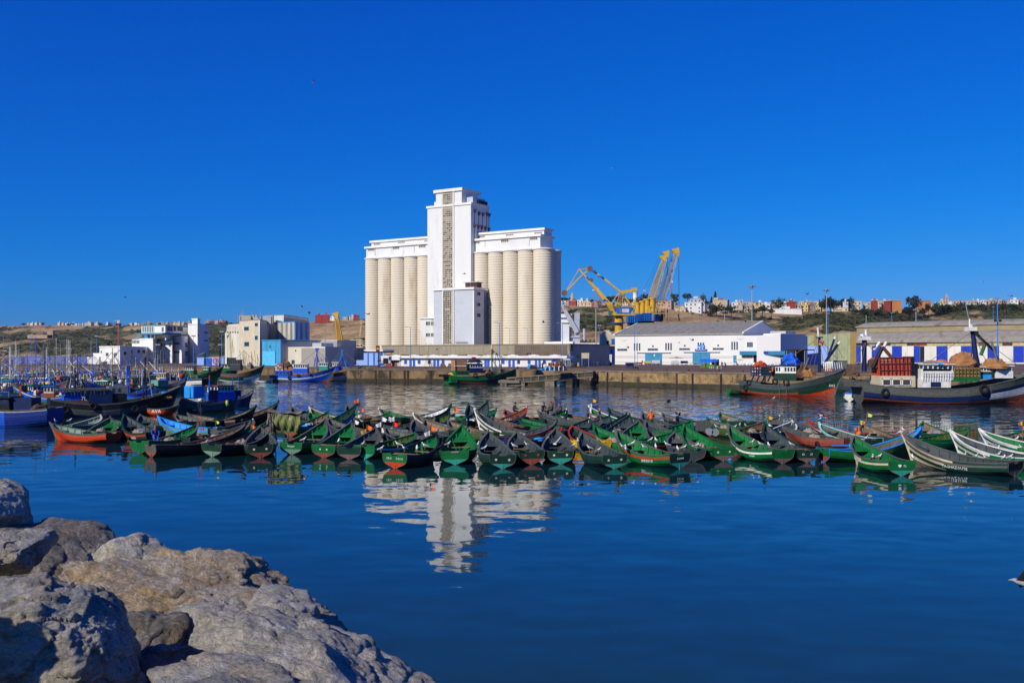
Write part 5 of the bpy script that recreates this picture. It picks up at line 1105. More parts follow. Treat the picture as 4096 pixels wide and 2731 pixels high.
boat('E5', 4330, 1850, 3922, 1, 'green boat with thick white bow stripes behind the far right boat', hull='green', zebra='white', inn='green', rail='white', L=8, num=('7-1707', 1), zb=1.95)
boat('E6', 3655, 1800, 3874, 1, 'green boat pointing right behind the weathered dark boat', hull='green', inn='olive', rail='green', L=7)
boat('E7', 4010, 1790, 4160, 1, 'dark green boat at the right picture edge behind the striped boats', hull='olive', inn='wood', rail='green')
# middle and back of the raft
boat('b1', 1300, 1716, 1164, 1, 'white and black striped boat pointing left behind the tarpaulin', hull='dkgreen', zebra='white', inn='slate', rail='weather')
boat('b2', 1405, 1712, 1236, 1, 'cream and green striped boat pointing left, back row', hull='green', zebra='cream', inn='olive', rail='cream', num=('7-0120', 1))
boat('b3', 1165, 1745, 1312, 1, 'green and white banded boat pointing right behind the green boats', hull='green', zebra='cream', inn='wood', rail='green')
boat('b4', 1210, 1740, 1426, 1, 'dark boat with vivid blue side and tall green bow', hull='sky', stripe='sky', top='dkgreen', inn='dkgreen', rail='dkgreen', L=8)
boat('b4b', 1500, 1705, 1385, 1, 'grey topped boat with green bow at the back near the flags', hull='dkgreen', inn='green', rail='weather')
boat('b5', 1480, 1762, 1310, 1, 'dark boat with grey ribs and white rail behind the slate boat', hull='slate', inn='weather', rail='weather', gear=g_ropes)
boat('b5b', 1385, 1722, 1560, 1, 'yellowish green worn boat lying across in the back row', hull='olive', inn='olive', rail='green')
boat('b6', 1690, 1705, 1516, 1, 'dark green boat with white edged bow and tall antenna, back row', hull='dkgreen', inn='green', rail='weather', zebra='white')
boat('b7', 1590, 1705, 1804, 1, 'long black boat with white ribbed inside pointing right, back row', hull='black', inn='white', rail='dkgreen', L=8)
boat('b8', 1900, 1748, 1652, 1, 'boat with bold red, white and black bow stripes pointing left', hull='red', zebra='white', inn='wood', rail='weather', L=8, num=('7-1130', 1))
boat('b9', 1760, 1790, 1650, 1, 'black boat with white zebra bow and a white number, behind the number boat', hull='black', zebra='white', inn='slate', rail='weather', num=('7-5509', 1))
boat('b10', 1650, 1740, 1797, 1, 'boat with yellow green and white striped bow pointing right', hull='dkgreen', zebra='cream', inn='olive', rail='dkgreen')
boat('b11', 1700, 1775, 1520, 1, 'dark grey ribbed boat lying crosswise behind the low green boat', hull='slate', inn='slate', rail='slate', gear=g_engine, L=6.6)
boat('b12', 1730, 1802, 1540, 1, 'flat black boat directly behind the low green boat', hull='black', inn='weather', rail='weather', L=6.6, zb=1.2)
boat('b13', 1960, 1772, 1790, 1, 'brown green cluttered boat behind the vivid green boat', hull='olive', inn='wood', rail='weather', gear=g_nets)
boat('c0', 1955, 1722, 1872, 1, 'black boat with white bow stripes pointing left at the centre back', hull='black', zebra='white', inn='slate', rail='dkgreen')
boat('c1', 1840, 1722, 1950, 1, 'dark boat with very high striped bow pointing right at the centre back', hull='dkgreen', zebra='weather', inn='slate', rail='dkgreen', zb=2.4)
boat('c2', 2180, 1768, 1899, 1, 'long slate boat with white striped bow and white name board', hull='dkgreen', zebra='white', inn='slate', rail='weather', name_=('LARACHIA', .42, .30, 1), L=8.8, zb=2.2)
boat('c3', 1935, 1720, 2111, 1, 'boat striped red, white and black with green stem pointing right', hull='dkgreen', zebra='white', stripe='red', inn='brown', rail='red', num=('7-2075', 1), L=7.4)
boat('c4', 2265, 1742, 2072, 1, 'green boat with round white marks inside, pointing left mid raft', hull='green', inn='green', rail='dkgreen', L=7.4)
boat('c5', 2340, 1722, 2149, 1, 'slate ribbed boat pointing left behind the green lined boat', hull='slate', inn='slate', rail='weather', L=7.6)
boat('c6', 2400, 1708, 2222, 1, 'pale grey striped boat pointing left, back row right of centre', hull='weather', zebra='white', inn='brown', rail='weather', L=7.4)
boat('c7', 2150, 1712, 2265, 1, 'green boat with white zebra bow pointing right, men sitting behind it', hull='dkgreen', zebra='white', inn='green', rail='dkgreen')
boat('c8', 1950, 1790, 2229, 1, 'long boat banded red, grey and white pointing right mid raft', hull='weather', stripe='red', zebra='mauve', inn='slate', rail='weather', L=8.4)
boat('c8b', 2010, 1800, 2250, 1, 'dark boat with blue and red top strakes behind the starred boats', hull='navy', stripe='red', inn='weather', rail='red', L=7.6, zb=1.5)
boat('c9', 2240, 1765, 2357, 1, 'zebra bowed black and white boat pointing right near the yellow striped boats', hull='black', zebra='white', inn='slate', rail='dkgreen')
boat('c10', 2270, 1755, 2404, 1, 'second zebra bowed boat, with a white number, close behind the first', hull='slate', zebra='white', inn='slate', rail='weather', num=('4527', 1))
boat('c11', 2500, 1716, 2362, 1, 'green boat with white speckled bow, orange flag and a seated worker', hull='green', inn='green', rail='white', L=7)
boat('c12', 2580, 1712, 2432, 1, 'dark slate boat with tall black stem pointing left, back row', hull='slate', inn='slate', rail='dkgreen')
boat('c13', 2390, 1765, 2502, 1, 'dark boat with large white number on its right hand bow', hull='slate', inn='slate', rail='dkgreen', num=('7.1422', 1), L=6.4)
boat('c14', 2420, 1778, 2520, 1, 'slate boat with black bow beside the numbered dark boat', hull='slate', inn='slate', rail='dkgreen')
boat('y1', 2400, 1810, 2288, 1, 'boat with yellow and red striped bow, the smaller of two yellow ones', hull='yellow', zebra='green', inn='dkgreen', rail='red')
boat('y2', 2570, 1818, 2378, 1, 'boat with bold yellow and green striped bow and painted number', hull='green', zebra='yellow', inn='green', rail='green', num=('7.11657', 1), L=7)
boat('c9b', 2510, 1800, 2552, 1, 'open green boat seen bow on behind the yellow striped boat', hull='green', inn='green', rail='weather')
boat('c16', 2735, 1782, 2582, 1, 'slate lined boat with grey outside right of the open green boat', hull='weather', inn='slate', rail='weather')
boat('c10b', 2530, 1812, 2757, 1, 'green boat with thin red rail line pointing right behind the name boat', hull='green', stripe='red', inn='green', rail='green', L=7.6)
boat('c15', 2705, 1740, 2567, 1, 'dark boat where the man in orange stands', hull='slate', inn='slate', rail='weather')
boat('D8', 2840, 1742, 2708, 1, 'dark boat with engine and wooden box at the right back of the raft', hull='slate', inn='slate', rail='black', gear=g_engine)
boat('D8b', 2985, 1755, 2830, 1, 'low cluttered boat with green rail behind the green boats', hull='olive', inn='weather', rail='green', gear=g_nets, zb=1.1)
boat('D4', 3400, 1800, 3132, 1, 'reddish brown banded boat pointing left among the gulls', hull='oxide', stripe='oxide', inn='slate', rail='weather', L=8, zb=1.8)
boat('D5', 3085, 1770, 3172, 1, 'navy boat with white striped bow pointing right', hull='navy', zebra='white', inn='slate', rail='white', num=('4128', 1))
boat('D6', 3470, 1778, 3236, 1, 'black and white striped boat with red painted stem pointing left', hull='black', zebra='white', inn='slate', rail='red', L=8)
rr = random.Random(6)
for k, (sx, sy, bx, bp_, hu, zb_, inn_, ra, lab) in enumerate(((1110,1712,1245,1640,'dkgreen','white','slate','weather','gear laden dark boat with white bow stripes right of the tarpaulin'),(1345,1722,1240,1662,'green','cream','green','green','gear laden green boat between the striped ones at the left back'),(1560,1722,1440,1650,'black','white','brown','weather','gear laden black boat behind the flags'),(1590,1745,1735,1672,'dkgreen','mauve','wood','weather','brown stained boat mid raft left of the red striped bow'),(1830,1765,1700,1690,'slate','cream','wood','weather','brown lined boat piled with nets behind the bright green boat'),(1850,1700,1985,1640,'green','white','green','green','green boat with white stripes at the centre back'),
 (2085,1745,1965,1678,'black','weather','brown','weather','black boat piled with nets mid raft, left of the green lined boat'),(2120,1705,2020,1648,'dkgreen','weather','slate','red','low dark boat with red rail at the centre back'),(2330,1740,2440,1668,'dkgreen','white','slate','dkgreen','dark boat with white stripes wedged by the white zebra bows'),(2470,1722,2350,1660,'slate','cream','wood','weather','slate boat full of gear behind the white zebra bows'),(2650,1765,2765,1690,'green','dkgreen','green','green','second green boat behind the round grey one'),(2790,1722,2650,1668,'black','weather','weather','weather','black boat with gear left of the slatted crate'),
 (2960,1772,3050,1700,'black','weather','brown','weather','black boat wedged between the two right green boats'),(2990,1722,2880,1675,'dkgreen','olive','wood','green','low olive boat where gulls stand, right back'),(3020,1745,3120,1690,'olive','cream','weather','weather','olive boat with cream bow stripes right back of the raft'),(3330,1775,3180,1712,'black','mauve','slate','weather','black boat behind the reddish brown one'),(3560,1790,3450,1715,'slate','weather','wood','weather','grey boat behind the buoys and flags'),(3790,1782,3690,1722,'dkgreen','olive','wood','green','dark green boat low behind the cream striped bow'),(880,1758,1010,1690,'weather','cream','brown','weather','grey boat of coiled ropes behind the pale green transom'),(560,1752,450,1680,'dkgreen','weather','green','weather','dark green boat behind the one with tan nets'))):
 BPY['f%d' % k] = bp_; boat('f%d' % k, sx, sy, bx, 1, lab, hull=hu, zebra=zb_, inn=inn_, rail=ra, gear=[g_nets, g_engine, g_ropes, g_nets][k%4], deckfill=k%3 == 0)
boat('D7', 3490, 1800, 3277, 1, 'mint green railed boat with white stripes pointing left', hull='dkgreen', zebra='white', inn='weather', rail='mint', L=7.6)
# ---------------------------------------------------------------- tarpaulin tent, people, flags, buoys, gulls in the raft
tp = thing('boat_canopy', 'olive and grey tarpaulin stretched as a tent over a moored boat', 'tarpaulin', G(1137, 1790))
k_ = 58/ (FPX/GD(0,1).y) if 0 else 1
rr = random.Random(4); D_ = G(1137,1790).y
def tarp(x0, x1, y0, y1, mt, nm, skew=0, bul=.15, dy=0):
 a_ = P(x0, y0, D_+dy); b_ = P(x1, y1, D_+dy); w_ = b_.x-a_.x; h_ = a_.z-b_.z; nx, nz = 14, 8; rs = []
 for i in range(nx+1):
  col = []
  for j in range(nz+1):
   u, v_ = i/nx, j/nz; zt = a_.z-.06*math.sin(u*9)-.12*math.sin(math.pi*u)+skew*u
   col.append(Vector((a_.x+w_*u+.05*math.sin(v_*7+u*5), a_.y-bul*math.sin(v_*math.pi)+.07*math.sin(u*23+v_*4), zt-h_*v_*(1+.06*math.sin(u*15)))))
  rs.append(col)
 v_ = [q-tp.location for c in rs for q in c]; n = nz+1; f_ = [(i*n+j,(i+1)*n+j,(i+1)*n+j+1,i*n+j+1) for i in range(nx) for j in range(nz)]
 MB().add(v_, f_).build(nm, mt, tp)
tarp(1069,1108,1648,1726,M_tarp,'side_sheet'); tarp(1100,1203,1648,1712,M_tarpg,'front_sheet',skew=-.25,bul=.3)
a_ = P(1069,1648,D_)-tp.location; b_ = P(1203,1655,D_)-tp.location; mb = MB(); rs = []
for i in range(9):
 u = i/8; p = a_+(b_-a_)*u; rs.append([p+Vector((0,2.4*v_, .18*math.sin(math.pi*v_)-.35*math.sin(math.pi*u)*v_+.05*math.sin(u*20+v_*5))) for v_ in (0,.25,.5,.75,1)])
v_ = [q for c in rs for q in c]; MB().add(v_, [(i*5+j,(i+1)*5+j,(i+1)*5+j+1,i*5+j+1) for i in range(8) for j in range(4)]).build('roof_sheet', M_tarp, tp)
for x_ in (1070,1102,1150,1202): p = P(x_,1650,D_)-tp.location; MB().tube([(p.x,p.y+.1,.3),(p.x,p.y+.1,p.z-.1)], .04, 5).build('pole', PT['wood'], tp)
def aboard(px, py, D, dz=0): return P(px, py, D)
# people in boats: the py given is where their feet or seat bottom would show
person(P(2605, 1722, G(0,1745).y), R(110), 'person in bright orange hooded jacket standing in a boat, back to the camera', C_or, C_ol, 'work', hat=C_or)
person(P(620, 1776, G(0,1806).y), R(-60), 'man in blue overalls sitting in the left front boat', C_bl, mat('cloth_royal', (.02,.12,.6), .8), 'sit', hat=C_gr)
person(P(2392, 1690, G(0,1712).y), R(-30), 'person with pink cap sitting in the green boat with the orange flag', C_gr, C_dk, 'sit', hat=C_pk)
person(P(2170, 1664, G(0,1700).y), R(-40), 'person in black sitting in the back row of boats', C_dk, C_dk, 'sit'); person(P(2210, 1660, G(0,1698).y), R(200), 'person with red cap sitting behind the zebra bow', C_ol, C_dk, 'sit', hat=C_red)
person(P(2244, 1664, G(0,1699).y), R(150), 'person with blue cap sitting in the back row of boats', C_gr, C_dk, 'sit', hat=C_bl); person(P(2054, 1664, G(0,1700).y), R(20), 'small dark figure sitting in the striped boat at the back', C_dk, C_br, 'sit')
for (px, py, D, lab, fl, h, ln, sz) in (
 (1425,1700,88,'orange flag on a thin pole above the blue sided boat',[F_or],2.4,(.1,0),.45),(1455,1710,88,'orange and white flags on a pole beside black bunting',[F_bk,F_or,F_wh],2.3,(-.15,0),.4),(1460,1770,76,'yellow and orange cloths hanging on a short pole',[F_or,F_ye,F_or],1.4,(.1,0),.45),(1425,1770,76,'white plastic bags tied to a pole',[F_wh,F_wh],1.8,(-.1,0),.4),
 (1525,1765,78,'white and grey bags tied to a pole mid raft',[F_wh,F_wh,F_wh],2.0,(.0,0),.45),(1560,1760,78,'second bundle of white rags on a pole mid raft',[F_wh,F_red,F_wh],1.9,(.2,0),.45),(1720,1790,66,'orange and white flag at the bow of the bright green boat',[F_or,F_wh],1.5,(.0,0),.4),
 (1828,1730,80,'orange flag over black cloth behind the vivid green boat',[F_or,F_bk,F_bk],2.1,(-.1,0),.4),(800,1790,72,'tall red pennant in the net filled boat',[F_red,F_red,F_red],1.9,(.05,0),.22),(862,1775,74,'lime pennant on a pole in the left raft',[F_lime],1.8,(.0,0),.3),(1000,1760,78,'black and orange rags tied at a stern',[F_bk,F_or],1.6,(.1,0),.35),
 (2368,1680,90,'ochre flag at the white speckled bow',[F_ye,F_wh],2.0,(0,0),.4),(2664,1730,86,'black flag on a thin pole near the man in orange',[F_bk],3.0,(.15,0),.4),(3072,1735,84,'orange, green and white rags tied to the bow of the black boat',[F_ye,mat('flag_green',(.02,.3,.2),.8),F_wh],1.6,(.0,0),.4),
 (3425,1800,66,'orange flag lowest among the buoys of the small green boat',[F_or],1.4,(-.05,0),.35),(3438,1790,66,'lime flag above the buoys of the small green boat',[F_lime,F_or],1.9,(.0,0),.35),(3450,1780,66,'red and lime flags on the tallest pole above the buoys',[F_lime,F_red],2.2,(.15,0),.32),(1112,1680,86,'white post with black cloth behind the tarpaulin',[F_bk],1.8,(0,0),.2),(4090,1760,72,'orange and ochre cloths on a pole at the right picture edge',[F_ye,F_or],1.4,(0,0),.35)):
 flag_pole(P(px, py, D), lab, fl, h, ln, sz)
floatball(P(3414,1783,65.5), .30, mat('buoy_cyan', (.02,.35,.62), .4), 'cyan float buoy at the bow of the small green boat')
floatball(P(3430,1792,65), .30, mat('buoy_lime', (.42,.48,.03), .4), 'lime float buoy between the cyan one and another lime one'); floatball(P(3448,1786,65), .32, MC['buoy_lime'], 'rightmost lime float buoy of the three')
floatball(P(1719,1772,66), .14, mat('buoy_yellow', (.7,.45,.02), .4), 'small yellow float hanging in the bright green boat')
# old tyre and loose timber
tag(MB().torus((0,0,0),(1,0,.3),.3,.1).build('car_tyre', M_rubber), 'old black tyre hung as a fender by the black boat', 'tyre').location = P(3272,1785,68)
ch = thing('crab_trap', 'grey slatted wooden crate standing on the boat with the engine', 'crate', P(2812,1712,78)); 
for k in range(9): MB().box(-.55+k*.125,-.3,-.2,-.45+k*.125,.3,.55+.05*(k%2)).build('slat', PT['weather'], ch)
for k, (px, py, sy) in enumerate(((2835,1725,1),(2858,1728,1))): tag(MB().cyl((0,-.3,0),(0,.3,0),.22,.22,14).cyl((0,-.34,0),(0,-.3,0),.28,.28,14).build('winch', M_steel), ('left' if k == 0 else 'right')+' steel winch drum right of the slatted crate', 'winch').location = P(px,py,76)
tag(MB().box(-.9,-.12,0,.9,.12,.08).build('kayak_float', mat('float_blue',(.02,.22,.7),.5)), 'bright blue plank float laid on the big green boat', 'float').location = P(3380,1783,67)
br = thing('blue_basin', 'blue plastic ring lying in the boat behind the red star boat', 'ring', P(2156,1757,72)); MB().torus((0,0,0),(0,.3,1),.32,.08).build('ring', mat('plastic_blue',(.02,.3,.8),.4), br)
# gulls: standing on rails and thwarts
GP = [(1086+366,1786,62),(1524,1808,62),(1592,1790,62),(1595+73,1806,60),(1618,1806,60),(1700,1796,60),(1214,1770,66),(1354,1776,66),(1792,1788,63),(1913,1790,62),(1938,1803,61),(2000,1780,66),(2056,1795,61),(2108,1790,63),(2292,1793,62),(2313,1776,64),(2358,1802,62),(2393,1812,62),(2490,1797,62),(2502,1806,62),(2528,1788,63),(2576,1799,62),(2602,1770,66),(2624,1770,66),(2623,1798,62),(2668,1790,64),(2711,1806,62),(2736,1800,62),(2786,1794,63),
 (2866,1716,80),(2913,1745,76),(2940,1716,84),(2959,1708,84),(2984,1712,84),(3009,1780,66),(3041,1786,65),(3075,1790,64),(3165,1787,66),(3278,1686,80),(3300,1770,74),(3366,1770,74),(3464,1763,72),(3496,1758,78),(3595,1741,78),(3613,1729,78),(3717,1764,76),(3416,1806,64),(3437,1823,62),(3491,1840,60),(3515,1840,60),(3556,1842,60),(3651,1843,58),(3694,1798,64),(3861,1830,62),(3902,1838,60),(3942,1842,59),(3942,1792,66),(3991,1803,64),(3994,1830,62),(4014,1843,59),(4038,1842,59),(4034,1820,62),(4066,1767,70),(4086,1800,64),(279,1690,84),(222,1690,84),(3095,1462+138,95),(1620,1640,108)]
side_words = ['facing left','facing right','seen from the front','facing away','with its head turned','standing upright']
near_words = ['on the low green boat','on the bright green boat','on the vivid green boat','on the starred dark boat','among the dark boats','on the name boat','on the grey black boat','behind the green boats','on the striped green boat','on the mint railed boat','on the big green boat','on the small green boat','on the weathered dark boat','on the far right boats','on the left boats']
def where(px):
 for a_, w_ in ((400,14),(1400,2),(1560,0),(1720,1),(1880,2),(2060,3),(2320,4),(2520,3),(2740,5),(2830,6),(3000,7),(3200,8),(3330,9),(3405,10),(3600,11),(3800,12),(4060,12)): 
  if px < a_: return near_words[w_]
 return near_words[13]
def order_words(i, n): 
 return 'only gull' if n == 1 else ('leftmost gull' if i == 0 else ('rightmost gull' if i == n-1 else '%s gull from the left' % 'x second third fourth fifth sixth seventh eighth ninth tenth eleventh twelfth thirteenth fourteenth fifteenth'.split()[min(i,14)]))
byw = {}
for g in sorted(GP): byw.setdefault(where(g[0]), []).append(g)
rr = random.Random(12); GULLS = []
for w_, gs in byw.items():
 for i, (px, py, D) in enumerate(gs):
  young = rr.random() < .22; GULLS.append(gull(P(px, py, D), R(rr.choice((180,160,200,0,20,-90,-60,90))+rr.uniform(-20,20)), '%s %s, %s' % (order_words(i, len(gs)), w_, 'brown winged' if young else 'white and grey'), young, rr.uniform(.8,.98)))
for (px, py, D, lab, rz, up, dk_) in ((1255,329,160,'gull flying high in the upper left sky',0,.9,True),(2449,673,160,'lone gull flying in the sky above the cranes',1,.4,False),(3228,1178,190,'gull gliding above the hill left of the light mast',.3,1.2,True),(4042,1185,150,'gull flying above the hill at the right edge',.2,.6,True),(3926,1127,200,'small gull in the sky above the vaulted sheds',.4,.5,False),(500,1190,200,'small gull in the sky over the left hill',.5,.8,True),(1207,1228,180,'gull in the sky above the factory, left one of two',.2,1.2,True),(1236,1254,180,'gull above the factory, right one of two',.5,1.2,True),(1472,1257,150,'gull crossing in front of the silo cells',.7,.8,True),(1857,1095,150,'gull crossing in front of the white silo tower',.2,.3,True),(2173,1290,150,'dark gull near the shaded silo cell',.1,1.0,True),
 (2496,1364,200,'gull flying before the left end of the white warehouse',1.2,.9,True),(2512,1391,200,'dark gull low before the warehouse slit windows',.3,1.2,True),(2768,1361,120,'large gull gliding before the warehouse middle',.2,.7,False),(2870,1340,200,'gull just under the warehouse eaves',1.5,1.0,True),(2963,1357,180,'gull before the right end of the warehouse',1.2,.6,True),(2980,1287,160,'dark gull above the warehouse ridge',.2,1.0,True),(3212,1270,160,'black and white gull before the green hill',.1,.6,True),(2715,1370,180,'pale gull gliding left of the large one',.2,.3,False),(2712,1661,85,'gull with raised wings landing near the man in orange',.3,1.1,True),(2218,1775,64,'brown gull with raised wings landing in the starred boat',2.0,1.8,False)):
 flying(px, py, D, lab, rz, up=up, dark=dk_)
gb = flying(4098, 2332, 22, 'large dark gull entering at the right picture edge low over the water', R(178), up=1.0, dark=True); gb.scale = (1.0,1.0,1.0); gb.rotation_euler = (R(35), R(-10), R(165))
gf = flying(1408-700+3680-1100, 1662, 92, 'white gull skimming the water before the trawlers', .3, up=.6, dark=False)
# ---------------------------------------------------------------- fishing trawlers
M_crate = [mat('crate_%s' % n, c, .6, .15, 3) for n, c in (('orange',(.50,.14,.03)),('brown',(.36,.19,.08)),('white',(.6,.58,.5)),('blue',(.03,.18,.42)),('red',(.45,.04,.02)))]
M_netred = mat('net_orange', (.62,.075,.015), .8, .35, 3, ((.30,.03,.01), .56, 3), 1.0, 14); M_netbr = mat('net_brown', (.36,.17,.06), .95, .35, 1.5, ((.22,.10,.04), .55, 2), 1.0, 6)
TSH = [0,.08,.18,.3,.42,.54,.66,.76,.85,.92,.97,1.0]
class Trawler:
 def __init__(s, name, label, st, bw, z3, cols, B=None, bands=(0,.20,.42,.62,.80,1.0), rake=.10, group='fishing trawlers in the harbour', draft=.9, cat='fishing boat', cut=None, ws=.7):
  """st, bw: (px, py on the water) of stern and stem head; cols: paint per band keel to rail"""
  a_ = G(*st); b_ = G(*bw); Lt = (b_-a_).length; s.L = Lt/(1+rake); s.B = B or s.L*.28; s.H = Hull(s.L, s.B, z3[0], z3[1], z3[2], ws=ws, draft=draft, rake=rake, kst=-draft*.6)
  s.a, s.b = a_, b_; d = (b_-a_).normalized(); c = a_+d*s.L/2; s.d = d
  s.o = thing(name, label, cat, (c.x, c.y, 0), math.atan2(d.y, d.x), group); s.px0, s.px1 = st[0], bw[0]
  s.near = -1 if Vector((-d.y, d.x)).y > 0 else 1            # which side (local y sign) faces the camera
  for side in (1,-1):
   for k in range(len(bands)-1):
    c0 = cols[k]; c1 = c0; 
    if isinstance(c0, tuple): c0, c1 = c0
    for j in range(2):
     u0 = bands[k]+(bands[k+1]-bands[k])*j/2; u1 = bands[k]+(bands[k+1]-bands[k])*(j+1)/2; vs = []
     for t in TSH:
      q = [s.H.p(t,u0,-.03,side), s.H.p(t,u1,0,side), s.H.p(t,u1,.14,side), s.H.p(t,u0,.12,side)]; vs.append(q if side > 0 else q[::-1])
     mb = MB().rings(vs); tz = cut or .62
     mb.m = []
     for i in range(len(TSH)-1): mb.m += [1 if TSH[i] >= tz else 0]*4
     mb.m += [0,1]; mb.build('hull_plank', [PT[c0], PT[c1]], s.o)
   vs = []
   for t in TSH:
    q = s.H.p(t,1,-.06,side); r_ = s.H.p(t,1,.2,side); u = Vector((0,0,.09)); w_ = [q-u*.4,q+u,r_+u,r_-u*.4]; vs.append(w_ if side > 0 else w_[::-1])
   MB().rings(vs).build('rail_cap', PT['weather'], s.o)
  ring = [s.H.p(0,u,0,1) for u in (0,.15,.3,.5,.75,1)]; ring += [Vector((q.x,-q.y,q.z)) for q in reversed(ring)]
  MB().rings([[q+Vector((-.05,0,0)) for q in ring], [q+Vector((.05,0,0)) for q in ring]]).build('transom', PT[cols[-2] if not isinstance(cols[-2], tuple) else cols[-2][0]], s.o)
  mb = MB(); vs = []
  for u in (0,.25,.5,.75,1,1.04):
   q = s.H.p(1, min(1,u)); z = q.z+max(0,u-1)*4; vs.append([(q.x-.15,-.12,z),(q.x+.14,-.07,z),(q.x+.14,.07,z),(q.x-.15,.12,z)])
  mb.rings(vs).build('stem_post', PT['weather'], s.o)
  vs = []
  for t in TSH[:-1]: zf = .78; vs.append([s.H.p(t,zf,.1,1), s.H.p(t,zf,.1,-1), s.H.p(t,zf-.04,.1,-1), s.H.p(t,zf-.04,.1,1)])
  MB().rings(vs).build('deck', PT['wood'], s.o)
 def X(s, px): 
  """local x where the ray through px meets the boat's centre line"""
  k = (px-CX)/FPX; return (k*s.a.y-s.a.x)/(s.d.x-k*s.d.y)-s.L/2
 def Y(s, px): return (s.a+s.d*(s.X(px)+s.L/2)).y
 def Z(s, px, py): return CAMZ+(HOR-py)*s.Y(px)/FPX
 def box(s, x0, y0, x1, y1, name, mt, y=(-.8,.8), par=None):
  a_, b_ = sorted((s.X(x0), s.X(x1))); z0, z1 = s.Z(x0, y1), s.Z(x0, y0); return MB().box(a_, y[0], z0, b_, y[1], z1).build(name, mt, par or s.o)
 def bar(s, x0, y0, x1, y1, name, mt, r=.07, ya=0, yb=0, r1=None):
  return MB().tube([(s.X(x0), ya, s.Z(x0,y0)), (s.X(x1), yb, s.Z(x1,y1))], [r, r if r1 is None else r1], 6).build(name, mt, s.o)
 def house(s, x0, y0, x1, y1, n=4, wall='white', base='blue', yw=1.1, roof=None, split=.45):
  a_, b_ = sorted((s.X(x0), s.X(x1))); z1, z0 = s.Z(x0,y0), s.Z(x0,y1); zm = z0+(z1-z0)*split
  MB().box(a_-.1,-yw-.1,z0-.4,b_+.1,yw+.1,zm).build('wheelhouse_base', PT[base], s.o)
  w_ = MB().box(a_,-yw,zm,b_,yw,z1).build('wheelhouse', PT[wall], s.o)
  MB().box(a_-.2,-yw-.2,z1,b_+.25,yw+.2,z1+.12).build('wheelhouse_roof', PT[roof or wall], s.o)
  g = (b_-a_)/n
  for k in range(n):
   for sd in (1,-1): MB().box(a_+g*k+g*.16, sd*yw-.015, zm+(z1-zm)*.25, a_+g*(k+1)-g*.16, sd*yw+.015, zm+(z1-zm)*.80).build('window', M_glass, w_)
  for k in range(3):
   y = -yw+2*yw*k/3
   for xx in (a_, b_): MB().box(xx-.015, y+.1, zm+(z1-zm)*.25, xx+.015, y+2*yw/3-.1, zm+(z1-zm)*.8).build('window', M_glass, w_)
  mb = MB(); 
  for xx in (a_, (a_+b_)/2, b_): mb.cyl((xx, s.near*yw, z1+.1), (xx, s.near*yw, z1+.6), .02, .02, 4)
  mb.cyl((a_, s.near*yw, z1+.6), (b_, s.near*yw, z1+.6), .02, .02, 4); mb.build('roof_rail', M_steel, s.o)
 def tyre(s, px, py, r=.42):
  x = s.X(px); t = (x+s.L/2)/s.L; z = s.Z(px,py); tt = max(0,min(.99,t)); k = s.H.keel(tt); u = min(1,max(0,(z-k)/(s.H.sheer(tt)-k))); y = s.H.p(tt,u,-.14,s.near).y
  MB().torus((x, y, z), (0,1,0), r*.72, r*.28, 16, 6).build('fender_tyre', M_rubber, s.o); MB().cyl((x,y,z+r*.7),(x,y*.97,s.H.sheer(tt)),.02,.02,4).build('fender_rope', M_rope, s.o)
 def ring(s, px, py, r=.36, mt=None): MB().torus((s.X(px), s.near*1.25, s.Z(px,py)), (0,1,0), r*.75, r*.22, 14, 6).build('life_ring', mt or C_or, s.o)
 def heap(s, x0, x1, py, name='net_heap', mt=None, h=.8, seed=1):
  a_, b_ = sorted((s.X(x0), s.X(x1))); heap(s.o, name, mt or M_net, ((a_+b_)/2, 0, s.Z(x0,py)-h*.2), ((b_-a_)/2, s.B*.3, h), seed)
 def crates(s, x0, y0, x1, y1, nx, nz, mats, name='fish_crate', y=(-1,1), gap=.05):
  a_, b_ = sorted((s.X(x0), s.X(x1))); z1, z0 = s.Z(x0,y0), s.Z(x0,y1); dx, dz = (b_-a_)/nx, (z1-z0)/nz; rr = random.Random(int(x0))
  for i in range(nx):
   for j in range(nz):
    for yy in ((y[0], 0), (0, y[1])):
     MB().box(a_+dx*i+gap, yy[0]+gap, z0+dz*j, a_+dx*(i+1)-gap, yy[1]-gap, z0+dz*(j+1)-gap).build(name, rr.choice(mats), s.o)
 def stays(s, px, py, ends):
  for (ex, ey) in ends: s.bar(px, py, ex, ey, 'stay', M_rope, .04)
 def mast(s, px, pyb, pyt, mt, r=.14, lean=0):
  s.bar(px, pyb, px+lean, pyt, 'mast', mt, r, r1=r*.6)
# --- the green boat at the centre of the quay
T = Trawler('fishing_trawler', 'bright green trawler with brown crate stack and red bottom by the concrete ramp', (1790,1534), (2072,1530), (2.0,1.55,3.9), ['oxide','oxide','black',('green','green'),'green'], B=5, bands=(0,.3,.50,.64,.80,1), cut=.6)
T.box(1765,1497,1792,1508,'stern_platform',PT['black'],(-1.6,1.6)); T.box(1787,1515,1815,1530,'stern_dinghy',PT['green'],(-2.2,-1.0))
T.box(1812,1482,1868,1500,'deckhouse',PT['green'],(-1.5,1.5)); 
for k in range(3): T.box(1820+k*15,1485,1831+k*15,1495,'deckhouse_window',M_glass,(-1.52,1.52))
T.crates(1812,1440,1858,1462,2,2,[mat('carton',(.40,.20,.10),.8,.15,3)],'carton',(-1.3,1.3),.03); T.crates(1812,1463,1858,1482,6,2,[M_crate[1]],'fish_crate',(-1.3,1.3),.05)
for x in (1812,1858): T.bar(x,1440,x,1484,'cage_post',PT['green'],.06,-1.35,-1.35)
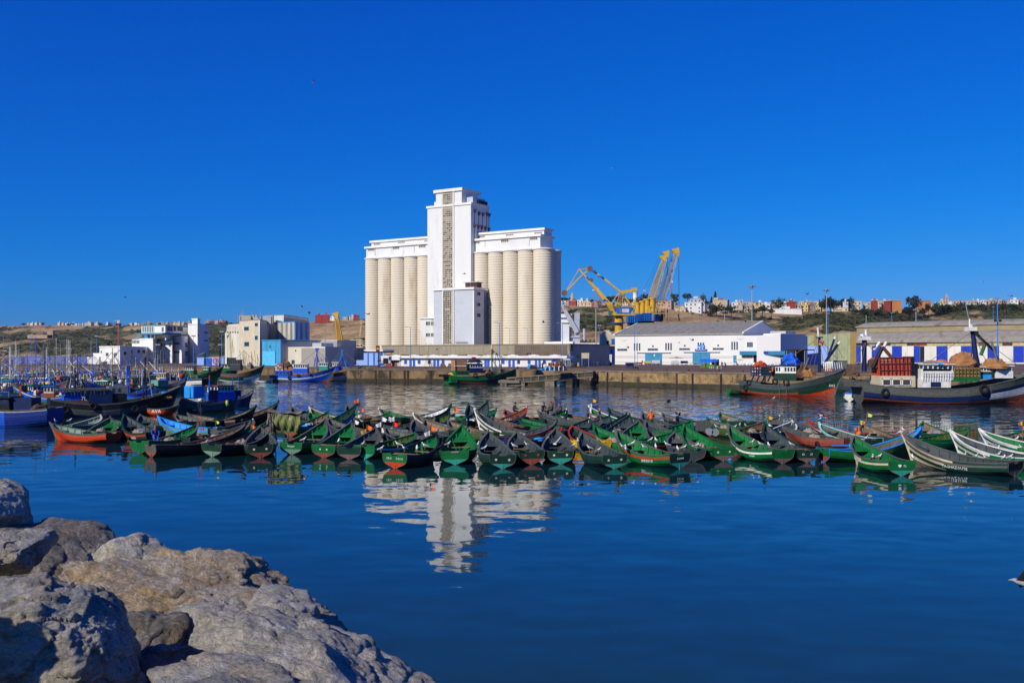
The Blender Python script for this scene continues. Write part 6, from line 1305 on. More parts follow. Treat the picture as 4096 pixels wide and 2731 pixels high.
T.house(1872,1456,1922,1484,5,'white','navy',1.2,'navy'); T.heap(1868,1925,1447,'dark_tarpaulin',mat('tarp_black',(.02,.02,.025),.8,bump=.6),.9,3); T.box(1888,1428,1902,1448,'red_cloth',mat('cloth_crimson',(.35,.01,.03),.8),(-.3,.3))
T.box(1864,1470,1870,1500,'frame_post',PT['black'],(-1,1)); T.mast(1968,1494,1395,PT['green'],.22); T.bar(1968,1395,1966,1379,'mast_tip',PT['white'],.12); T.bar(1970,1440,1988,1468,'boom',PT['black'],.09); T.bar(1968,1400,1975,1410,'lamp_arm',PT['orange'],.25)
T.stays(1968,1398,((2060,1472),(1880,1455),(1990,1488),(1950,1488))); T.bar(1985,1410,1978,1490,'boom',PT['dkgreen'],.08); T.bar(1990,1412,2010,1478,'boom',PT['dkgreen'],.08,.5,.3)
T.box(1962,1472,1985,1486,'winch',PT['grey'],(-.8,.8)); T.heap(1925,1958,1490,'net_heap',M_netbr,.7,4); T.heap(1796,1808,1498,'float_pile',F_ye,.5,8)
for x, y in ((1883,1500),(1930,1500)): T.tyre(x,y,.55)
# --- right, first trawler
T = Trawler('fishing_trawler', 'old dark green trawler with orange red bottom and blue tarpaulin on its wheelhouse', (2985,1577), (3385,1588), (2.5,1.75,4.7), ['oxide','orange',('oxide','dkgreen'),'dkgreen','dkgreen','slate','slate'], B=5.6, bands=(0,.25,.38,.50,.62,.74,.86,1), rake=.13, cut=.60)
T.crates(3022,1468,3060,1500,4,5,[M_crate[0],M_crate[1],M_crate[2],M_crate[3],M_crate[4]],y=(-1.4,1.4),gap=.06)
for x in (3020,3030,3040,3050,3061,3070,3080,3090,3100): T.bar(x,1458,x,1500,'cage_bar',PT['navy'],.05,-1.5,-1.5)
for y in (1467,1478,1490,1500): T.bar(3020,y,3100,y,'cage_rail',PT['navy'],.05,-1.5,-1.5)
T.heap(3020,3062,1462,'net_heap',M_netred,.9,2); T.box(3064,1474,3100,1500,'green_box',PT['dkgreen'],(-1.2,1.2))
for k in range(4): T.bar(3022+k*22,1525,3032+k*22,1500,'stern_frame',PT['navy'],.14,-1.6,-1.5)
T.box(3018,1499,3110,1503,'gantry_beam',PT['navy'],(-1.6,1.6)); T.ring(3096,1478,.5); T.ring(3122,1497,.5)
T.house(3116,1463,3198,1512,7,'white','dkgreen',1.4,'navy',.42); T.heap(3127,3192,1447,'blue_tarpaulin',mat('tarp_blue',(.01,.12,.62),.6,.3,1,bump=.6,bsc=2),1.6,5); T.box(3136,1464,3150,1510,'cabin_door',PT['white'],(-1.45,-1.3))
T.mast(3278,1488,1347,PT['navy'],.30); T.bar(3274,1347,3271,1310,'mast_tip',PT['white'],.16); T.bar(3270,1318,3273,1296,'aerial',M_steel,.05)
T.box(3268,1347,3288,1352,'crow_platform',PT['navy'],(-.5,.5)); T.bar(3302,1440,3328,1355,'boom',PT['navy'],.2,.6,1); T.bar(3328,1355,3334,1348,'boom_tip',PT['white'],.22,1,1); T.bar(3290,1470,3362,1376,'boom',PT['navy'],.22,-.5,-1); T.bar(3362,1376,3372,1368,'boom_tip',PT['white'],.22,-1,-1)
T.bar(3218,1502,3240,1430,'spar',PT['wood'],.13,-1,-.5); T.stays(3276,1352,((3130,1450),(3385,1478),(3225,1500),(3250,1500),(3300,1490),(3340,1480))); T.bar(3288,1362,3282,1380,'lamp',mat('buoy_pink',(.6,.2,.15),.6),.35)
T.heap(3205,3262,1500,'net_heap',M_netbr,1.2,6); T.heap(3185,3240,1500,'net_heap',M_net,1.9,16)
for k in range(8): T.box(3306+k*4,1464,3309+k*4,1483,'gas_bottle',[mat('bottle_red',(.5,.02,.02),.5),PT['white']][k%2],(-.9,-.5))
T.box(3300,1446,3340,1464,'deck_locker',PT['white'],(-.8,.8)); T.box(3325,1440,3380,1470,'deck_railing',PT['weather'],(.9,1.0))
for k in range(9): T.bar(3305+k*9,1448,3308+k*9,1474,'rail_post',PT['white'],.06,-1.2,-1.2)
for x, y, r in ((3006,1548,.55),(3021,1530,.5),(3131,1524,.55),(3175,1527,.62)): T.tyre(x,y,r)
T.bar(3146,1516,3150,1580,'fender_chain',M_rope,.05,-3,-2.9); T.bar(3172,1516,3178,1580,'fender_chain',M_rope,.05,-3,-2.9)
a_ = T.H.p(.93,.5,0,T.near); mtext('A-7312', T.o, M_white, Matrix.Translation(a_+Vector((0,T.near*.16,0))) @ Matrix.Rotation(R(180) if T.near > 0 else 0,4,'Z') @ Matrix.Rotation(R(90),4,'X'), .55)
# --- right, second (largest)
T = Trawler('fishing_trawler', 'large navy and grey trawler with orange net cage and white raked bow', (3440,1612), (4240,1612), (2.9,2.0,6.2), ['oxide',('oxide','oxide'),('navy','white'),('navy','white'),('weather','navy'),'weather','weather'], B=7, bands=(0,.30,.43,.55,.66,.78,.90,1), rake=.10, cut=.55, draft=1.0)
T.box(3397,1528,3450,1545,'stern_counter',PT['weather'],(-2.4,2.4)); T.crates(3501,1428,3625,1502,12,7,[M_netred],'net_bundle',(-1.6,1.6),.04)
for k in range(9): T.bar(3501+k*15.5,1428,3504+k*15.5,1502,'cage_bar',PT['navy'],.06,-1.7,-1.7)
for y in (1428,1452,1478,1502): T.bar(3501,y+2,3628,y,'cage_rail',mat('cage_rust',(.2,.05,.03),.8),.05,-1.7,-1.7)
T.box(3500,1502,3640,1546,'shelter_wall',PT['cream'],(-1.9,1.9)); 
for k in range(3): w_ = T.box(3511+k*39,1516,3541+k*39,1539,'shelter_window',mat('window_dark_rose',(.07,.05,.05),.3),(-1.95,-1.88)); 
for k in range(3):
 for q in ((3509,1514,3543,1517),(3509,1538,3543,1541),(3509,1514,3512,1541),(3540,1514,3543,1541)): T.box(q[0]+k*39,q[1],q[2]+k*39,q[3],'window_surround',PT['white'],(-2.02,-1.9))
T.box(3628,1425,3640,1500,'net_frame',PT['black'],(-1.6,1.6)); T.box(3664,1474,3784,1518,'wheelhouse_deck',PT['white'],(-1.7,1.7)); T.house(3672,1458,3790,1508,6,'white','white',1.7,'white',.5); T.box(3655,1516,3780,1548,'deckhouse',PT['white'],(-1.9,1.9)); T.box(3700,1526,3740,1546,'deckhouse_door',PT['navy'],(-1.95,-1.9))
for k in range(12): T.bar(3668+k*10,1486,3668+k*10,1520,'rail_post',PT['white'],.04,-2.1,-2.1)
for y in (1486,1498): T.bar(3668,y,3785,y,'rail',PT['white'],.035,-2.1,-2.1)
T.heap(3735,3790,1456,'life_raft',mat('raft_orange',(.6,.15,.05),.8),.7,9); T.heap(3700,3745,1456,'grey_cover',M_tarp,.6,11); T.heap(3715,3770,1455,'blue_cover',mat('tarp_cyan',(.03,.35,.6),.7),.35,12)
T.crates(3795,1468,3900,1510,3,2,[M_netbr],'net_bale',(-1.8,1.8),.02); T.heap(3795,3905,1452,'net_bale_top',M_netbr,1.7,13)
for k in range(8): T.bar(3797+k*14,1470,3797+k*14,1510,'cage_bar',mat('cage_olive',(.08,.10,.03),.8),.07,-1.9,-1.9)
for y in (1478,1492,1506): T.bar(3795,y,3898,y,'cage_rail',MC['cage_olive'],.05,-1.9,-1.9)
T.box(3790,1508,3895,1524,'green_coaming',PT['green'],(-1.9,1.9)); T.box(3890,1497,3950,1515,'blue_drum',PT['sky'],(-1.2,.5))
T.bar(3911,1494,3890,1322,'mast',PT['navy'],.42,0,0,.30); T.bar(3890,1322,3884,1298,'mast_tip',PT['white'],.2); T.bar(3880,1300,3862,1212,'aerial',M_steel,.07); T.box(3869,1308,3897,1324,'crow_cage',PT['white'],(-.9,.9)); T.bar(3880,1310,3878,1275,'aerial',PT['white'],.14)
T.bar(3462,1486,3462,1360,'mast',PT['navy'],.34,.5,.5); T.box(3446,1346,3480,1360,'crow_cage',PT['white'],(-.4,1.2)); T.bar(3469,1348,3469,1318,'aerial',PT['white'],.2,.5,.5); T.bar(3469,1318,3470,1260,'aerial',M_steel,.05,.5,.5); T.bar(3450,1345,3449,1335,'search_light',M_gw,.35)
T.bar(3898,1328,3985,1400,'boom',PT['navy'],.22,0,1); T.bar(3985,1400,4030,1480,'boom',PT['navy'],.16,1,1); T.bar(3952,1365,3990,1490,'boom',PT['grey'],.14,-1,-1); T.bar(3930,1420,3945,1380,'davit',PT['green'],.25,.5,.5); T.bar(3895,1330,3910,1335,'block',F_ye,.35)
T.bar(3520,1388,3480,1470,'gantry_leg',PT['black'],.28,-1,-1); T.bar(3520,1388,3556,1430,'gantry_leg',PT['brown'],.25,-1,-1); T.bar(3505,1400,3530,1368,'gantry_arm',PT['white'],.22,1,1); T.bar(3530,1390,3540,1367,'gantry_arm',PT['white'],.22,-.5,-.5); T.box(3480,1440,3500,1470,'net_drum',M_net,(-1,1))
T.stays(3890,1325,((3700,1458),(3960,1480),(4090,1475),(3930,1500),(3870,1500),(4040,1478))); T.stays(3464,1362,((3400,1495),(3510,1430),(3440,1490)))
T.heap(3915,4035,1466,'rolled_net',M_netbr,1.3,14); T.house(3920,1468,3958,1500,3,'white','dkgreen',1.0,'white'); T.house(3970,1464,4030,1500,5,'white','white',1.3,'white')
T.heap(3390,3412,1490,'net_heap',M_net,1.1,20)
for x, y, r in ((3510,1566,.62),(3890,1552,.70)): T.tyre(x,y,r)
a_ = T.H.p(.88,.62,0,T.near); mtext('5-212', T.o, M_gk, Matrix.Translation(a_+Vector((0,T.near*.16,0))) @ Matrix.Rotation(R(180) if T.near > 0 else 0,4,'Z') @ Matrix.Rotation(R(90),4,'X'), .6)
# --- trawler hidden behind these two
T = Trawler('fishing_trawler', 'grey green trawler moored inside, behind the two right hand trawlers', (3500,1570), (3300,1570), (2.6,2.2,3.6), ['black','dkgreen','slate','slate','weather'], B=5)
T.house(3345,1440,3372,1466,3,'white','blue',1.0); T.mast(3342,1480,1372,M_steel,.1); T.heap(3380,3440,1500,'net_heap',M_net,1.0,5); T.stays(3342,1376,((3300,1480),(3400,1480)))
# --- blue boat by the factory
T = Trawler('fishing_trawler', 'bright blue trawler with a slanting white stripe and rows of tyres', (1088,1526), (1342,1526), (1.7,1.5,4.0), ['oxide',('oxide','blue'),('weather','blue'),('blue','blue'),('white','white'),('blue','blue'),'blue'], B=4.6, bands=(0,.25,.40,.50,.62,.73,.85,1), rake=.12, cut=.45)
T.house(1178,1457,1232,1486,6,'white','blue',1.2); T.box(1106,1482,1165,1500,'deckhouse',PT['blue'],(-1.4,1.4)); 
for k in range(4): T.box(1112+k*13,1486,1119+k*13,1494,'deckhouse_window',M_glass,(-1.42,1.42))
T.crates(1104,1453,1135,1482,4,5,M_crate,y=(-1,1),gap=.05); T.heap(1135,1168,1464,'net_heap',M_net,1.3,2); T.bar(1150,1440,1150,1480,'float',C_or,.2); T.ring(1166,1476,.4)
T.mast(1268,1480,1400,PT['blue'],.16); T.bar(1262,1398,1280,1475,'mast_leg',PT['blue'],.1,.6,.6); T.bar(1272,1398,1256,1470,'mast_leg',PT['blue'],.1,-.6,-.6); T.box(1262,1392,1275,1400,'crow_cage',PT['blue'],(-.4,.4)); T.bar(1262,1450,1310,1430,'boom',PT['grey'],.08); T.stays(1268,1400,((1335,1470),(1200,1455),(1300,1478)))
T.house(1281,1452,1312,1474,4,'white','teal',1.0); 
for k in range(12): T.bar(1250+k*5,1420+(k*7)%20,1254+k*5,1470,'rigging_pole',[PT['white'],PT['blue'],PT['grey']][k%3],.05,(k%3-1)*.8,(k%2)*.6)
for x, y in ((1104,1511),(1166,1510),(1166,1492),(1202,1502),(1244,1494)): T.tyre(x,y,.48)
# grey and white hulls next to it
T = Trawler('fishing_trawler', 'worn white and grey trawler with rusty rail, bow right of the blue boat', (1262,1523), (1446,1524), (2.2,1.9,4.0), ['oxide','weather',('weather','white'),('weather','white'),('weather','weather'),'brown'], B=5, rake=.14, cut=.5, bands=(0,.1,.3,.5,.7,.85,1)); T.mast(1368,1480,1396,PT['blue'],.14); T.bar(1362,1400,1385,1474,'mast_leg',PT['sky'],.09,.5,.5); T.bar(1374,1400,1355,1470,'mast_leg',PT['sky'],.09,-.5,-.5); T.stays(1368,1398,((1440,1464),(1310,1474))); T.bar(1368,1425,1410,1470,'boom',PT['blue'],.08); T.heap(1385,1410,1482,'net_heap',M_netbr,.8,8); T.house(1335,1450,1358,1476,3,'white','blue',1)
T = Trawler('fishing_trawler', 'boat painted black for its shade, green bicycle on bow, beside the bare quay wall', (1330,1521), (1486,1522), (2.0,1.8,3.4), ['black','black','black','black','black'], B=4.4, rake=.14); T.heap(1400,1440,1490,'net_heap',M_net,.8,8)  # every band black: the shade on this hull is put into its paint
bc = thing('bicycle', 'bright green bicycle leaning at the bow of the shade black boat', 'bicycle', P(1472,1478,250)); M_bg = mat('bike_green',(.2,.6,.02),.5)
for y in (-.5,.5): MB().torus((y,0,.33),(0,1,0),.32,.03,14,4).build('wheel', M_rubber, bc)
MB().tube([(-.5,0,.33),(-.1,0,.35),(.35,0,.8),(-.25,0,.8),(-.1,0,.35)],.03,5).tube([(-.5,0,.33),(-.25,0,.8),(-.28,0,.95)],.03,5).build('frame', M_bg, bc); MB().tube([(.5,0,.33),(.35,0,.8),(.32,0,1.0),(.45,0,1.05)],.025,5).build('handlebar', M_bg, bc); MB().box(-.4,-.06,.93,-.18,.06,.98).build('saddle', M_rubber, bc)
T = Trawler('fishing_trawler', 'big trawler with rusty green rail and white lower bow, left of the white dinghy', (880,1528), (1056,1528), (2.4,2.0,4.3), ['oxide','white',('white','white'),('dkgreen','white'),('dkgreen','olive'),'brown','brown'], B=5, rake=.14, cut=.55, bands=(0,.1,.25,.45,.6,.75,.9,1)); T.mast(976,1470,1400,M_steel,.12); T.house(925,1440,965,1475,4,'weather','slate',1.2); T.heap(985,1015,1470,'grey_cover',M_tarp,1.4,3); T.stays(976,1402,((1050,1474),(930,1450)))
for k in range(10): T.bar(962+k*8,1400+(k*13)%30,966+k*8,1470,'rigging_pole',[M_rope,PT['wood'],PT['grey']][k%3],.05,(k%3-1)*.8,(k%2)*.6)
T = Trawler('fishing_trawler', 'green trawler with white windowed wheelhouse, left of the big rusty one', (700,1534), (892,1534), (2.3,1.9,4.1), ['black','dkgreen',('dkgreen','green'),('green','green'),('dkgreen','dkgreen'),'green'], B=5, rake=.12, bands=(0,.15,.35,.5,.7,.85,1)); T.house(743,1466,780,1492,5,'white','green',1.3,'dkgreen'); T.house(818,1468,838,1488,3,'white','green',1.1); T.mast(820,1490,1410,PT['dkgreen'],.25); T.bar(792,1422,820,1410,'boom',PT['grey'],.14); T.bar(820,1412,850,1475,'boom',PT['green'],.06); T.box(690,1489,706,1505,'tan_sheet',M_tarp,(-1.6,-1.4)); T.box(707,1489,722,1502,'blue_drum',PT['sky'],(-1.5,-.5)); T.heap(855,880,1480,'net_heap',M_net,.7,3); T.stays(820,1412,((888,1478),(740,1466)))
T = Trawler('fishing_trawler', 'second green trawler wedged behind, with white topped green wheelhouse', (800,1524), (952,1524), (2.3,1.9,3.8), ['black','black','dkgreen','dkgreen','green'], B=4.6); T.house(893,1458,925,1482,3,'cream','green',1.2,'weather'); T.bar(880,1420,878,1480,'mast',PT['dkgreen'],.16); T.ring(868,1443,.9)
# ---------------------------------------------------------------- small craft
def dinghy(label, st, bw, cols, z3=(.55,.42,.8), B=None, far=1, name='dinghy', gear=None):
 T = Trawler(name, label, st, bw, z3, cols, B=B, rake=.08, group='small dinghies', draft=.15, bands=(0,.4,.75,1), cat='dinghy', ws=.7)
 for t in (.3,.6): z = T.H.sheer(t)*.6; MB().box(T.H.p(t,.6).x-.12,-T.H.p(t,.6,.1).y,z,T.H.p(t,.6).x+.12,T.H.p(t,.6,.1).y,z+.04).build('thwart', PT['wood'], T.o)
 return T
dinghy('small white rowing dinghy between the rusty trawler and the blue boat', (1030,1529), (1092,1529), ['grey','white','white'], B=1.7)
dinghy('orange ship dinghy beside the rusty dark trawler', (592,1661), (712,1661), ['orange','orange','orange'], (.8,.7,1.15), B=1.7)
tt = mtext('AVA', None, M_white, Matrix.Translation(P(625,1645,111.2)) @ Matrix.Rotation(R(90),4,'X'), .55, 'painted_letters'); tag(tt, 'white letters painted on the side of the orange dinghy', 'lettering')
D_ = dinghy('white and blue tender with its stern to us between the two right trawlers', (3398,1606), (3404,1598), ['white','white','blue'], (1.1,1.0,1.3), B=1.9); MB().box(-.4,-.7,.9,.5,.7,1.25).build('blue_cover', mat('tarp_blue',(.01,.12,.62),.6), D_.o); D_.o.location.z = -.0
dinghy('little green and white dinghy at the stern of the dark green trawler', (2915,1577), (2988,1575), ['red','green','weather'], (.9,.6,.9), B=1.5)
dinghy('white dinghy half hidden under the concrete ramp', (2234,1542), (2262,1541), ['white','white','teal'], (.8,.7,.9), B=1.6)
T = dinghy('grey motor tender with an outboard, right of the orange dinghy', (800,1652), (700,1645), ['grey','weather','white'], (.5,.45,.7), B=1.6)
person(P(798,1640,113), R(90), 'person bending over the outboard of the grey tender', C_wh, C_dk, 'bend'); ob_ = thing('outboard_motor','black outboard motor on the stern of the grey tender','outboard motor',P(803,1650,112)); MB().box(-.15,-.12,.1,.15,.12,.5).build('cowling', M_rubber, ob_); MB().box(-.06,-.05,-.6,.06,.05,.1).build('leg', M_rubber, ob_)
# ---------------------------------------------------------------- crowded left basin
T = Trawler('fishing_boat', 'big bright blue hull, nearest boat at the left picture edge', (215,1702), (-190,1702), (1.7,1.5,2.6), ['black','blue_shaded',('blue_shaded','blue'),('blue_shaded','blue'),('blue_shaded','blue'),'white'], B=4.2, bands=(0,.15,.35,.55,.75,.95,1), cut=.35, ws=.85); T.house(-20,1590,60,1632,3,'navy','black',1.2,'black'); T.bar(5,1640,30,1585,'davit',PT['grey'],.1,-1,-1); MB().blob((T.X(110),-.8,1.5),(.5,.3,.32),10,6).build('white_float', PT['white'], T.o); T.heap(130,200,1630,'net_heap',M_net,.5,4); T.box(75,1590,145,1640,'deck_box',PT['navy'],(-1,1))  # darker blue towards the stern is hull shade put into the paint
T = Trawler('fishing_trawler', 'long dark rust streaked trawler with navy winch shelter in the left basin', (205,1670), (722,1655), (2.0,1.35,3.2), ['black','navy','navy',('weather','black'),('weather','black'),'black','black'], B=4.6, bands=(0,.15,.35,.5,.62,.75,.88,1), cut=.70)
T.box(350,1575,440,1622,'winch_shelter',PT['navy'],(-1.5,1.5)); T.box(436,1575,500,1620,'shelter_side',PT['black'],(-1.3,1.3)); T.box(250,1570,320,1600,'cabin_blue',PT['blue'],(-1.2,1.2)); T.box(225,1555,425,1562,'shelter_roof',PT['weather'],(-1.6,1.6)); T.box(230,1602,345,1618,'fender_board',PT['brown'],(-1.7,-1.5))
for k in range(14): T.bar(240+k*13,1555+(k*5)%8,240+k*13,1580,'slat',[PT['cream'],PT['white'],PT['wood']][k%3],.06,-1.3,-1.3)
T.box(430,1545,505,1572,'cabin',PT['grey'],(-1,1)); T.box(443,1552,453,1566,'window',M_glass,(-1.02,1.02)); T.box(466,1552,476,1566,'window',M_glass,(-1.02,1.02)); mtext('7L', T.o, M_white, Matrix.Translation((T.X(328),-1.52,T.Z(328,1592))) @ Matrix.Rotation(R(90),4,'X'), .6)
T.mast(300,1580,1470,PT['black'],.12); T.mast(572,1600,1430,PT['black'],.09,10); T.mast(585,1600,1430,PT['black'],.09,-6); T.mast(612,1600,1450,M_steel,.07,-25); T.heap(548,600,1612,'net_heap',M_net,.7,6); T.heap(640,690,1590,'net_heap',M_netbr,.6,7)
for x, y in ((252,1634),(360,1620),(527,1630),(640,1600)): T.tyre(x,y,.42)
MB().cyl((T.X(660),-.3,T.Z(660,1582)),(T.X(660),-.3,T.Z(660,1565)),.38,.45,12).build('blue_tub', PT['sky'], T.o)
T = Trawler('fishing_boat', 'vivid blue wooden boat with tall blue tripod behind the dark trawler', (482,1610), (612,1606), (1.4,1.2,2.5), ['black','blue','blue','sky','blue'], B=3); 
for k in range(4): T.bar(505+k*5,1590,508+k*3,1462,'tripod_leg',PT['blue'],.09,(k%2)*1-.5,0)
T.heap(525,560,1582,'net_heap',M_net,.5,3); T.box(535,1560,600,1572,'rail_board',PT['sky'],(-1,-.9))
T = Trawler('fishing_boat', 'grey green boat with white rail and blue cabin at the right of the left basin', (728,1652), (952,1640), (1.7,1.0,2.1), ['black','dkgreen',('dkgreen','slate'),('weather','slate'),'slate','white'], B=3, bands=(0,.2,.4,.6,.8,.95,1)); T.box(755,1545,800,1590,'cabin_frame',PT['sky'],(-.9,.9)); T.house(850,1545,915,1590,5,'white','blue',1.0,'brown',.5); T.box(815,1560,850,1598,'navy_screen',PT['navy'],(-1.1,-.9)); T.box(915,1562,948,1585,'navy_box',PT['navy'],(-.8,.8))
for k in range(3): T.bar(825+k*14,1595,838,1515,'tripod_leg',PT['blue'],.06,(k-1)*.5,0)
T.mast(838,1515,1500,C_red,.1); T.mast(930,1585,1505,PT['blue'],.06); T.bar(925,1560,931,1515,'mast_leg',PT['blue'],.05); MB().blob((T.X(877),T.near*1.5,T.Z(877,1612)),(.22,.2,.42),8,6).build('lime_fender', mat('buoy_lime2',(.45,.5,.08),.4), T.o); T.heap(760,790,1590,'red_box',PT['oxide'],.5,3); T.box(855,1600,880,1606,'green_board',PT['green'],(-.9,-.7))
T = Trawler('fishing_boat', 'low navy boat with pointed bow sticking out at the right of the left basin', (900,1626), (1010,1622), (1.1,.95,1.9), ['black','navy','navy','navy','navy'], B=2.6, rake=.2); T.mast(955,1600,1500,PT['blue'],.05)
boat('L1', 690, 1640, 640, 1, 'black open boat behind the orange dinghy, mostly in shade', hull='black', inn='brown', rail='weather')
T = Trawler('fishing_boat', 'boat with translucent green cage and turquoise hull in the left basin', (598,1575), (745,1570), (1.5,1.2,2.4), ['black','grey','grey','teal','weather'], B=3); T.box(618,1520,660,1552,'green_cage',mat('cage_mesh',(.12,.30,.24),.7),(-1.1,1.1)); T.box(620,1552,642,1572,'blue_box',PT['blue'],(-1.1,.5)); T.mast(720,1560,1480,PT['blue'],.08,6); T.mast(735,1560,1480,PT['blue'],.08,-8); floatb = MB().blob((T.X(728),0,T.Z(728,1502)),(.5,.5,.5),10,8).build('red_float', C_red, T.o, True)
labels_c = ['blue','navy','green','black','white','teal','weather','dkgreen','sky','oxide']
cn = {'blue':'blue','navy':'navy','green':'green','black':'black','white':'white','teal':'teal','weather':'grey weathered','dkgreen':'dark green','sky':'sky blue','oxide':'rust red'}
rr = random.Random(77); spots = []
for wy, xs in ((1526,(-60,40,130,215,300,380,470,560,640)),(1536,(-20,80,180,270,350,440,525,610,700)),(1549,(-90,20,115,200,290,385,475,570,660)),(1566,(-40,60,160,260,345,430,530,640)),(1557,(-30,70,165,250,340,430,500,600)),(1578,(-10,110,215,320,415,500)),(1590,(-60,60,170,275,380,450)),(1606,(20,120,215)),(1622,(-40,80,170))):
 for x in xs: spots.append((x+rr.uniform(-15,15), wy+rr.uniform(-3,3)))
M_or2 = mat('float_orange', (.80,.12,.02), .5); M_ye2 = mat('float_yellow', (.75,.45,.02), .5); M_red2 = mat('float_red', (.65,.03,.02), .5)
used_lab = {}
for i, (x, wy) in enumerate(spots):
 e = FPX/ G(0, wy).y; hl = rr.uniform(8, 13)*e/2; fl = 1 if rr.random() < .6 else -1; dy = rr.uniform(-6,6)*(wy-HOR)/140
 c0 = rr.choice(['blue','navy','black','dkgreen','green','black','black','weather','white','slate','brown','brown']); c1 = rr.choice(['blue','white','sky','cream','weather','green','black','oxide','white','white']); c2 = rr.choice(['white','weather','blue','cream','wood'])
 hcol = rr.choice(['white','white','sky','cream','weather','teal','white','cream']); T = None
 cw = {'slate':'slate','brown':'brown','cream':'cream','wood':'wooden'}; nm = lambda c: cn.get(c, cw.get(c, c))
 row_w = {1526:'farthest row',1536:'second far row',1549:'middle rows',1566:'near middle row',1590:'second nearest row',1622:'nearest row'}[min((1526,1536,1549,1566,1590,1622), key=lambda q: abs(q-wy))]
 pos = 'far left' if x < 60 else ('left' if x < 220 else ('centre' if x < 420 else ('right' if x < 560 else 'far right')))
 acc = rr.choice(['orange float','yellow float','tall bare mast','pile of nets','red cloth','blue tarpaulin'])
 lab = '%s boat, %s rail, %s, %s, %s of basin' % (nm(c0), nm(c1), acc, row_w, pos)
 while lab in used_lab:
  acc = rr.choice(['white mast top','low cabin','twin masts','crates on deck','rope coils','short derrick']); lab = '%s boat, %s rail, %s, %s, %s of basin' % (nm(c0), nm(c1), acc, row_w, pos)
 used_lab[lab] = 1
 T = Trawler('fishing_boat', lab, (x-hl*fl, wy-dy), (x+hl*fl, wy+dy), (rr.uniform(1.3,1.9), rr.uniform(1.1,1.5), rr.uniform(2.2,3.2)), ['black',c0,c0,c1,c2], B=3.2, group='boats crowded in the left basin', bands=(0,.2,.55,.8,.94,1))
 f = lambda q: T.px0+(T.px1-T.px0)*q
 zr_ = T.H.sheer(.4); pyd = HOR-(zr_-CAMZ)*e; hpx = rr.uniform(1.2,1.9)*e
 q0 = rr.uniform(.15,.4); T.house(f(q0), pyd-hpx, f(q0+rr.uniform(.16,.26)), pyd+.1*e, rr.choice((3,4,5)), hcol, rr.choice(['blue','green','white','navy','oxide','black','brown']), .9, rr.choice(['white','blue','weather','green']))
 mm = rr.choice([PT['white'],M_steel,PT['blue'],PT['wood'],PT['dkgreen'],PT['black'],M_steel]); q1 = rr.uniform(.45,.62); hm = rr.uniform(4,8.5)*e
 if 'mast' in acc or rr.random() < .8:
  T.mast(f(q1), pyd, pyd-hm, mm, .08, rr.uniform(-4,4)); T.stays(f(q1), pyd-hm*.9, ((f(.96), pyd-.5*e), (f(.2), pyd-.5*e))); T.bar(f(q1), pyd-.4*hm, f(q1+rr.uniform(-.3,.3)), pyd-hm*rr.uniform(.5,.8), 'boom', rr.choice([PT['wood'],PT['white'],PT['blue'],M_steel]), .06)
 if rr.random() < .5: q = rr.uniform(.1,.3); T.bar(f(q), pyd, f(q)+rr.uniform(-4,4), pyd-rr.uniform(3,5)*e, 'aft_mast', rr.choice([M_steel,PT['white'],PT['blue']]), .06)
 for k in range(rr.choice((2,3,4))):
  q = rr.uniform(.1,.9); mt = rr.choice([M_or2,M_or2,M_ye2,M_red2,PT['white'],PT['sky'],PT['cream']]); MB().blob((T.X(f(q)), rr.uniform(-1,1), T.H.sheer(max(0,min(1,q)))+rr.uniform(.1,1.2)), (rr.uniform(.2,.4),)*3, 8, 6).build('float', mt, T.o, True)
 T.heap(f(.62), f(.85), HOR-(T.H.sheer(.72)-CAMZ)*e+.4*e, 'net_heap', rr.choice([M_net,M_netbr,M_tarp,mat('tarp_blue',(.01,.12,.62),.6),PT['teal']]), rr.uniform(.4,.9), i)
 for k in range(10): q = rr.uniform(.08,.95); z0 = HOR-(T.H.sheer(max(0,min(1,q)))-CAMZ)*e; T.bar(f(q), z0+2, f(q)+rr.uniform(-5,5), z0-rr.uniform(.8,2.6)*e, 'deck_pole', rr.choice([PT['white'],PT['wood'],PT['blue'],PT['black'],M_steel,PT['cream']]), .05, rr.uniform(-.8,.8), rr.uniform(-.8,.8))
 for k in range(7): q = rr.uniform(.1,.9); T.box(f(q), HOR-(T.H.sheer(max(0,min(1,q)))+rr.uniform(.2,.8)-CAMZ)*e, f(q)+rr.uniform(3,8)*e/16, HOR-(1.0-CAMZ)*e, 'deck_box', rr.choice([PT['white'],PT['blue'],PT['oxide'],PT['cream'],PT['green'],PT['sky']]), (rr.uniform(-1,0), rr.uniform(.1,1)))
 if rr.random() < .5: T.tyre(f(rr.uniform(.2,.6)), HOR-(.9-CAMZ)*e, .4)
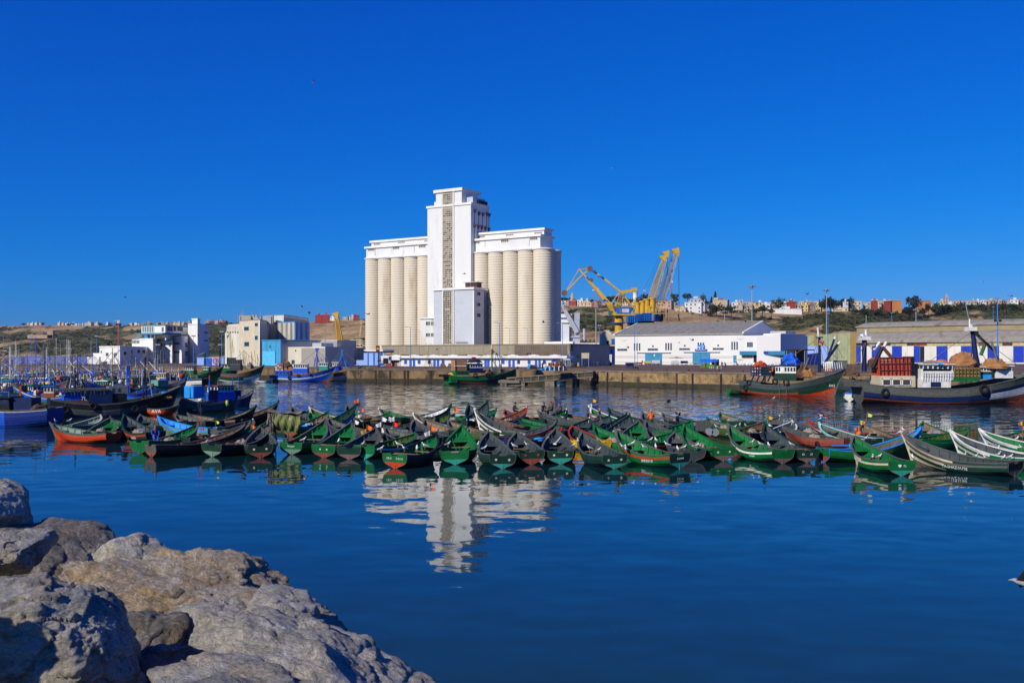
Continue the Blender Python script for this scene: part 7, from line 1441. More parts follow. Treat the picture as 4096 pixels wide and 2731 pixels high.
# tall thin masts rising above the basin
for k, (px, yt, D, lean, r_, mt, lab) in enumerate(((22,1345,150,-9,.05,M_steel,'leaning thin mast at the far left'),(38,1365,150,-6,.05,M_steel,'second leaning thin mast at the far left'),(41,1385,160,0,.12,PT['white'],'thick white mast with lamp above the left boats'),(150,1405,170,-6,.10,PT['white'],'short leaning white mast before the violet wall'),(165,1378,170,8,.05,M_steel,'thin mast leaning right before the violet wall'),(225,1350,165,0,.06,PT['cream'],'straight cream pole above the left basin'),(268,1358,210,0,.07,PT['white'],'white chimney mast, left one of three'),(274,1358,210,0,.07,PT['white'],'white chimney mast, middle one of three'),(280,1362,210,0,.07,PT['white'],'white chimney mast, right one of three'),(364,1362,200,0,.08,M_steel,'mast with stays left of the harbour office'),(622,1370,200,0,.05,M_steel,'thin mast before the harbour office'))):
 a_ = P(px,1530,D); b_ = P(px+lean,yt,D); o = thing('boat_mast', lab, 'mast', (a_.x,a_.y,1.0)); MB().tube([(0,0,0),(b_.x-a_.x,0,b_.z-1)],[r_,r_*.7],6).build('pole', mt, o); MB().tube([(-.4,0,(b_.z-1)*.8),(.4,0,(b_.z-1)*.8)],.03,4).build('spreader', mt, o)
# ---------------------------------------------------------------- cranes
M_cy = mat('crane_yellow', (.62,.36,.03), .5, .2, .5, ((.30,.14,.03), .62, .8)); M_cb = mat('crane_blue', (.01,.13,.48), .5, .2, .5); M_cyp = mat('crane_cream', (.55,.42,.20), .6, .2, .5); M_cable = mat('cable', (.03,.03,.03), .6)
def Lp(o, px, py, D): return P(px, py, D)-o.location
def lattice(mb, a, b, w0, w1, n, r=.09):
 d = (b-a).normalized(); e1 = d.cross(Vector((0,1,0))).normalized(); e2 = Vector((0,1,0)); C_ = [(1,1),(1,-1),(-1,-1),(-1,1)]
 pt = lambda t, k: a+(b-a)*t+(e1*C_[k][0]+e2*C_[k][1])*(w0+(w1-w0)*t)/2
 for k in range(4): mb.tube([pt(0,k), pt(1,k)], r, 4)
 for i in range(n):
  for k in range(4): mb.tube([pt(i/n,k), pt((i+1)/n,(k+1)%4)], r*.6, 3, caps=False); mb.tube([pt(i/n,k), pt(i/n,(k+1)%4)], r*.6, 3, caps=False)
DC = 455
c = thing('harbour_crane', 'yellow double link harbour crane with blue machine house on a round pedestal', 'crane', GD(2476,DC,ZQ)); L_ = lambda px, py, dd=0: Lp(c, px, py, DC+dd)
def cb(name, pts, r, mt=None, n=4, o=None): return MB().tube([Lp(o or c, x, y, DC+d) for x, y, d in pts], r, n).build(name, mt or M_cy, o or c)
z_ = lambda py: Lp(c, 0, py, DC).z
MB().lathe([(1.9,0),(1.9,z_(1290)),(2.0,z_(1290)),(2.0,z_(1275))], 20).build('pedestal', M_cy, c); MB().lathe([(3.6,z_(1292)),(3.6,z_(1290))], 20).build('pedestal_platform', M_cb, c); MB().lathe([(2.0,z_(1275)),(1.6,z_(1268)),(3.6,z_(1258)),(3.6,z_(1255))], 20).build('slew_ring', M_cy, c)
a_ = L_(2450,1258); b_ = L_(2570,1252); MB().box(a_.x,-3.5,b_.z-1.2,b_.x,3.5,b_.z+.3).build('turntable', M_cy, c)
a_ = L_(2463,1256); b_ = L_(2525,1230); mh = MB().box(a_.x,-3.6,a_.z,b_.x,3.6,b_.z).build('machine_house', M_cb, c); q = L_(2540,1256); MB().box(b_.x+.02,-3.4,a_.z,q.x,3.4,b_.z-.3).build('machine_house_rear', mat('crane_navy',(.02,.04,.14),.6), c)
a_ = L_(2485,1251); b_ = L_(2512,1237); MB().box(a_.x,-3.72,a_.z,b_.x,-3.62,b_.z).build('name_board', M_white, c); a_ = L_(2474,1251); b_ = L_(2483,1237); MB().box(a_.x,-3.68,a_.z,b_.x,-3.61,b_.z).build('grille', PT['grey'], c)
TR = lambda x, y, o=c, dd=-3.75: Matrix.Translation(Lp(o, x, y, DC)+Vector((0,dd,0))) @ Matrix.Rotation(R(90),4,'X')
mtext('MARSA', c, M_redp, TR(2498,1241), .85); mtext('MAROC', c, M_blackp, TR(2498,1247.5), .85)
a_ = L_(2434,1260); b_ = L_(2448,1243); MB().box(a_.x,-1.2,a_.z,b_.x,1.2,b_.z).build('operator_cab', mat('cab_teal',(.03,.14,.14),.4), c)
# boom, from the foot up to the elbow
MB().rings([[p+Vector((x,y,0)) for x, y in ((-w_,-w_),(w_,-w_),(w_,w_),(-w_,w_))] for p, w_ in ((L_(2452,1255),.55),(L_(2438,1220),1.35),(L_(2395,1168),1.0),(L_(2345,1112),.55))]).build('boom', M_cy, c)
cb('fly_jib', [(2258,1170,0),(2333,1096,0),(2360,1075,0)], .42); cb('fly_jib_upper', [(2262,1168,0),(2316,1077,0),(2360,1074,0)], .22); cb('fly_strut', [(2316,1077,0),(2335,1098,0),(2347,1110,0)], .45)
cb('tie_link', [(2372,1084,0),(2415,1114,0),(2482,1168,0)], .55); cb('tie_cable', [(2375,1082,0),(2484,1166,0)], .12, M_cable); cb('fly_cable', [(2262,1166,0),(2340,1096,0)], .1, M_cable)
for (x, y) in ((2258,1171),(2360,1075),(2365,1120)): p = L_(x,y); MB().cyl(p+Vector((0,-.8,0)), p+Vector((0,.8,0)), 1.3 if x < 2364 else .9, None, 16).build('sheave', mat('sheave_brown',(.16,.10,.05),.7), c)
for (x0,y0,x1,y1) in ((2362,1082,2382,1086),(2392,1104,2410,1108),(2345,1108,2352,1115),(2415,1198,2432,1206),(2412,1205,2422,1200)): cb('walkway', [(x0,y0,-1),(x1,y1,-1)], .5, M_cb)
cb('counterweight_arm', [(2476,1170,0),(2530,1162,0)], .9); a_ = L_(2528,1166); b_ = L_(2546,1151); MB().box(a_.x,-1.8,a_.z,b_.x,1.8,b_.z).build('counterweight', M_cy, c); cb('counter_link', [(2485,1168,0),(2532,1230,0)], .5)
m_ = MB(); lattice(m_, L_(2474,1230), L_(2486,1172), 2.6, 1.6, 6, .16); m_.build('tower_frame', M_cy, c); cb('back_link', [(2447,1212,0),(2474,1172,0)], .22, M_cyp); cb('back_link', [(2440,1225,0),(2462,1222,0)], .3)
for x0,y0,x1,y1 in ((2258,1178,2252,1240),(2255,1178,2250,1240)): cb('hoist_cable', [(x0,y0,0),(x0+1,y1,0)], .08, M_cable)
# two lattice cranes sharing a quay position
def lcrane(label, base, tops, foot, D0):
 o = thing('lattice_crane', label, 'crane', GD(base, D0, ZQ), 0, 'lattice boom cranes behind the warehouse'); return o
DC = 440
c2 = lcrane('lattice boom crane with twin headed boom leaning right, the lower of two', 2560, None, None, 440)
m_ = MB(); lattice(m_, Lp(c2,2600,1205,440), Lp(c2,2655,1035,440), 2.6, 1.3, 22, .13); m_.build('boom', M_cyp, c2); m_ = MB(); lattice(m_, Lp(c2,2610,1205,446), Lp(c2,2665,1018,446), 2.6, 1.3, 22, .13); m_.build('rear_boom', M_cyp, c2)
def head(o, x, y, D, s=1):
 p = Lp(o, x, y, D); MB().rings([[p+Vector(q)*s for q in ((-2.2,-.7,1.0),(-2.2,.7,1.0),(1.2,.8,1.8),(1.2,-.8,1.8))],[p+Vector(q)*s for q in ((-1.4,-.7,.2),(-1.4,.7,.2),(.8,.8,-1.6),(.8,-.8,-1.6))]]).build('boom_head', M_cy, o)
head(c2, 2655, 1035, 440); head(c2, 2666, 1018, 446); 
m_ = MB().tube([Lp(c2,2601,1120,440)]*1+[Lp(c2,2606,1104,440)],.05,3)
for x0,y0,x1,y1,d in ((2632,1038,2575,1160,0),(2640,1040,2590,1155,1),(2650,1050,2600,1170,2),(2668,1030,2672,1100,0),(2660,1030,2690,1180,2)): MB().tube([Lp(c2,x0,y0,440+d),Lp(c2,x1,y1,440+d)],.06,3).build('cable', M_cable, c2)
c3 = lcrane('tallest lattice boom crane, leaning right with hanging hook cables', 2600, None, None, 448); DC = 448
m_ = MB(); lattice(m_, Lp(c3,2640,1205,448), Lp(c3,2704,1010,448), 2.8, 1.4, 24, .13); m_.build('boom', mat('crane_pale',(.50,.46,.38),.6), c3); m_ = MB(); lattice(m_, Lp(c3,2652,1200,455), Lp(c3,2708,1015,455), 2.6, 1.2, 22, .11); m_.build('rear_boom', MC['crane_pale'], c3); head(c3, 2704, 1008, 448, 1.05); head(c3, 2707, 1018, 455)
for x0,y0,x1,y1,d in ((2712,1010,2716,1270,0),(2715,1010,2719,1285,0),(2698,1012,2630,1180,0),(2690,1022,2610,1175,1),(2660,1205,2657,1265,0),(2670,1230,2669,1300,0)): MB().tube([Lp(c3,x0,y0,448+d),Lp(c3,x1,y1,448+d)],.06,3).build('cable', M_cable, c3)
for x_, y_ in ((2713,1262),(2716,1276),(2657,1262),(2670,1245)): p = Lp(c3,x_,y_,448); MB().blob(p,(.25,.25,.9),6,5).build('hook_block', M_rubber, c3)
for (x0,y0,x1,y1,dy) in ((2512,1262,2548,1290,0),(2548,1256,2568,1284,-1),(2570,1252,2608,1282,-2)):
 a_ = Lp(c2,x0,y1,436+dy); b_ = Lp(c2,x1,y0,436+dy); MB().box(a_.x,-5,a_.z,b_.x,3,b_.z).build('machine_house', M_cb, c2)
 m_ = MB()
 for k in range(5): x = a_.x+(b_.x-a_.x)*k/4; m_.box(x-.08,-5.5,a_.z,x+.08,-5.3,b_.z)
 for k in range(4): z = a_.z+(b_.z-a_.z)*k/3; m_.box(a_.x,-5.52,z-.06,b_.x,-5.32,z+.06)
 m_.build('gallery_railing', M_cb, c2)
a_ = Lp(c3,2622,1284,444); b_ = Lp(c3,2650,1256,444); MB().box(a_.x,-4,a_.z,b_.x,3,b_.z).build('machine_house', M_cb, c3); a_ = Lp(c3,2640,1284,444); b_ = Lp(c3,2652,1256,444); MB().box(b_.x-1.2,-4.3,a_.z,b_.x+.1,3,b_.z+.1).build('dark_end', M_rubber, c3)
a_ = Lp(c2,2512,1293,440); b_ = Lp(c2,2650,1284,440); MB().box(a_.x,-3,a_.z-1,b_.x-4,3,b_.z).build('underframe', mat('crane_dark',(.05,.05,.05),.8), c2)
for x_, y0, y1 in ((2550,1255,1214),(2570,1255,1208),(2588,1252,1200),(2610,1248,1196),(2598,1255,1230)):
 p = Lp(c2,x_,y0,438); q = Lp(c2,x_,y1,438); o = MB().cyl(p, q, 1.25, 1.25, 12).cyl(q, q+Vector((0,0,.5)), 1.5, 1.5, 12).build('counterweight_drum', M_cy, c2)
for k in range(16):
 x = 2545+k*6.3; MB().tube([Lp(c2,x,1255,437),Lp(c2,x+((k*7)%11-5)*2,1205+(k*13)%30,437)],.14,4).build('frame_strut', M_cy if k%3 else M_cyp, c2)
for (x0,y0,x1,y1) in ((2520,1262,2550,1212),(2520,1262,2600,1200),(2618,1205,2655,1210),(2655,1208,2640,1262),(2600,1250,2660,1205),(2625,1240,2660,1215)): MB().tube([Lp(c3,x0,y0,440),Lp(c3,x1,y1,440)],.22,4).build('a_frame', M_cy, c3)
for o_, x0 in ((c2,2530),(c2,2580),(c3,2600),(c3,2635)):
 m_ = MB(); lattice(m_, Vector((Lp(o_,x0,1290,442).x,0,0)), Lp(o_,x0,1290,442), 2.4, 2.4, 6, .16); m_.build('portal_leg', M_cy, o_)
# small derrick behind the factory
c4 = thing('derrick_crane', 'upright yellow lattice derrick between the factory and the silo', 'crane', GD(1352,420,ZQ)); m_ = MB(); lattice(m_, Lp(c4,1362,1368,420), Lp(c4,1346,1268,420), 1.9, 1.4, 12, .2); m_.build('boom', M_cy, c4); head(c4,1346,1262,420,.9); MB().box(-2,-2,0,2.5,2,Lp(c4,0,1366,420).z).build('base', M_cy, c4); MB().tube([Lp(c4,1370,1345,420),Lp(c4,1446,1295,425)],.12,4).build('stay', M_cyp, c4); MB().tube([Lp(c4,1440,1345,425),Lp(c4,1446,1280,425)],.4,4).build('post', M_cyp, c4)
# ---------------------------------------------------------------- cargo ship behind the silo
sh = thing('cargo_ship', 'white cargo ship with grey deck crane showing right of the silo', 'ship', GD(2290,500,0)); W_ = mat('ship_white', (.74,.75,.76), .5, .1, .3); SG = mat('ship_grey', (.42,.45,.52), .5, .12, .3)
def sb_(x0,y0,x1,y1,nm,mt,d0=-4,d1=4,D=500): a_ = Lp(sh,x0,y1,D); b_ = Lp(sh,x1,y0,D); return MB().box(a_.x,d0,a_.z,b_.x,d1,b_.z).build(nm, mt, sh)
sb_(2215,1372,2420,1400,'hull',W_,-9,9); sb_(2235,1255,2287,1375,'superstructure',W_,0,8); sb_(2240,1300,2275,1372,'deckhouse',W_,-4,0); sb_(2296,1252,2317,1372,'crane_tower',SG,-2,2); sb_(2277,1345,2318,1350,'crane_platform',SG,-3,3); sb_(2290,1350,2318,1372,'crane_base',SG,-2.5,2.5)
for k in range(5): sb_(2236,1268+k*20,2286,1270+k*20,'deck_edge',W_,-1,8.5)
MB().tube([Lp(sh,2243,1213,498),Lp(sh,2278,1276,498),Lp(sh,2308,1330,498)],[.7,1.5,1.6],4).build('crane_jib', SG, sh); MB().tube([Lp(sh,2243,1290,497),Lp(sh,2262,1318,497),Lp(sh,2272,1350,497)],.5,4).build('davit', W_, sh)
MB().rings([[Lp(sh,x,y,500)+Vector((0,d,0)) for x, y in ((2296,1256),(2300,1262),(2306,1258),(2310,1262),(2318,1250),(2318,1280),(2296,1280))] for d in (-2.1,2.1)]).build('crane_head', SG, sh)
for k in range(5): MB().tube([Lp(sh,2240+k*9,1206+k*5,500),Lp(sh,2306,1256,500)],.05,3).build('cable', M_cable, sh)
MB().tube([Lp(sh,2337,1370,500),Lp(sh,2337,1305,500)],[.9,.7],8).build('radar_mast', SG, sh); sb_(2330,1300,2346,1312,'mast_head',M_rubber,-1,1); sb_(2318,1311,2361,1312.5,'mast_yard',M_rubber,-.2,.2); sb_(2326,1325,2348,1326.5,'mast_yard',M_rubber,-.2,.2); MB().tube([Lp(sh,2337,1300,500),Lp(sh,2336,1290,500)],.2,5).build('mast_tip', M_rubber, sh)
for k in range(12): MB().tube([Lp(sh,2318+k*5.5,1373,498),Lp(sh,2319+k*5.5,1364-(k%3)*3,498)],.3,4).build('deck_fitting', M_rubber, sh)
# ---------------------------------------------------------------- light poles
def lamp_post(label, px, pyt, D, mt, heads=1, r=.14, kind='street lamp'):
 b_ = GD(px, D, ZQ); t_ = P(px, pyt, D); h = t_.z-ZQ; o = thing('street_lamp', label, kind, b_, 0, 'light poles on the port'); MB().cyl((0,0,0),(0,0,h),r,r*.6,8).build('pole', mt, o); MB().cyl((0,0,0),(0,0,.5),r*2,r*2,8).build('base', mt, o)
 if heads == 1: MB().tube([(0,0,h-.3),(-.3,0,h),(-1.1,-.2,h+.1)],.05,5).build('arm', mt, o); MB().box(-1.7,-.35,h+.02,-1.0,-.05,h+.18).build('lamp_head', M_steel, o)
 elif heads == 2:
  for sx in (-1,1): MB().box(sx*.35-.3,-.3,h-.1,sx*.35+.3,.2,h+.35).build('lamp_head', M_steel, o)
 else:
  MB().lathe([(1.3,h-.2),(1.3,h-.05)],10).build('lamp_ring', M_steel, o)
  for k in range(6): a_ = k*math.pi/3; MB().cbox((1.3*math.cos(a_),1.3*math.sin(a_),h-.5),(.6,.6,.5)).build('lamp_head', M_steel, o)
 return o
PG_ = mat('pole_grey', (.33,.34,.34), .6, .1)
for a_ in (('tall grey floodlight mast with round head right of the cranes',3008,1142,420,PG_,6,.28),('floodlight mast with square head before the vaulted sheds',3306,1157,420,PG_,6,.24),('grey lamp post between the shed and the warehouse',2384,1229,320,PG_,2,.22),('floodlight mast on the slope behind the warehouse',2899,1242,520,PG_,6,.3),
 ('blue lamp post before the left silo cells',1642,1308,305,M_bluepole,1,.12),('slim grey lamp post before the fourth silo cell',1565,1325,330,PG_,1,.09),('slim grey lamp post left of the silo annex',1676,1320,330,PG_,1,.09),('blue lamp post standing before the right silo cells',1998,1290,300,M_bluepole,1,.13),('slim lamp post before the second right silo cell',2039,1312,330,PG_,1,.09),('slim lamp post before the fourth right silo cell',2111,1314,330,PG_,1,.09),('blue lamp post at the right end of the store row',2250,1293,300,M_bluepole,1,.13),('blue post pair beside the grey lamp post',2398,1303,330,M_bluepole,2,.12),
 ('blue lamp post before the warehouse left of the blue door',2539,1255,320,M_bluepole,2,.12),('thin grey post beside the blue one at the warehouse',2549,1335,322,PG_,2,.08),('blue floodlight post left of the vaulted shed',3312,1255,400,M_bluepole,2,.16),('tall blue post with cameras before the vaulted sheds',3990,1195,330,M_bluepole,2,.24),
 ('small blue lamp post behind the vaulted roof, left',3567,1252,560,M_bluepole,2,.18),('small blue lamp post behind the vaulted roof, right',3973,1228,560,M_bluepole,2,.18),('pair of lamps behind the vaulted roof',3731,1268,560,M_bluepole,2,.16),('wide headed floodlight mast above the vaulted roof',3664,1236,560,PG_,6,.3),('blue lamp post left of the harbour office',386,1345,420,M_bluepole,2,.14),('blue lamp post before the low office wing',632,1380,330,M_bluepole,2,.1),('blue lamp post in front of the office stair tower',774,1345,330,M_bluepole,2,.1),('blue lamp post left of the factory',887,1328,335,M_bluepole,2,.12),('blue lamp post far left before the hill',124,1345,420,M_bluepole,2,.12),('lamp post before the low beige factory',1301,1320,300,PG_,1,.1),('black pole left of the factory annex',880,1380,345,M_rubber,2,.25)): lamp_post(*a_)
for px, y0, y1 in ((3298,1262,1290),(3303,1310,1318)): pass
cm = thing('camera_arm', 'dark cross arm with two cameras on the tall blue post', 'camera', P(3990,1282,329)); MB().box(-1.1,-.05,-.05,1.1,.05,.05).build('bar', M_rubber, cm)
for sx in (-1,1): MB().cbox((sx*.8,-.2,0),(.7,.5,.7)).build('camera', M_rubber, cm)
# ---------------------------------------------------------------- towers and houses on the hill
HM = [plaster('h_white', (.66,.66,.64)), plaster('h_cream', (.56,.46,.32)), plaster('h_pink', (.48,.32,.24)), plaster('h_beige', (.44,.37,.27)), plaster('h_yellow', (.58,.44,.22)), plaster('h_grey', (.36,.36,.36)), plaster('h_red', (.32,.05,.04)), plaster('h_blue', (.40,.48,.58)), plaster('h_orange', (.55,.22,.08)), plaster('h_brown', (.24,.15,.10))]
HN = ['white','cream','pink','beige','yellow','grey','red','pale blue','orange','brown']
HCNT = {}
def house(px, pyb, wpx, hpx, D, mi, label=None, floors=None, wins=True, rot=None, name='hill_house', depth=None, cat='house'):
 rr = random.Random(int(px*13+pyb)); e = FPX/D; w_ = wpx/e; h_ = hpx/e; b_ = P(px, pyb, D); zg = b_.z
 o = thing(name, label, cat, (b_.x, b_.y, zg), R(rot if rot is not None else -18), 'houses on the hill'); dp = depth or max(6, w_*.8); m_ = HM[mi] if isinstance(mi, int) else mi
 MB().box(-w_/2,0,-6,w_/2,dp,h_).build('wall', m_, o); t = .35
 MB().box(-w_/2-t,-t,h_,w_/2+t,dp+t,h_+.35).build('roof', HM[1] if rr.random() < .3 else m_, o)
 if rr.random() < .6: q = rr.uniform(-.3,.3)*w_; MB().box(q-w_*.16,dp*.3,h_+.3,q+w_*.16,dp*.7,h_+rr.uniform(1.8,3)).build('roof_room', m_, o)
 if wins:
  fl = floors or max(1, round(h_/3.4)); nw = max(2, min(5, round(w_/3.6)))
  if 'W' not in globals().get('HWM', {}): HWM['W'] = MB().box(-.62,-.10,-.65,.62,.02,.65).mesh('window', mat('house_window', (.05,.05,.055), .3)); HWM['D'] = MB().box(-.9,-.14,-.1,.9,.0,.0).mesh('sill', HM[0])
  for f_ in range(fl):
   for k in range(nw):
    if rr.random() < .12: continue
    wd = link('window', HWM['W'], o, (-w_/2+w_*(k+.5)/nw, 0, h_-(f_+.55)*h_/fl)); link('sill', HWM['D'], wd, (0,0,-.68))
  if rr.random() < .4: MB().box(-w_*.3,-1.0,h_*.5,w_*.1,0,h_*.5+.25).build('balcony', HM[0], o)
 return o
HWM = {}
pos_w = lambda px: 'far left of the ridge' if px < 200 else ('left ridge' if px < 560 else ('ridge above the harbour office' if px < 880 else ('ridge behind the factory' if px < 1500 else ('ridge right of the silo' if px < 2480 else ('ridge above the warehouse' if px < 3020 else ('ridge left of the dark trees' if px < 3330 else ('ridge above the vaulted sheds' if px < 3800 else 'ridge at the far right')))))))
def hlab(mi, px, hpx, wpx):
 sz = 'tiny' if hpx < 10 else ('small' if hpx < 18 else ('two storey' if hpx < 28 else 'tall')); sh_ = 'narrow' if wpx < hpx*.8 else ('long' if wpx > hpx*2 else 'boxy'); b_ = '%s %s %s house, %s' % (sz, sh_, HN[mi] if isinstance(mi,int) else 'coloured', pos_w(px))
 HCNT.setdefault(b_, 0); HCNT[b_] += 1; n = HCNT[b_]
 return b_ if n == 1 else b_+', '+['next right','second one right','third one right','fourth one right','fifth right','sixth right','rightmost'][min(n-2,6)]
rr = random.Random(31); hs_ = []
def seg(x0, x1, step, hr, pal, dz=0, dD=10, wr=(.8,1.6)):
 x = x0
 while x < x1:
  h_ = rr.uniform(*hr); w_ = h_*rr.uniform(*wr); hs_.append((x+w_/2, h_, w_, rr.choice(pal), dz, dD)); x += w_*rr.uniform(.85,1.25)+step
seg(108,160,2,(9,13),[1,0,3,4]); seg(160,190,30,(5,8),[0,3]); seg(228,268,2,(9,13),[1,2,0]); seg(272,300,2,(8,11),[0,3]); seg(312,340,2,(9,12),[0,7]); seg(345,375,2,(10,14),[4,1]); seg(385,470,6,(8,11),[9,5,7,0]); seg(515,560,3,(8,12),[3,1,0]); seg(565,760,1,(9,14),[1,2,4,9,3]); seg(820,900,2,(9,14),[1,2,6,3]); seg(1370,1400,3,(12,18),[0,3]); seg(1265,1360,8,(8,14),[0,1,3]); seg(1320,1345,4,(12,15),[0,0])
seg(2245,2420,2,(14,24),[0,1,2,3,4,6,0],0,14); seg(2425,2540,8,(12,20),[1,3,0,4],0,40); seg(2540,2735,3,(16,28),[0,1,2,3,7,4],6,40); seg(2740,2960,6,(18,28),[0,4,3,2,1],-12,60); seg(2945,3110,0,(24,34),[0,2,4,3,1,0],0,20,(.6,1.1)); seg(3130,3285,0,(26,36),[0,3,1,2,0,4],0,12,(.5,1.0)); seg(3330,3560,1,(26,36),[1,3,1,4,3],-2,12,(.6,1.1)); seg(3730,4130,0,(16,26),[0,0,7,2,1,3,5],6,60,(.7,1.2)); seg(3760,4130,2,(18,28),[2,3,0,1,6,4],0,20,(.7,1.2)); seg(2940,3300,0,(18,26),[0,2,1,4,3],-16,90,(.7,1.2))
for (x, h_, w_, mi, dz, dD) in hs_:
 D = interp(x, RIDGE_D)+dD; pyb = interp(x, RIDGE_PY)+dz+2; house(x, pyb, w_, h_, D, mi, hlab(mi, x, h_, w_), rot=rr.choice((-18,-10,-28,15)))
house(2772,1252,66,42,870,0,'large white terraced villa with balconies on the cliff edge above the warehouse',3); house(2790,1226,60,32,900,7,'pale blue house stepped behind the white cliff villa',2); house(2722,1254,40,20,868,1,'low cream house left of the white cliff villa',1); house(2880,1246,58,46,880,3,'tall unplastered beige block above the warehouse ridge',3,wins=False); house(2886,1214,52,14,900,6,'red topped house behind the beige block',1)
house(3585,1236,44,34,905,8,'plain bright orange house wall above the vaulted sheds',1,wins=False,rot=0); house(3702,1236,46,32,915,8,'second plain orange house right of the big round tree',1,wins=False,rot=0); house(3502,1232,16,30,905,6,'narrow red house between cream houses above the sheds',2,wins=False,rot=0); house(3556,1234,24,28,905,6,'dark red house directly left of the orange one',1,wins=False,rot=0); house(3168,1240,28,30,882,6,'dark crimson windowless block on the ridge left of the dark trees',1,wins=False,rot=0)
house(3360,1246,62,16,890,1,'long low cream house at the foot of the dark ridge trees',1); house(3382,1238,20,30,895,7,'narrow pale blue house above the long low cream one',2); house(1273,1281,25,20,1395,6,'dark red cube building left of its twin behind the factory',1,wins=False,rot=5); house(1301,1280,28,22,1395,6,'dark red cube building touching the silo, right of its twin',1,wins=False,rot=5); house(1240+185,1281,22,20,1395,6,'third red cube on the ridge next to the silo edge',1,wins=False,rot=5)
house(200,1338,22,16,1500,2,'lone pink building halfway up the left hill',1,rot=0); house(2350,1222,60,12,990,1,'long low cream house left of the yellow crane boom',1); house(2640,1230,90,26,900,2,'pale terrace houses behind the lattice booms',2); house(3150,1244,110,8,878,0,'long white garden wall along the ridge road',1,wins=False,depth=1,cat='wall',name='garden_wall')
def minaret(px, pyb, hpx, wpx, D, mt, label):
 e = FPX/D; h_ = hpx/e; w_ = wpx/e; b_ = P(px,pyb,D); o = thing('minaret', label, 'minaret', b_, R(-15)); MB().box(-w_/2,-w_/2,-8,w_/2,w_/2,h_*.78).build('tower', mt, o); MB().box(-w_*.6,-w_*.6,h_*.76,w_*.6,w_*.6,h_*.80).build('gallery', mt, o); MB().box(-w_*.25,-w_*.25,h_*.8,w_*.25,w_*.25,h_*.95).lathe([(w_*.25,h_*.95),(w_*.18,h_*1.0),(.02,h_*1.08)],8).build('lantern', mt, o)
 for k in range(3): MB().box(-w_*.12,-w_/2-.05,h_*(.2+.2*k),w_*.12,-w_/2+.01,h_*(.3+.2*k)).build('window', M_dark, o)
minaret(3786,1232,54,13,960,HM[2],'reddish stepped minaret above the far right houses'); minaret(2289,1208,36,10,1050,HM[4],'yellow square minaret right of the silo')
o = thing('radar_tower', 'white radome tower on the ridge behind the crane counterweight', 'radar tower', P(2541,1202,1020)); e = FPX/1020; MB().lathe([(2.3,-6),(2.2,28/e),(2.6,28/e),(2.6,30/e)],14).build('tower', W_, o); MB().blob((0,0,38/e),(10/e,10/e,10/e),14,10).build('radome', W_, o, True); MB().box(-4,-3,-8,4,3,2.5).build('base', W_, o)
def mast(px, pyb, pyt, D, label, mt=None, w_=1.4):
 b_ = P(px,pyb,D); t_ = P(px,pyt,D); o = thing('radio_mast', label, 'radio mast', b_, 0, 'radio masts on the ridge'); m_ = MB(); lattice(m_, Vector((0,0,-2)), Vector((0,0,t_.z-b_.z)), w_, w_*.5, 9, .12); m_.build('lattice', mt or M_steel, o); MB().box(-1,-.4,(t_.z-b_.z)*.85,1,.4,(t_.z-b_.z)*.95).build('antenna', W_, o)
for a_ in ((2374,1205,1155,980,'radio mast above the red roofed house right of the silo'),(2390,1205,1150,980,'second radio mast beside the first one'),(2687,1190,1120,950,'red and white radio mast right of the tallest crane',mat('mast_redwhite',(.45,.12,.12),.6)),(2577,1195,1158,950,'thin radio mast left of the round dark tree'),(463,1310,1280,1800,'thin twin mast on the left hill'),(474,1390,1275,900,'tall red white lattice mast on the left slope',MC['mast_redwhite'])): mast(*a_)
wl = thing('hill_path_wall', 'pinkish terrace wall crossing the left hillside', 'wall', P(110,1345,1500)); a_ = P(110,1345,1500); b_ = P(210,1338,1500); MB().box(0,0,-3,b_.x-a_.x,1,2.2).build('wall', HM[2], wl)
hb = root('gate_fort', 'cream fort like building with domed top behind the long shed end', 'building', P(2420,1400,430)); Fg = Fac(2405,430,2462,430); bl(MB().fbox(Fg,2405,1335,2462,1395,-8,0), hb, 'wall', PC); bl(MB().fbox(Fg,2412,1328,2444,1336,-7,-1), hb, 'upper_wall', PC); bl(MB().fbox(Fg,2418,1320,2438,1328,-6,-2), hb, 'roof_room', PC); bl(MB().fbox(Fg,2426,1362,2436,1384,0,.05), hb, 'arch', M_dark); bl(MB().fbox(Fg,2446,1355,2460,1375,0,.4), hb, 'blue_door', M_cb); bl(MB().fbox(Fg,2395,1384,2462,1397,.1,4), hb, 'dark_roof', mat('dark_navy',(.01,.012,.03),.8))
# ---------------------------------------------------------------- trees
def crown_mesh(seed, mt, shape='round', n=420):
 rr = random.Random(seed); v = []; cl = []
 for k in range(16):
  if shape == 'round': a_ = rr.uniform(0,6.28); r_ = rr.uniform(.1,.72); cl.append(Vector((math.cos(a_)*r_, math.sin(a_)*r_, rr.uniform(-.30,.62)*(1-.3*r_))))
  elif shape == 'cone': h_ = k/15; r_ = (1-h_)*.45; a_ = k*2.4; cl.append(Vector((math.cos(a_)*r_*.7, math.sin(a_)*r_*.7, h_*2.2-.8)))
 for k in range(n):
  c_ = rr.choice(cl); sc = .34 if shape == 'round' else .26*(1.15-(c_.z+.8)/2.6)
  d = Vector((rr.gauss(0,1), rr.gauss(0,1), rr.gauss(0,1))).normalized()*rr.uniform(.4,1)*sc; p = c_+d; s = rr.uniform(.05,.12)
  a_ = Vector((rr.gauss(0,1), rr.gauss(0,1), rr.gauss(0,1))).normalized(); b_ = a_.orthogonal().normalized(); v += [p-a_*s, p+b_*s, p+a_*s, p-b_*s]
 me_ = bpy.data.meshes.new('crown'); me_.from_pydata([tuple(q) for q in v], [], [(4*i,4*i+1,4*i+2,4*i+3) for i in range(len(v)//4)]); me_.materials.append(mt); me_.update(); return me_
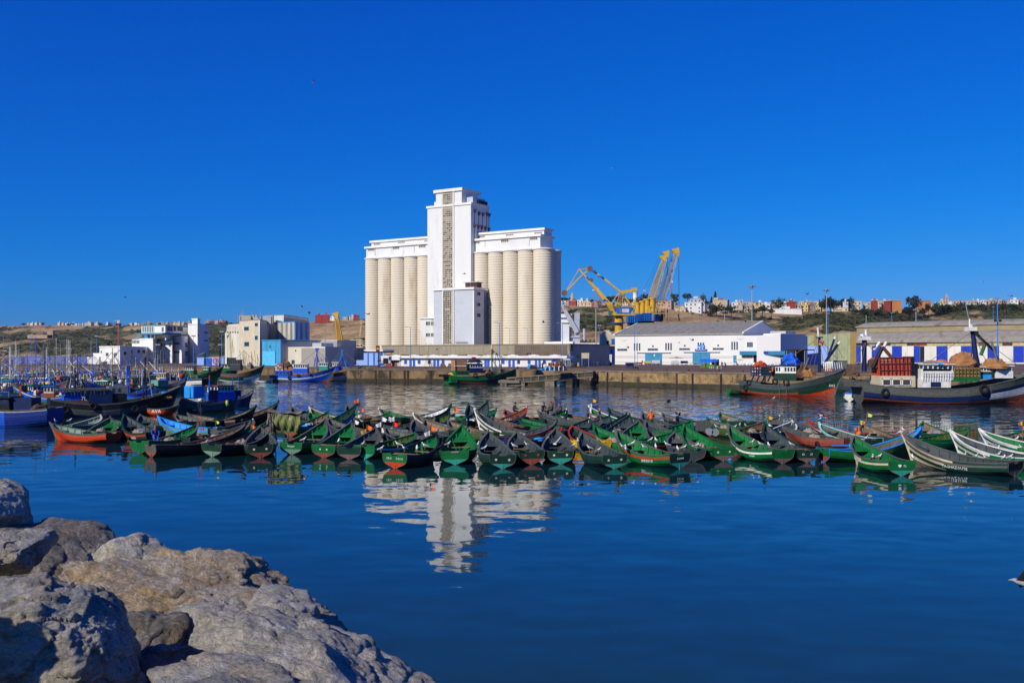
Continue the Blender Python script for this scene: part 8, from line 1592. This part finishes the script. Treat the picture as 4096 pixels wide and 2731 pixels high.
CR = [crown_mesh(k, M_leaf[k%3]) for k in range(6)]; CN = [crown_mesh(20, M_leaf[0], 'cone', 500)]
M_bark = mat('bark', (.07,.05,.035), .9)
TRC = {}
def tree(px, pyb, wpx, hpx, D, label, k=0, cone=False):
 e = FPX/D; h_ = hpx/e; w_ = wpx/e; o = thing('tree', label, 'tree', P(px,pyb,D), random.uniform(0,6), 'trees on the ridge'); cz = h_*.62
 mb = MB().tube([(0,0,-3),(w_*.02,0,h_*.3),(0,0,h_*.75)],[max(.25,w_*.035),w_*.028,w_*.012],6)
 for a_ in (0,2.1,4.2): mb.tube([(0,0,h_*.3),(math.cos(a_)*w_*.28,math.sin(a_)*w_*.28,h_*.68)],[w_*.02,w_*.008],5)
 mb.build('trunk', M_bark, o); c_ = link('crown', CN[0] if cone else CR[k%6], o, (0,0,h_*.36 if cone else h_*.52)); c_.scale = (w_*.58*(2 if cone else 1), w_*.58*(2 if cone else 1), h_*.62 if not cone else h_*.44)
def tlab(px, hpx, k):
 sz = 'small' if hpx < 22 else ('medium' if hpx < 38 else 'large'); b_ = '%s %s tree, %s' % (sz, ['dark round','olive leaning','mid green','dark spreading','dull olive','bushy green'][k%6], pos_w(px)); TRC.setdefault(b_, 0); TRC[b_] += 1; n = TRC[b_]
 return b_ if n == 1 else b_+', '+['next right of its like','second right','third right','fourth right','fifth right','rightmost'][min(n-2,5)]
rr = random.Random(55)
TT = [(2590,1222,52,50),(2555,1218,40,34),(2700,1218,40,48),(2750,1205,40,32),(2812,1210,30,36),(2830,1222,26,22),(2605,1230,60,30),(2660,1225,40,30),(3112,1248,66,58),(3050,1255,60,34),(3010,1258,46,26),(3085,1256,30,22),(3322,1246,70,60),(3350,1244,50,48),(3390,1244,60,56),(3300,1248,50,48),(3655,1258,64,76),(3640,1262,50,40),(3690,1262,40,30),(3420,1262,40,28),(3535,1272,30,24),(2250,1208,26,18),(2270,1207,24,18),(2365,1212,20,16),(2440,1216,46,34),(2480,1220,50,38),(2515,1222,34,30),(2865,1262,60,50),(2840,1280,44,40),(2900,1268,50,46),(2925,1262,44,44),(2735,1290,26,24),(2752,1288,28,22),(2800,1275,22,18),(2770,1262,16,14)]
for k in range(26): TT.append((3720+k*16+rr.uniform(-6,6), 1275-rr.uniform(0,22), rr.uniform(34,56), rr.uniform(30,46)))
for k in range(9): TT.append((3745+k*44, 1238, rr.uniform(24,44), rr.uniform(18,36)))
for k in range(14): TT.append((rr.uniform(60,860), 0, rr.uniform(10,22), rr.uniform(9,15)))
for k in range(10): TT.append((rr.uniform(3440,3640), 1285-rr.uniform(0,25), rr.uniform(26,44), rr.uniform(18,28)))
for k, (x, yb, w_, h_) in enumerate(sorted(TT)):
 D = interp(x, RIDGE_D)-(8 if yb < interp(x,RIDGE_PY)+6 else 60); yb = yb or interp(x, RIDGE_PY)+3; kk = rr.randrange(6); tree(x, yb, w_, h_, D, tlab(x, h_, kk), kk)
tree(2861,1212,22,46,940,'tall pointed conifer left of the red topped house',0,True); tree(2846,1212,14,26,940,'smaller pointed conifer left of the tall one',0,True)
pm = thing('palm_tree', 'single palm tree left of the harbour office roofs', 'palm tree', P(433,1386,430)); e = FPX/430; MB().tube([(0,0,-8),(.1,0,22/e)],[.35,.25],8).build('trunk', M_bark, pm)
for k in range(15):
 a_ = k*.42*2; up_ = .6-.5*(k%3); pts = [Vector((0,0,22/e))+Vector((math.cos(a_)*t*1.6, math.sin(a_)*t*1.6, up_*t-t*t*.9)) for t in (0,.5,1,1.4)]; m_ = MB()
 for p, q in zip(pts, pts[1:]): s_ = Vector((-math.sin(a_), math.cos(a_), 0))*.22; m_.add([p-s_,p+s_,q+s_,q-s_,p+Vector((0,0,.12)),q+Vector((0,0,.12))],[(0,3,5,4),(4,5,2,1)])
 m_.build('frond', M_leaf[1], pm)
# ---------------------------------------------------------------- life on the quay
def onq(px, py): return G(px, py, ZQ+.02)
rr = random.Random(9)
for (px, py, rz, lab, j, t_, ps) in ((2338,1477,0,'person in dark clothes walking near the notice board',C_dk,C_ol,'walk'),(2288,1478,90,'person in olive standing left of the notice board',C_ol,C_br,'stand'),(2302,1466,0,'person in brown beside the yellow drum',C_br,C_dk,'bend'),(2377,1468,180,'person in black near the grey lamp post, left one',C_dk,C_dk,'stand'),(2391,1470,90,'person in brown near the grey lamp post, right one',C_br,C_br,'work'),(2428,1471,0,'person in black standing alone before the white truck',C_dk,C_dk,'stand'),(2550,1474,0,'person pushing the handcart with pale buckets',C_dk,C_br,'walk'),(2569,1458,90,'person in black between the cart and the yellow barrow',C_dk,C_dk,'stand'),(2644,1460,180,'person in brown by the white box cart',C_br,C_dk,'stand'),(2713,1458,0,'person seated under the grey parasol',C_dk,C_dk,'sit'),(2779,1459,0,'person in orange vest beside a motorbike',C_or,C_dk,'sit'),(2860,1471,60,'person in blue at the white plastic table, left',C_bl,C_dk,'work'),(2888,1470,120,'person in black at the white plastic table, middle',C_dk,C_dk,'stand'),(2903,1471,120,'person in black leaning by the table, right',C_dk,C_dk,'bend'),(2823,1472,60,'person in dark olive left of the white stools',C_ol,C_dk,'stand'),(2945,1461,0,'person in lilac under the yellow umbrella',mat('cloth_lilac',(.3,.15,.4),.8),C_dk,'sit'),(2160,1477,0,'person in navy by the net menders, left',C_bl,C_dk,'stand'),(2170,1479,90,'person in dark clothes by the net menders, middle',C_dk,C_dk,'work'),(2184,1478,180,'person in pale clothes by the net menders, right',C_wh,C_gr,'stand'),(2148,1480,0,'person in dark olive left of the net menders',C_ol,C_dk,'stand'),(1990,1464,0,'person on the quay behind the green trawler mast',C_dk,C_gr,'stand'),(2000,1466,0,'person in navy behind the green trawler bow',C_bl,C_dk,'walk'),(3433,1462,0,'person in grey walking before the vaulted shed',C_gr,C_dk,'walk'),(2225,1466,0,'seated person near the store row right end',C_dk,C_dk,'sit')):
 person(onq(px, max(py,1458)), R(rz), lab, j, t_, ps)
def wheel(o, x, y, r, nm='wheel'): MB().torus((x,y,r),(0,1,0),r*.85,r*.15,12,5).build(nm, M_rubber, o)
def cart(px, py, label, body, w_=2.0, h_=.6, rz=0, cat='handcart', load=None):
 o = thing('handcart', label, cat, onq(px,py), R(rz), 'carts on the quay'); MB().box(-w_/2,-.5,.55,w_/2,.5,.62).build('platform', PT['wood'], o); MB().box(-w_/2,-.5,.62,w_/2,.5,.62+h_).build('box', body, o)
 for sy in (-.55,.55):
  for sx in (-.5,.5): wheel(o, sx*w_*.6, sy, .35)
 MB().tube([(w_/2,-.4,.6),(w_/2+.7,-.4,.95),(w_/2+.7,.4,.95),(w_/2,.4,.6)],.03,5).build('handle', M_steel, o)
 if load: load(o)
 return o
cart(2520,1474,'tilted blue wooden handcart near the quay edge',PT['navy'],2.2,.9,20); cart(2590,1459,'yellow and red three wheeled barrow before the warehouse',mat('barrow_yellow',(.7,.5,.02),.5),2.4,.7,0); cart(2623,1460,'cart with two white insulated boxes by the blue door',C_wh,2.6,1.1,0); cart(2700,1462,'white motor cart under the grey parasol',C_wh,2.4,1.0,5); cart(2737,1459,'dark open motor trolley right of the grey parasol',PT['navy'],2.6,.8,-8); cart(2543,1475,'small cart with grey buckets',PT['grey'],.9,.9,0); cart(1905+300,1470,'dark cart before the store row',PT['black'],1.6,.7,0); cart(2555,1462,'red topped cart left of the yellow barrow',C_red,2.2,.5,0)
def parasol(px, py, label, mt, r=1.6, h=2.4):
 o = thing('parasol', label, 'parasol', onq(px,py), 0, 'parasols on the quay'); MB().cyl((0,0,0),(0,0,h),.03,.03,6).build('pole', M_steel, o); m_ = MB(); n = 10; ring = [(r*math.cos(2*math.pi*k/n), r*math.sin(2*math.pi*k/n), h-.55+.06*(k%2)) for k in range(n)]; m_.add(ring+[(0,0,h+.05)]+[(x,y,z-.02) for x,y,z in ring]+[(0,0,h)], [(k,(k+1)%n,n) for k in range(n)]+[((k+1)%n+n+1,k+n+1,2*n+1) for k in range(n)]); m_.build('canopy', mt, o); return o
parasol(2706,1459,'faded grey parasol over the white motor cart',mat('parasol_grey',(.30,.26,.20),.8),2.6,2.9); parasol(2957,1463,'yellow umbrella with white scalloped edge on the quay',mat('parasol_yellow',(.8,.58,.02),.7),1.6,2.3); parasol(1522,1462,'teal umbrella beside the fuel station',mat('parasol_teal',(.05,.40,.32),.7),1.3,2.0)
st = thing('market_stall', 'blue tarpaulin covered stall with green crates on the quay', 'market stall', onq(2833,1469)); MB().box(-2.2,-1,1.9,2.2,1.2,2.05).build('frame', PT['wood'], st); MB().rings([[(-2.4,-1.2,1.5),(-2.4,-1.15,2.1),(-2.4,1.3,2.3)],[(0,-1.25,1.4),(0,-1.2,2.15),(0,1.3,2.35)],[(2.4,-1.2,1.6),(2.4,-1.15,2.2),(2.4,1.3,2.4)]],caps=False,closed=False).build('tarpaulin', mat('tarp_blue2',(.01,.16,.75),.6,bump=.4,bsc=2), st)
for x in (-2,2):
 for y in (-.9,1.1): MB().cyl((x,y,0),(x,y,2.0),.05,.05,5).build('post', M_steel, st)
MB().box(-2.0,-.8,0,1.8,.6,.8).build('counter', mat('stall_green',(.12,.25,.03),.7), st); MB().box(1.2,-.4,.2,3.0,1.4,2.3).build('van_body', PT['black'], st)
for k, (px, py) in enumerate(((2842,1473),(2850,1474))): o = thing('plastic_stool', ('left' if k == 0 else 'right')+' white plastic stool before the blue stall', 'stool', onq(px,py)); MB().box(-.25,-.25,.42,.25,.25,.48).build('seat', C_wh, o); [MB().box(x-.04,y-.04,0,x+.04,y+.04,.42).build('leg', C_wh, o) for x in (-.2,.2) for y in (-.2,.2)]
o = thing('plastic_table', 'white plastic table with bottles at the quay edge', 'table', onq(2876,1475)); MB().box(-.5,-.5,.70,.5,.5,.76).build('tabletop', C_wh, o); [MB().box(x-.05,y-.05,0,x+.05,y+.05,.70).build('leg', C_wh, o) for x in (-.42,.42) for y in (-.42,.42)]
o = thing('delivery_truck', 'white box truck parked with its rear doors towards us', 'truck', onq(2433,1461)); MB().box(-1.25,-.0,1.1,1.25,7,3.7).build('cargo_box', W_, o); MB().box(-1.2,-.05,1.15,-.03,-.01,3.6).build('rear_door', W_, o); MB().box(.03,-.05,1.15,1.2,-.01,3.6).build('rear_door', W_, o); MB().box(-1.2,0,.55,1.2,.3,1.1).build('bumper', PT['grey'], o); [MB().cyl((sx-.25,y,.48),(sx+.25,y,.48),.48,.48,14).build('wheel', M_rubber, o) for sx in (-.95,.95) for y in (1.2,5.8)]; MB().box(-1.1,7,.6,1.1,8.6,2.6).build('cab', W_, o)
for x in (-.6,-.15,.15,.6): MB().cyl((x,-.09,1.2),(x,-.09,3.5),.03,.03,5).build('door_bar', M_steel, o)
o = thing('notice_board', 'large cream notice board on two posts before the shed doors', 'notice board', onq(2341,1466)); [MB().box(x-.08,-.08,0,x+.08,.08,4.2).build('post', M_steel, o) for x in (-1.0,1.0)]; MB().box(-1.15,-.14,2.5,1.15,-.09,4.1).build('board', PT['cream'], o); MB().box(-1.2,-.12,4.1,1.2,.0,4.18).box(-1.2,-.12,2.42,1.2,.0,2.5).build('board_frame', M_steel, o)
o = thing('oil_drum', 'yellow and blue drum among the people left of the notice board', 'drum', onq(2314,1465)); MB().cyl((0,0,0),(0,0,.9),.4,.4,14).build('barrel', M_cy, o); MB().cyl((0,0,.9),(0,0,1.3),.41,.41,14).build('barrel_top', PT['sky'], o)
o = thing('tricycle_cart', 'bright blue three wheeled delivery cart beside the fuel station', 'tricycle', onq(1530,1468)); MB().box(-1.2,-.5,.5,.4,.5,1.1).build('box', PT['blue'], o); wheel(o,-.9,-.5,.4); wheel(o,.9,0,.4); MB().tube([(.4,0,.6),(.9,0,.4),(.9,0,1.1)],.05,5).build('frame', PT['blue'], o); MB().box(.3,-.9,.9,1.6,.8,2.6).build('dark_cover', M_dark, o)
pn = thing('net_pile', 'pile of white and red striped floats and nets by the quay edge', 'net pile', onq(2216,1482)); heap(pn,'floats',PT['sky'],(-1,0,0),(2.2,1.2,.7),3); heap(pn,'net',M_net,(.6,.3,0),(2.2,1.4,1.9),4)
for k in range(10): MB().box(-2.6+k*.5,-1.25,.0,-2.4+k*.5,-1.1,1.0).build('striped_float', C_wh if k%2 else PT['navy'], pn)
for k in range(12): MB().blob((-.3+(k%4)*.5,-.6,.9+(k//4)*.4),(.24,.2,.2),7,5).build('float', [C_wh,C_red,M_crate[1]][k%3], pn)
tag(MB().blob((0,0,.5),(.5,.5,.5),10,8).build('round_buoy', mat('buoy_coral',(.75,.10,.05),.5), smooth=True), 'round coral buoy on the quay right of the net pile', 'buoy').location = onq(2238,1481)
fr_ = thing('blue_net_frame', 'light blue frame hung with netting near the coral buoy', 'frame', onq(2247,1477)); MB().tube([(-1.2,0,0),(-.8,0,2.4),(.8,0,2.4),(1.4,0,0)],.06,5).tube([(-1,0,1.2),(1.1,0,1.2)],.05,5).build('frame', PT['sky'], fr_); [MB().tube([(-.9+k*.2,0,.3),(-.8+k*.2,0,2.3)],.025,4).build('mesh_strand', PT['teal'], fr_) for k in range(9)]
for k, (px, py, mt, lab) in enumerate(((2122,1474,PT['sky'],'blue fish box stack on the quay left of the people'),(2133,1476,PT['black'],'black box beside the blue fish boxes'),(2096,1466,PT['grey'],'grey pallet pile before the store row'),(1772,1466,PT['brown'],'brown board leaning on the store row'),(1803,1467,PT['weather'],'white grey board leaning on the store row'),(1556,1466,C_red,'red motor scooter shape parked under the canopy'))):
 o = thing('cargo_pile', lab, 'cargo', onq(px,py)); [MB().box(-.9+j*.12,-.4,j*.35,.9-j*.2,.4,j*.35+.32).build('crate', mt, o) for j in range(3)]
for k in range(16):
 px = 2990+k*6.5; p = FW2.w(FW2.s_(px-40,1.6),1.6,ZQ)
mo = thing('motorbike', 'parked motorbike beside the rider in the orange vest', 'motorbike', onq(2769,1462)); wheel(mo,-.6,0,.33); wheel(mo,.6,0,.33); MB().box(-.4,-.12,.4,.35,.12,.75).box(-.6,-.1,.72,-.05,.1,.85).build('frame', C_wh, mo); MB().tube([(.6,0,.33),(.45,0,.95),(.35,-.3,1.0)],.03,5).build('handlebar', M_rubber, mo)
mo = thing('motorbike', 'white scooter standing between the cart and yellow barrow', 'motorbike', onq(2560,1461)); wheel(mo,-.6,0,.33); wheel(mo,.6,0,.33); MB().box(-.4,-.12,.4,.35,.12,.75).box(-.6,-.1,.72,-.05,.1,.85).build('frame', C_wh, mo); MB().tube([(.6,0,.33),(.45,0,.95),(.35,-.3,1.0)],.03,5).build('handlebar', M_rubber, mo)
# ---------------------------------------------------------------- breakwater rocks in the foreground
def rock_mat(name, base, tan, tanamt, vein=.5):
 m = bpy.data.materials.new(name); m.use_nodes = True; t = m.node_tree; N = t.nodes; L = t.links; b = N['Principled BSDF']; b.inputs['Roughness'].default_value = .85; b.inputs['Specular IOR Level'].default_value = .25
 tc = N.new('ShaderNodeTexCoord')
 def noi(sc, det=8, ro=.62, dist=0, s=(1,1,1)):
  mp = N.new('ShaderNodeMapping'); mp.inputs['Scale'].default_value = s; mp.inputs['Rotation'].default_value = (.4,.3,.5); L.new(tc.outputs['Object'], mp.inputs[0])
  n = N.new('ShaderNodeTexNoise'); n.inputs['Scale'].default_value = sc; n.inputs['Detail'].default_value = det; n.inputs['Roughness'].default_value = ro; n.inputs['Distortion'].default_value = dist; L.new(mp.outputs[0], n.inputs[0]); return n.outputs[0]
 def ramp(i, st):
  r = N.new('ShaderNodeValToRGB'); e = r.color_ramp.elements
  while len(e) < len(st): e.new(.5)
  for k, (p, c) in enumerate(st): e[k].position = p; e[k].color = (*(c if isinstance(c, tuple) else (c,c,c)), 1)
  L.new(i, r.inputs[0]); return r.outputs[0]
 def mix(f, a, c, mode='MIX'):
  x = N.new('ShaderNodeMix'); x.data_type = 'RGBA'; x.blend_type = mode
  L.new(f, x.inputs['Factor']); 
  for nm, q in (('A', a), ('B', c)):
   if isinstance(q, tuple): x.inputs[nm].default_value = (*q, 1)
   else: L.new(q, x.inputs[nm])
  return x.outputs['Result']
 B = Vector(base); g = ramp(noi(2.2), [(.28, tuple(B*.42)), (.5, tuple(B)), (.72, tuple(B*1.55))])
 fine = ramp(noi(17, 8, .75, 1.0, (1,1,2.2)), [(.32, .30), (.5, .95), (.68, 1.5)]); 
 o = mix(ramp(noi(1.0, 9, .7, .6), [(.50-tanamt*.2, 0.), (.62-tanamt*.2, 1.)]), g, ramp(noi(6, 8), [(.3, tuple(Vector(tan)*.45)), (.55, tan), (.75, tuple(Vector(tan)*1.35))]))
 v = N.new('ShaderNodeTexVoronoi'); v.feature = 'DISTANCE_TO_EDGE'; v.inputs['Scale'].default_value = 1.5; mp = N.new('ShaderNodeMapping'); mp.inputs['Scale'].default_value = (1,1,3.2); mp.inputs['Rotation'].default_value = (.3,.5,.2)
 nd = N.new('ShaderNodeTexNoise'); nd.inputs['Scale'].default_value = 2.5; nd.inputs['Detail'].default_value = 7; L.new(tc.outputs['Object'], nd.inputs[0]); ad = N.new('ShaderNodeVectorMath'); ad.operation = 'MULTIPLY_ADD'; L.new(nd.outputs[1], ad.inputs[0]); ad.inputs[1].default_value = (.9,.9,.9); L.new(tc.outputs['Object'], ad.inputs[2]); L.new(ad.outputs[0], mp.inputs[0]); L.new(mp.outputs[0], v.inputs['Vector'])
 o = mix(ramp(v.outputs['Distance'], [(.0, vein), (.02, vein*.6), (.05, 0.)]), o, (.46,.42,.34))
 w_ = ramp(noi(3.5, 9, .75, 1.2), [(.60, 0.), (.70, vein*1.1)]); o = mix(w_, o, (.44,.41,.35))
 mm = N.new('ShaderNodeMix'); mm.data_type = 'RGBA'; mm.blend_type = 'MULTIPLY'; mm.inputs['Factor'].default_value = .8; L.new(o, mm.inputs['A']); L.new(fine, mm.inputs['B']); L.new(mm.outputs['Result'], b.inputs['Base Color'])
 h1 = noi(4.5, 12, .72, .9, (1,1,1.8)); h2 = noi(20, 8, .75); a_ = N.new('ShaderNodeMath'); a_.operation = 'MULTIPLY_ADD'; L.new(h2, a_.inputs[0]); a_.inputs[1].default_value = .28; L.new(h1, a_.inputs[2])
 bp = N.new('ShaderNodeBump'); bp.inputs['Strength'].default_value = 1; bp.inputs['Distance'].default_value = .12; L.new(a_.outputs[0], bp.inputs['Height']); L.new(bp.outputs[0], b.inputs['Normal']); return m
RG = rock_mat('rock_grey', (.34,.33,.305), (.52,.42,.28), .22, .85); RT = rock_mat('rock_tan', (.38,.34,.28), (.46,.34,.20), .5, .8); RD = rock_mat('rock_dark', (.19,.175,.16), (.26,.20,.13), .2, .5); RM = rock_mat('rock_mixed', (.42,.395,.35), (.54,.48,.37), .3, .85)
def grid_dirs(n):
 v = []; f = []; ix = {}
 for ax in range(3):
  for sg in (1,-1):
   base = {}
   for i in range(n+1):
    for j in range(n+1):
     a_, b_ = math.tan((i/n*2-1)*math.pi/4), math.tan((j/n*2-1)*math.pi/4); p = [0,0,0]; p[ax] = sg; p[(ax+1)%3] = a_; p[(ax+2)%3] = b_; k = (round(p[0],4),round(p[1],4),round(p[2],4))
     if k not in ix: ix[k] = len(v); v.append(Vector(p).normalized())
     base[i,j] = ix[k]
   for i in range(n):
    for j in range(n):
     q = (base[i,j],base[i+1,j],base[i+1,j+1],base[i,j+1]); f.append(q if sg > 0 else q[::-1])
 return v, f
GDc = {}
def rock(label, px, py, D, rad, planes, seed, mt, rot=(0,0,0), n=64, rough=.055, soft=26, nrand=11, off=None, name='boulder', group='granite boulders of the breakwater'):
 """boulder: a block cut by planes, rounded, broken by ridged noise. rad: half sizes (m)"""
 rr = random.Random(seed); pl = [(Vector(p[:3]).normalized(), p[3]) for p in planes]
 for k in range(nrand): d = Vector((rr.gauss(0,1), rr.gauss(0,1), rr.gauss(0,1))).normalized(); pl.append((d, rr.uniform(.70, 1.0)))
 for d in ((1,0,0),(-1,0,0),(0,1,0),(0,-1,0),(0,0,1),(0,0,-1)): pl.append((Vector(d), 1.0))
 if n not in GDc: GDc[n] = grid_dirs(n)
 dirs, faces = GDc[n]; A_ = np.array([tuple(d) for d in dirs]); s = np.zeros(len(dirs))
 for d, h in pl: s += np.maximum(0, A_@np.array(tuple(d))/h)**soft
 r_ = s**(-1/soft); so = Vector((seed*3.7, seed*1.3, 0)); V_ = []; mr = min(rad); RX = Vector(rad)
 for d, q in zip(dirs, r_):
  p = Vector((d.x*q*rad[0], d.y*q*rad[1], d.z*q*rad[2])); n1 = noise.ridged_multi_fractal(p*1.1+so, .9, 2.2, 5, .9, 2.0)-1.1
  w_ = noise.fractal(p*.9+so*2, .8, 2.0, 3); n2 = noise.fractal(Vector((p.x*4, p.y*4, p.z*7))+so, .7, 2.1, 5)
  st = math.floor((p.z*3.2+w_*1.6)+.5)-(p.z*3.2+w_*1.6)                   # ledges of the bedding
  vd = noise.voronoi(p*1.25+so+Vector((w_,w_,n2*.2))*.5)[0]; ck = math.exp(-(vd[1]-vd[0])/.045); k = 1+(-rough*.55*ck+rough*(n1*.55+w_*1.5+n2*.40)+rough*.5*st*abs(st)*2)/max(.3, mr)*1.0; V_.append(p*k)
 me_ = bpy.data.meshes.new(name); me_.from_pydata(V_, [], faces); me_.polygons.foreach_set('use_smooth', [True]*len(faces)); me_.materials.append(mt)
 c = P(px, py, D) if off is None else Vector(off); o = link(name, me_, None, c, [R(a) for a in rot]); return tag(o, label, 'boulder', group)
rock('big grey white veined boulder in the bottom left corner', 215, 2660, 8.2, (.82,.95,.78), [(.55,-.1,.8,.86),(-.3,-.3,.9,.95),(.9,-.2,.3,.92),(0,-1,.35,.9)], 3, RG, (0,0,-8), 84, .085, 15)
rock('long tan slab lying across the middle of the rock pile', 765, 2435, 11.6, (2.05,1.1,.46), [(.1,-.25,1,.80),(.9,.1,.5,.95),(-.7,0,.7,.95)], 12, RT, (2,9.5,-10), 84, .07)
rock('grey faced block under the tan slab with a lit left edge', 850, 2650, 10.6, (.95,.75,.66), [(-.5,-.5,.6,.85),(.2,-1,.1,.85),(.3,0,1,.86)], 23, RM, (0,4,-14), 64, .05)
rock('pale rounded block at the right end of the tan slab', 1140, 2470, 10.9, (.36,.6,.30), [(.3,-.2,.9,.9)], 31, RM, (0,6,0), 48, .04)
rock('sloping boulder ridge with pale left face, lower right of the pile', 1235, 2795, 8.6, (1.15,.9,.62), [(-.45,-.35,.8,.72),(.45,.1,.9,.74),(.3,-.7,.6,.8),(-.9,-.3,.2,.9)], 41, RM, (0,21,-12), 84, .07)
rock('front boulder along the bottom edge of the picture', 1000, 2990, 7.0, (1.05,.7,.50), [(-.3,0,1,.85),(.4,-.1,.9,.85)], 52, RG, (0,5,-5), 72, .06)
rock('shaded brown boulder on the upper left of the pile', 235, 2225, 14.4, (.98,.9,.50), [(.45,-.2,.85,.75),(-.2,-.9,.4,.9)], 61, RD, (0,24,-20), 56, .05)
rock('small boulder with a bright right face standing by the water', 525, 2225, 13.6, (.42,.55,.32), [(.55,-.3,.7,.72),(-.6,-.2,.6,.80),(.1,-1,.4,.8)], 71, RM, (0,12,-30), 56, .045)
rock('pale lit boulder at the left picture edge, topmost of the pile', -5, 2050, 14.6, (.54,.7,.46), [(.6,-.3,.7,.80),(-.2,-.2,1,.85)], 82, RM, (0,14,0), 56, .05)
rock('rounded grey boulder below the topmost one at the left edge', 20, 2205, 12.6, (.46,.6,.30), [(.3,-.2,1,.9)], 91, RG, (0,6,0), 48, .04)
rock('dark boulder wedged between the tan slab and the corner boulder', 450, 2750, 10.2, (.62,.6,.80), [(-.3,-.8,.6,.85)], 95, RD, (0,10,20), 48, .05)
rock('dark rock deep between the front boulders', 600, 2800, 9.0, (.55,.5,.6), [(0,-.8,.6,.85)], 99, RD, (0,0,0), 40, .05)
rock('tall unseen boulder added outside the left picture edge to shade the corner boulder', 0, 0, 0, (.36,.36,1.2), [(.3,.2,1,.9)], 301, RG, (0,4,10), 32, .05, off=(-5.62,6.0,5.1)); rock('broad unseen boulder added to carry the tall one outside the left picture edge', 0, 0, 0, (.9,.8,.8), [], 302, RD, (0,0,30), 24, .05, off=(-6.3,6.2,3.3))  # both added out of view; the tall one casts shade on the corner boulder
rr = random.Random(123)                    # the rest of the mound, down to the water
for k, (x, y, z, s) in enumerate(((.9,9.5,2.6,1.1),(1.8,11.0,1.2,1.2),(.5,12.5,1.9,1.1),(-.6,11.8,2.6,1.0),(2.9,9.6,.6,1.2),(1.2,14,.5,1.1),(-1.2,14.2,1.9,1.1),(-.1,16.2,.4,1.1),(-2.2,16,1.6,1.2),(-3.6,15,2.9,1.1),(-1.4,18,.3,1.1),(-3.4,18,1.2,1.2),(-5.2,17,2.6,1.2),(-5.0,19.8,.7,1.2),(-4.6,12.5,3.2,1.3),(-2.9,12.6,2.6,1.3),(-6.6,16,3.5,1.2),(-7,20,1.6,1.3),(-2.0,8.8,2.9,1.3),(.2,7.2,3.0,1.2),(2.0,7.4,2.3,1.2),(-3.4,9.5,3.3,1.2),(-.9,9.9,2.7,1.0))):
 pyc = 2480 if CX+FPX*x/y < 600 else (2700 if CX+FPX*x/y < 1500 else 2900); z = min(z, CAMZ-(pyc-HOR)*y/FPX-s*.8)
 rock('hidden mound boulder of %s stone, buried below the front rocks, %s' % (['grey','mixed','dark','tan'][k%4], ['nearest the water','half way down','under the slab','seaward','in the hollow'][k%5]+(' again' if k > 19 else '')), 0, 0, 0, (s*rr.uniform(.7,.9), s*rr.uniform(.7,.9), s*rr.uniform(.55,.75)), [(rr.gauss(0,1), rr.gauss(0,1), rr.gauss(.5,1), .85) for q in range(3)], 200+k, [RG,RM,RD,RT][k%4], (rr.uniform(0,40), rr.uniform(0,40), rr.uniform(0,360)), 20, .05, off=(x,y,z), group='boulders hidden in the mound')
mnd = [[Vector((x, y, max(-3, min(3.4, 2.9-max(0, x+6-(20-y)*.55)*.42-max(0, (y-14)*.25))+.25*noise.noise(Vector((x,y,0))))-1.0)) for y in [4+k*.6 for k in range(34)]] for x in [-22+k*.8 for k in range(36)]]
mv = [tuple(p) for c in mnd for p in c]; struct(MB().add(mv, [(i*34+j,(i+1)*34+j,(i+1)*34+j+1,i*34+j+1) for i in range(35) for j in range(33)]).build('rubble_mound', RD))
# ---------------------------------------------------------------- thin sea haze
m = bpy.data.materials.new('haze_air'); m.use_nodes = True; t = m.node_tree; t.nodes.remove(t.nodes['Principled BSDF']); v = t.nodes.new('ShaderNodeVolumePrincipled')
v.inputs['Density'].default_value = .00004; v.inputs['Color'].default_value = (.80,.88,1,1); v.inputs['Anisotropy'].default_value = .2; t.links.new(v.outputs[0], t.nodes['Material Output'].inputs['Volume'])
o = MB().box(-2700,-70,-5,2700,3100,100).build('haze', m); tag(o, 'thin pale sea haze over the whole harbour', 'haze', kind='stuff')
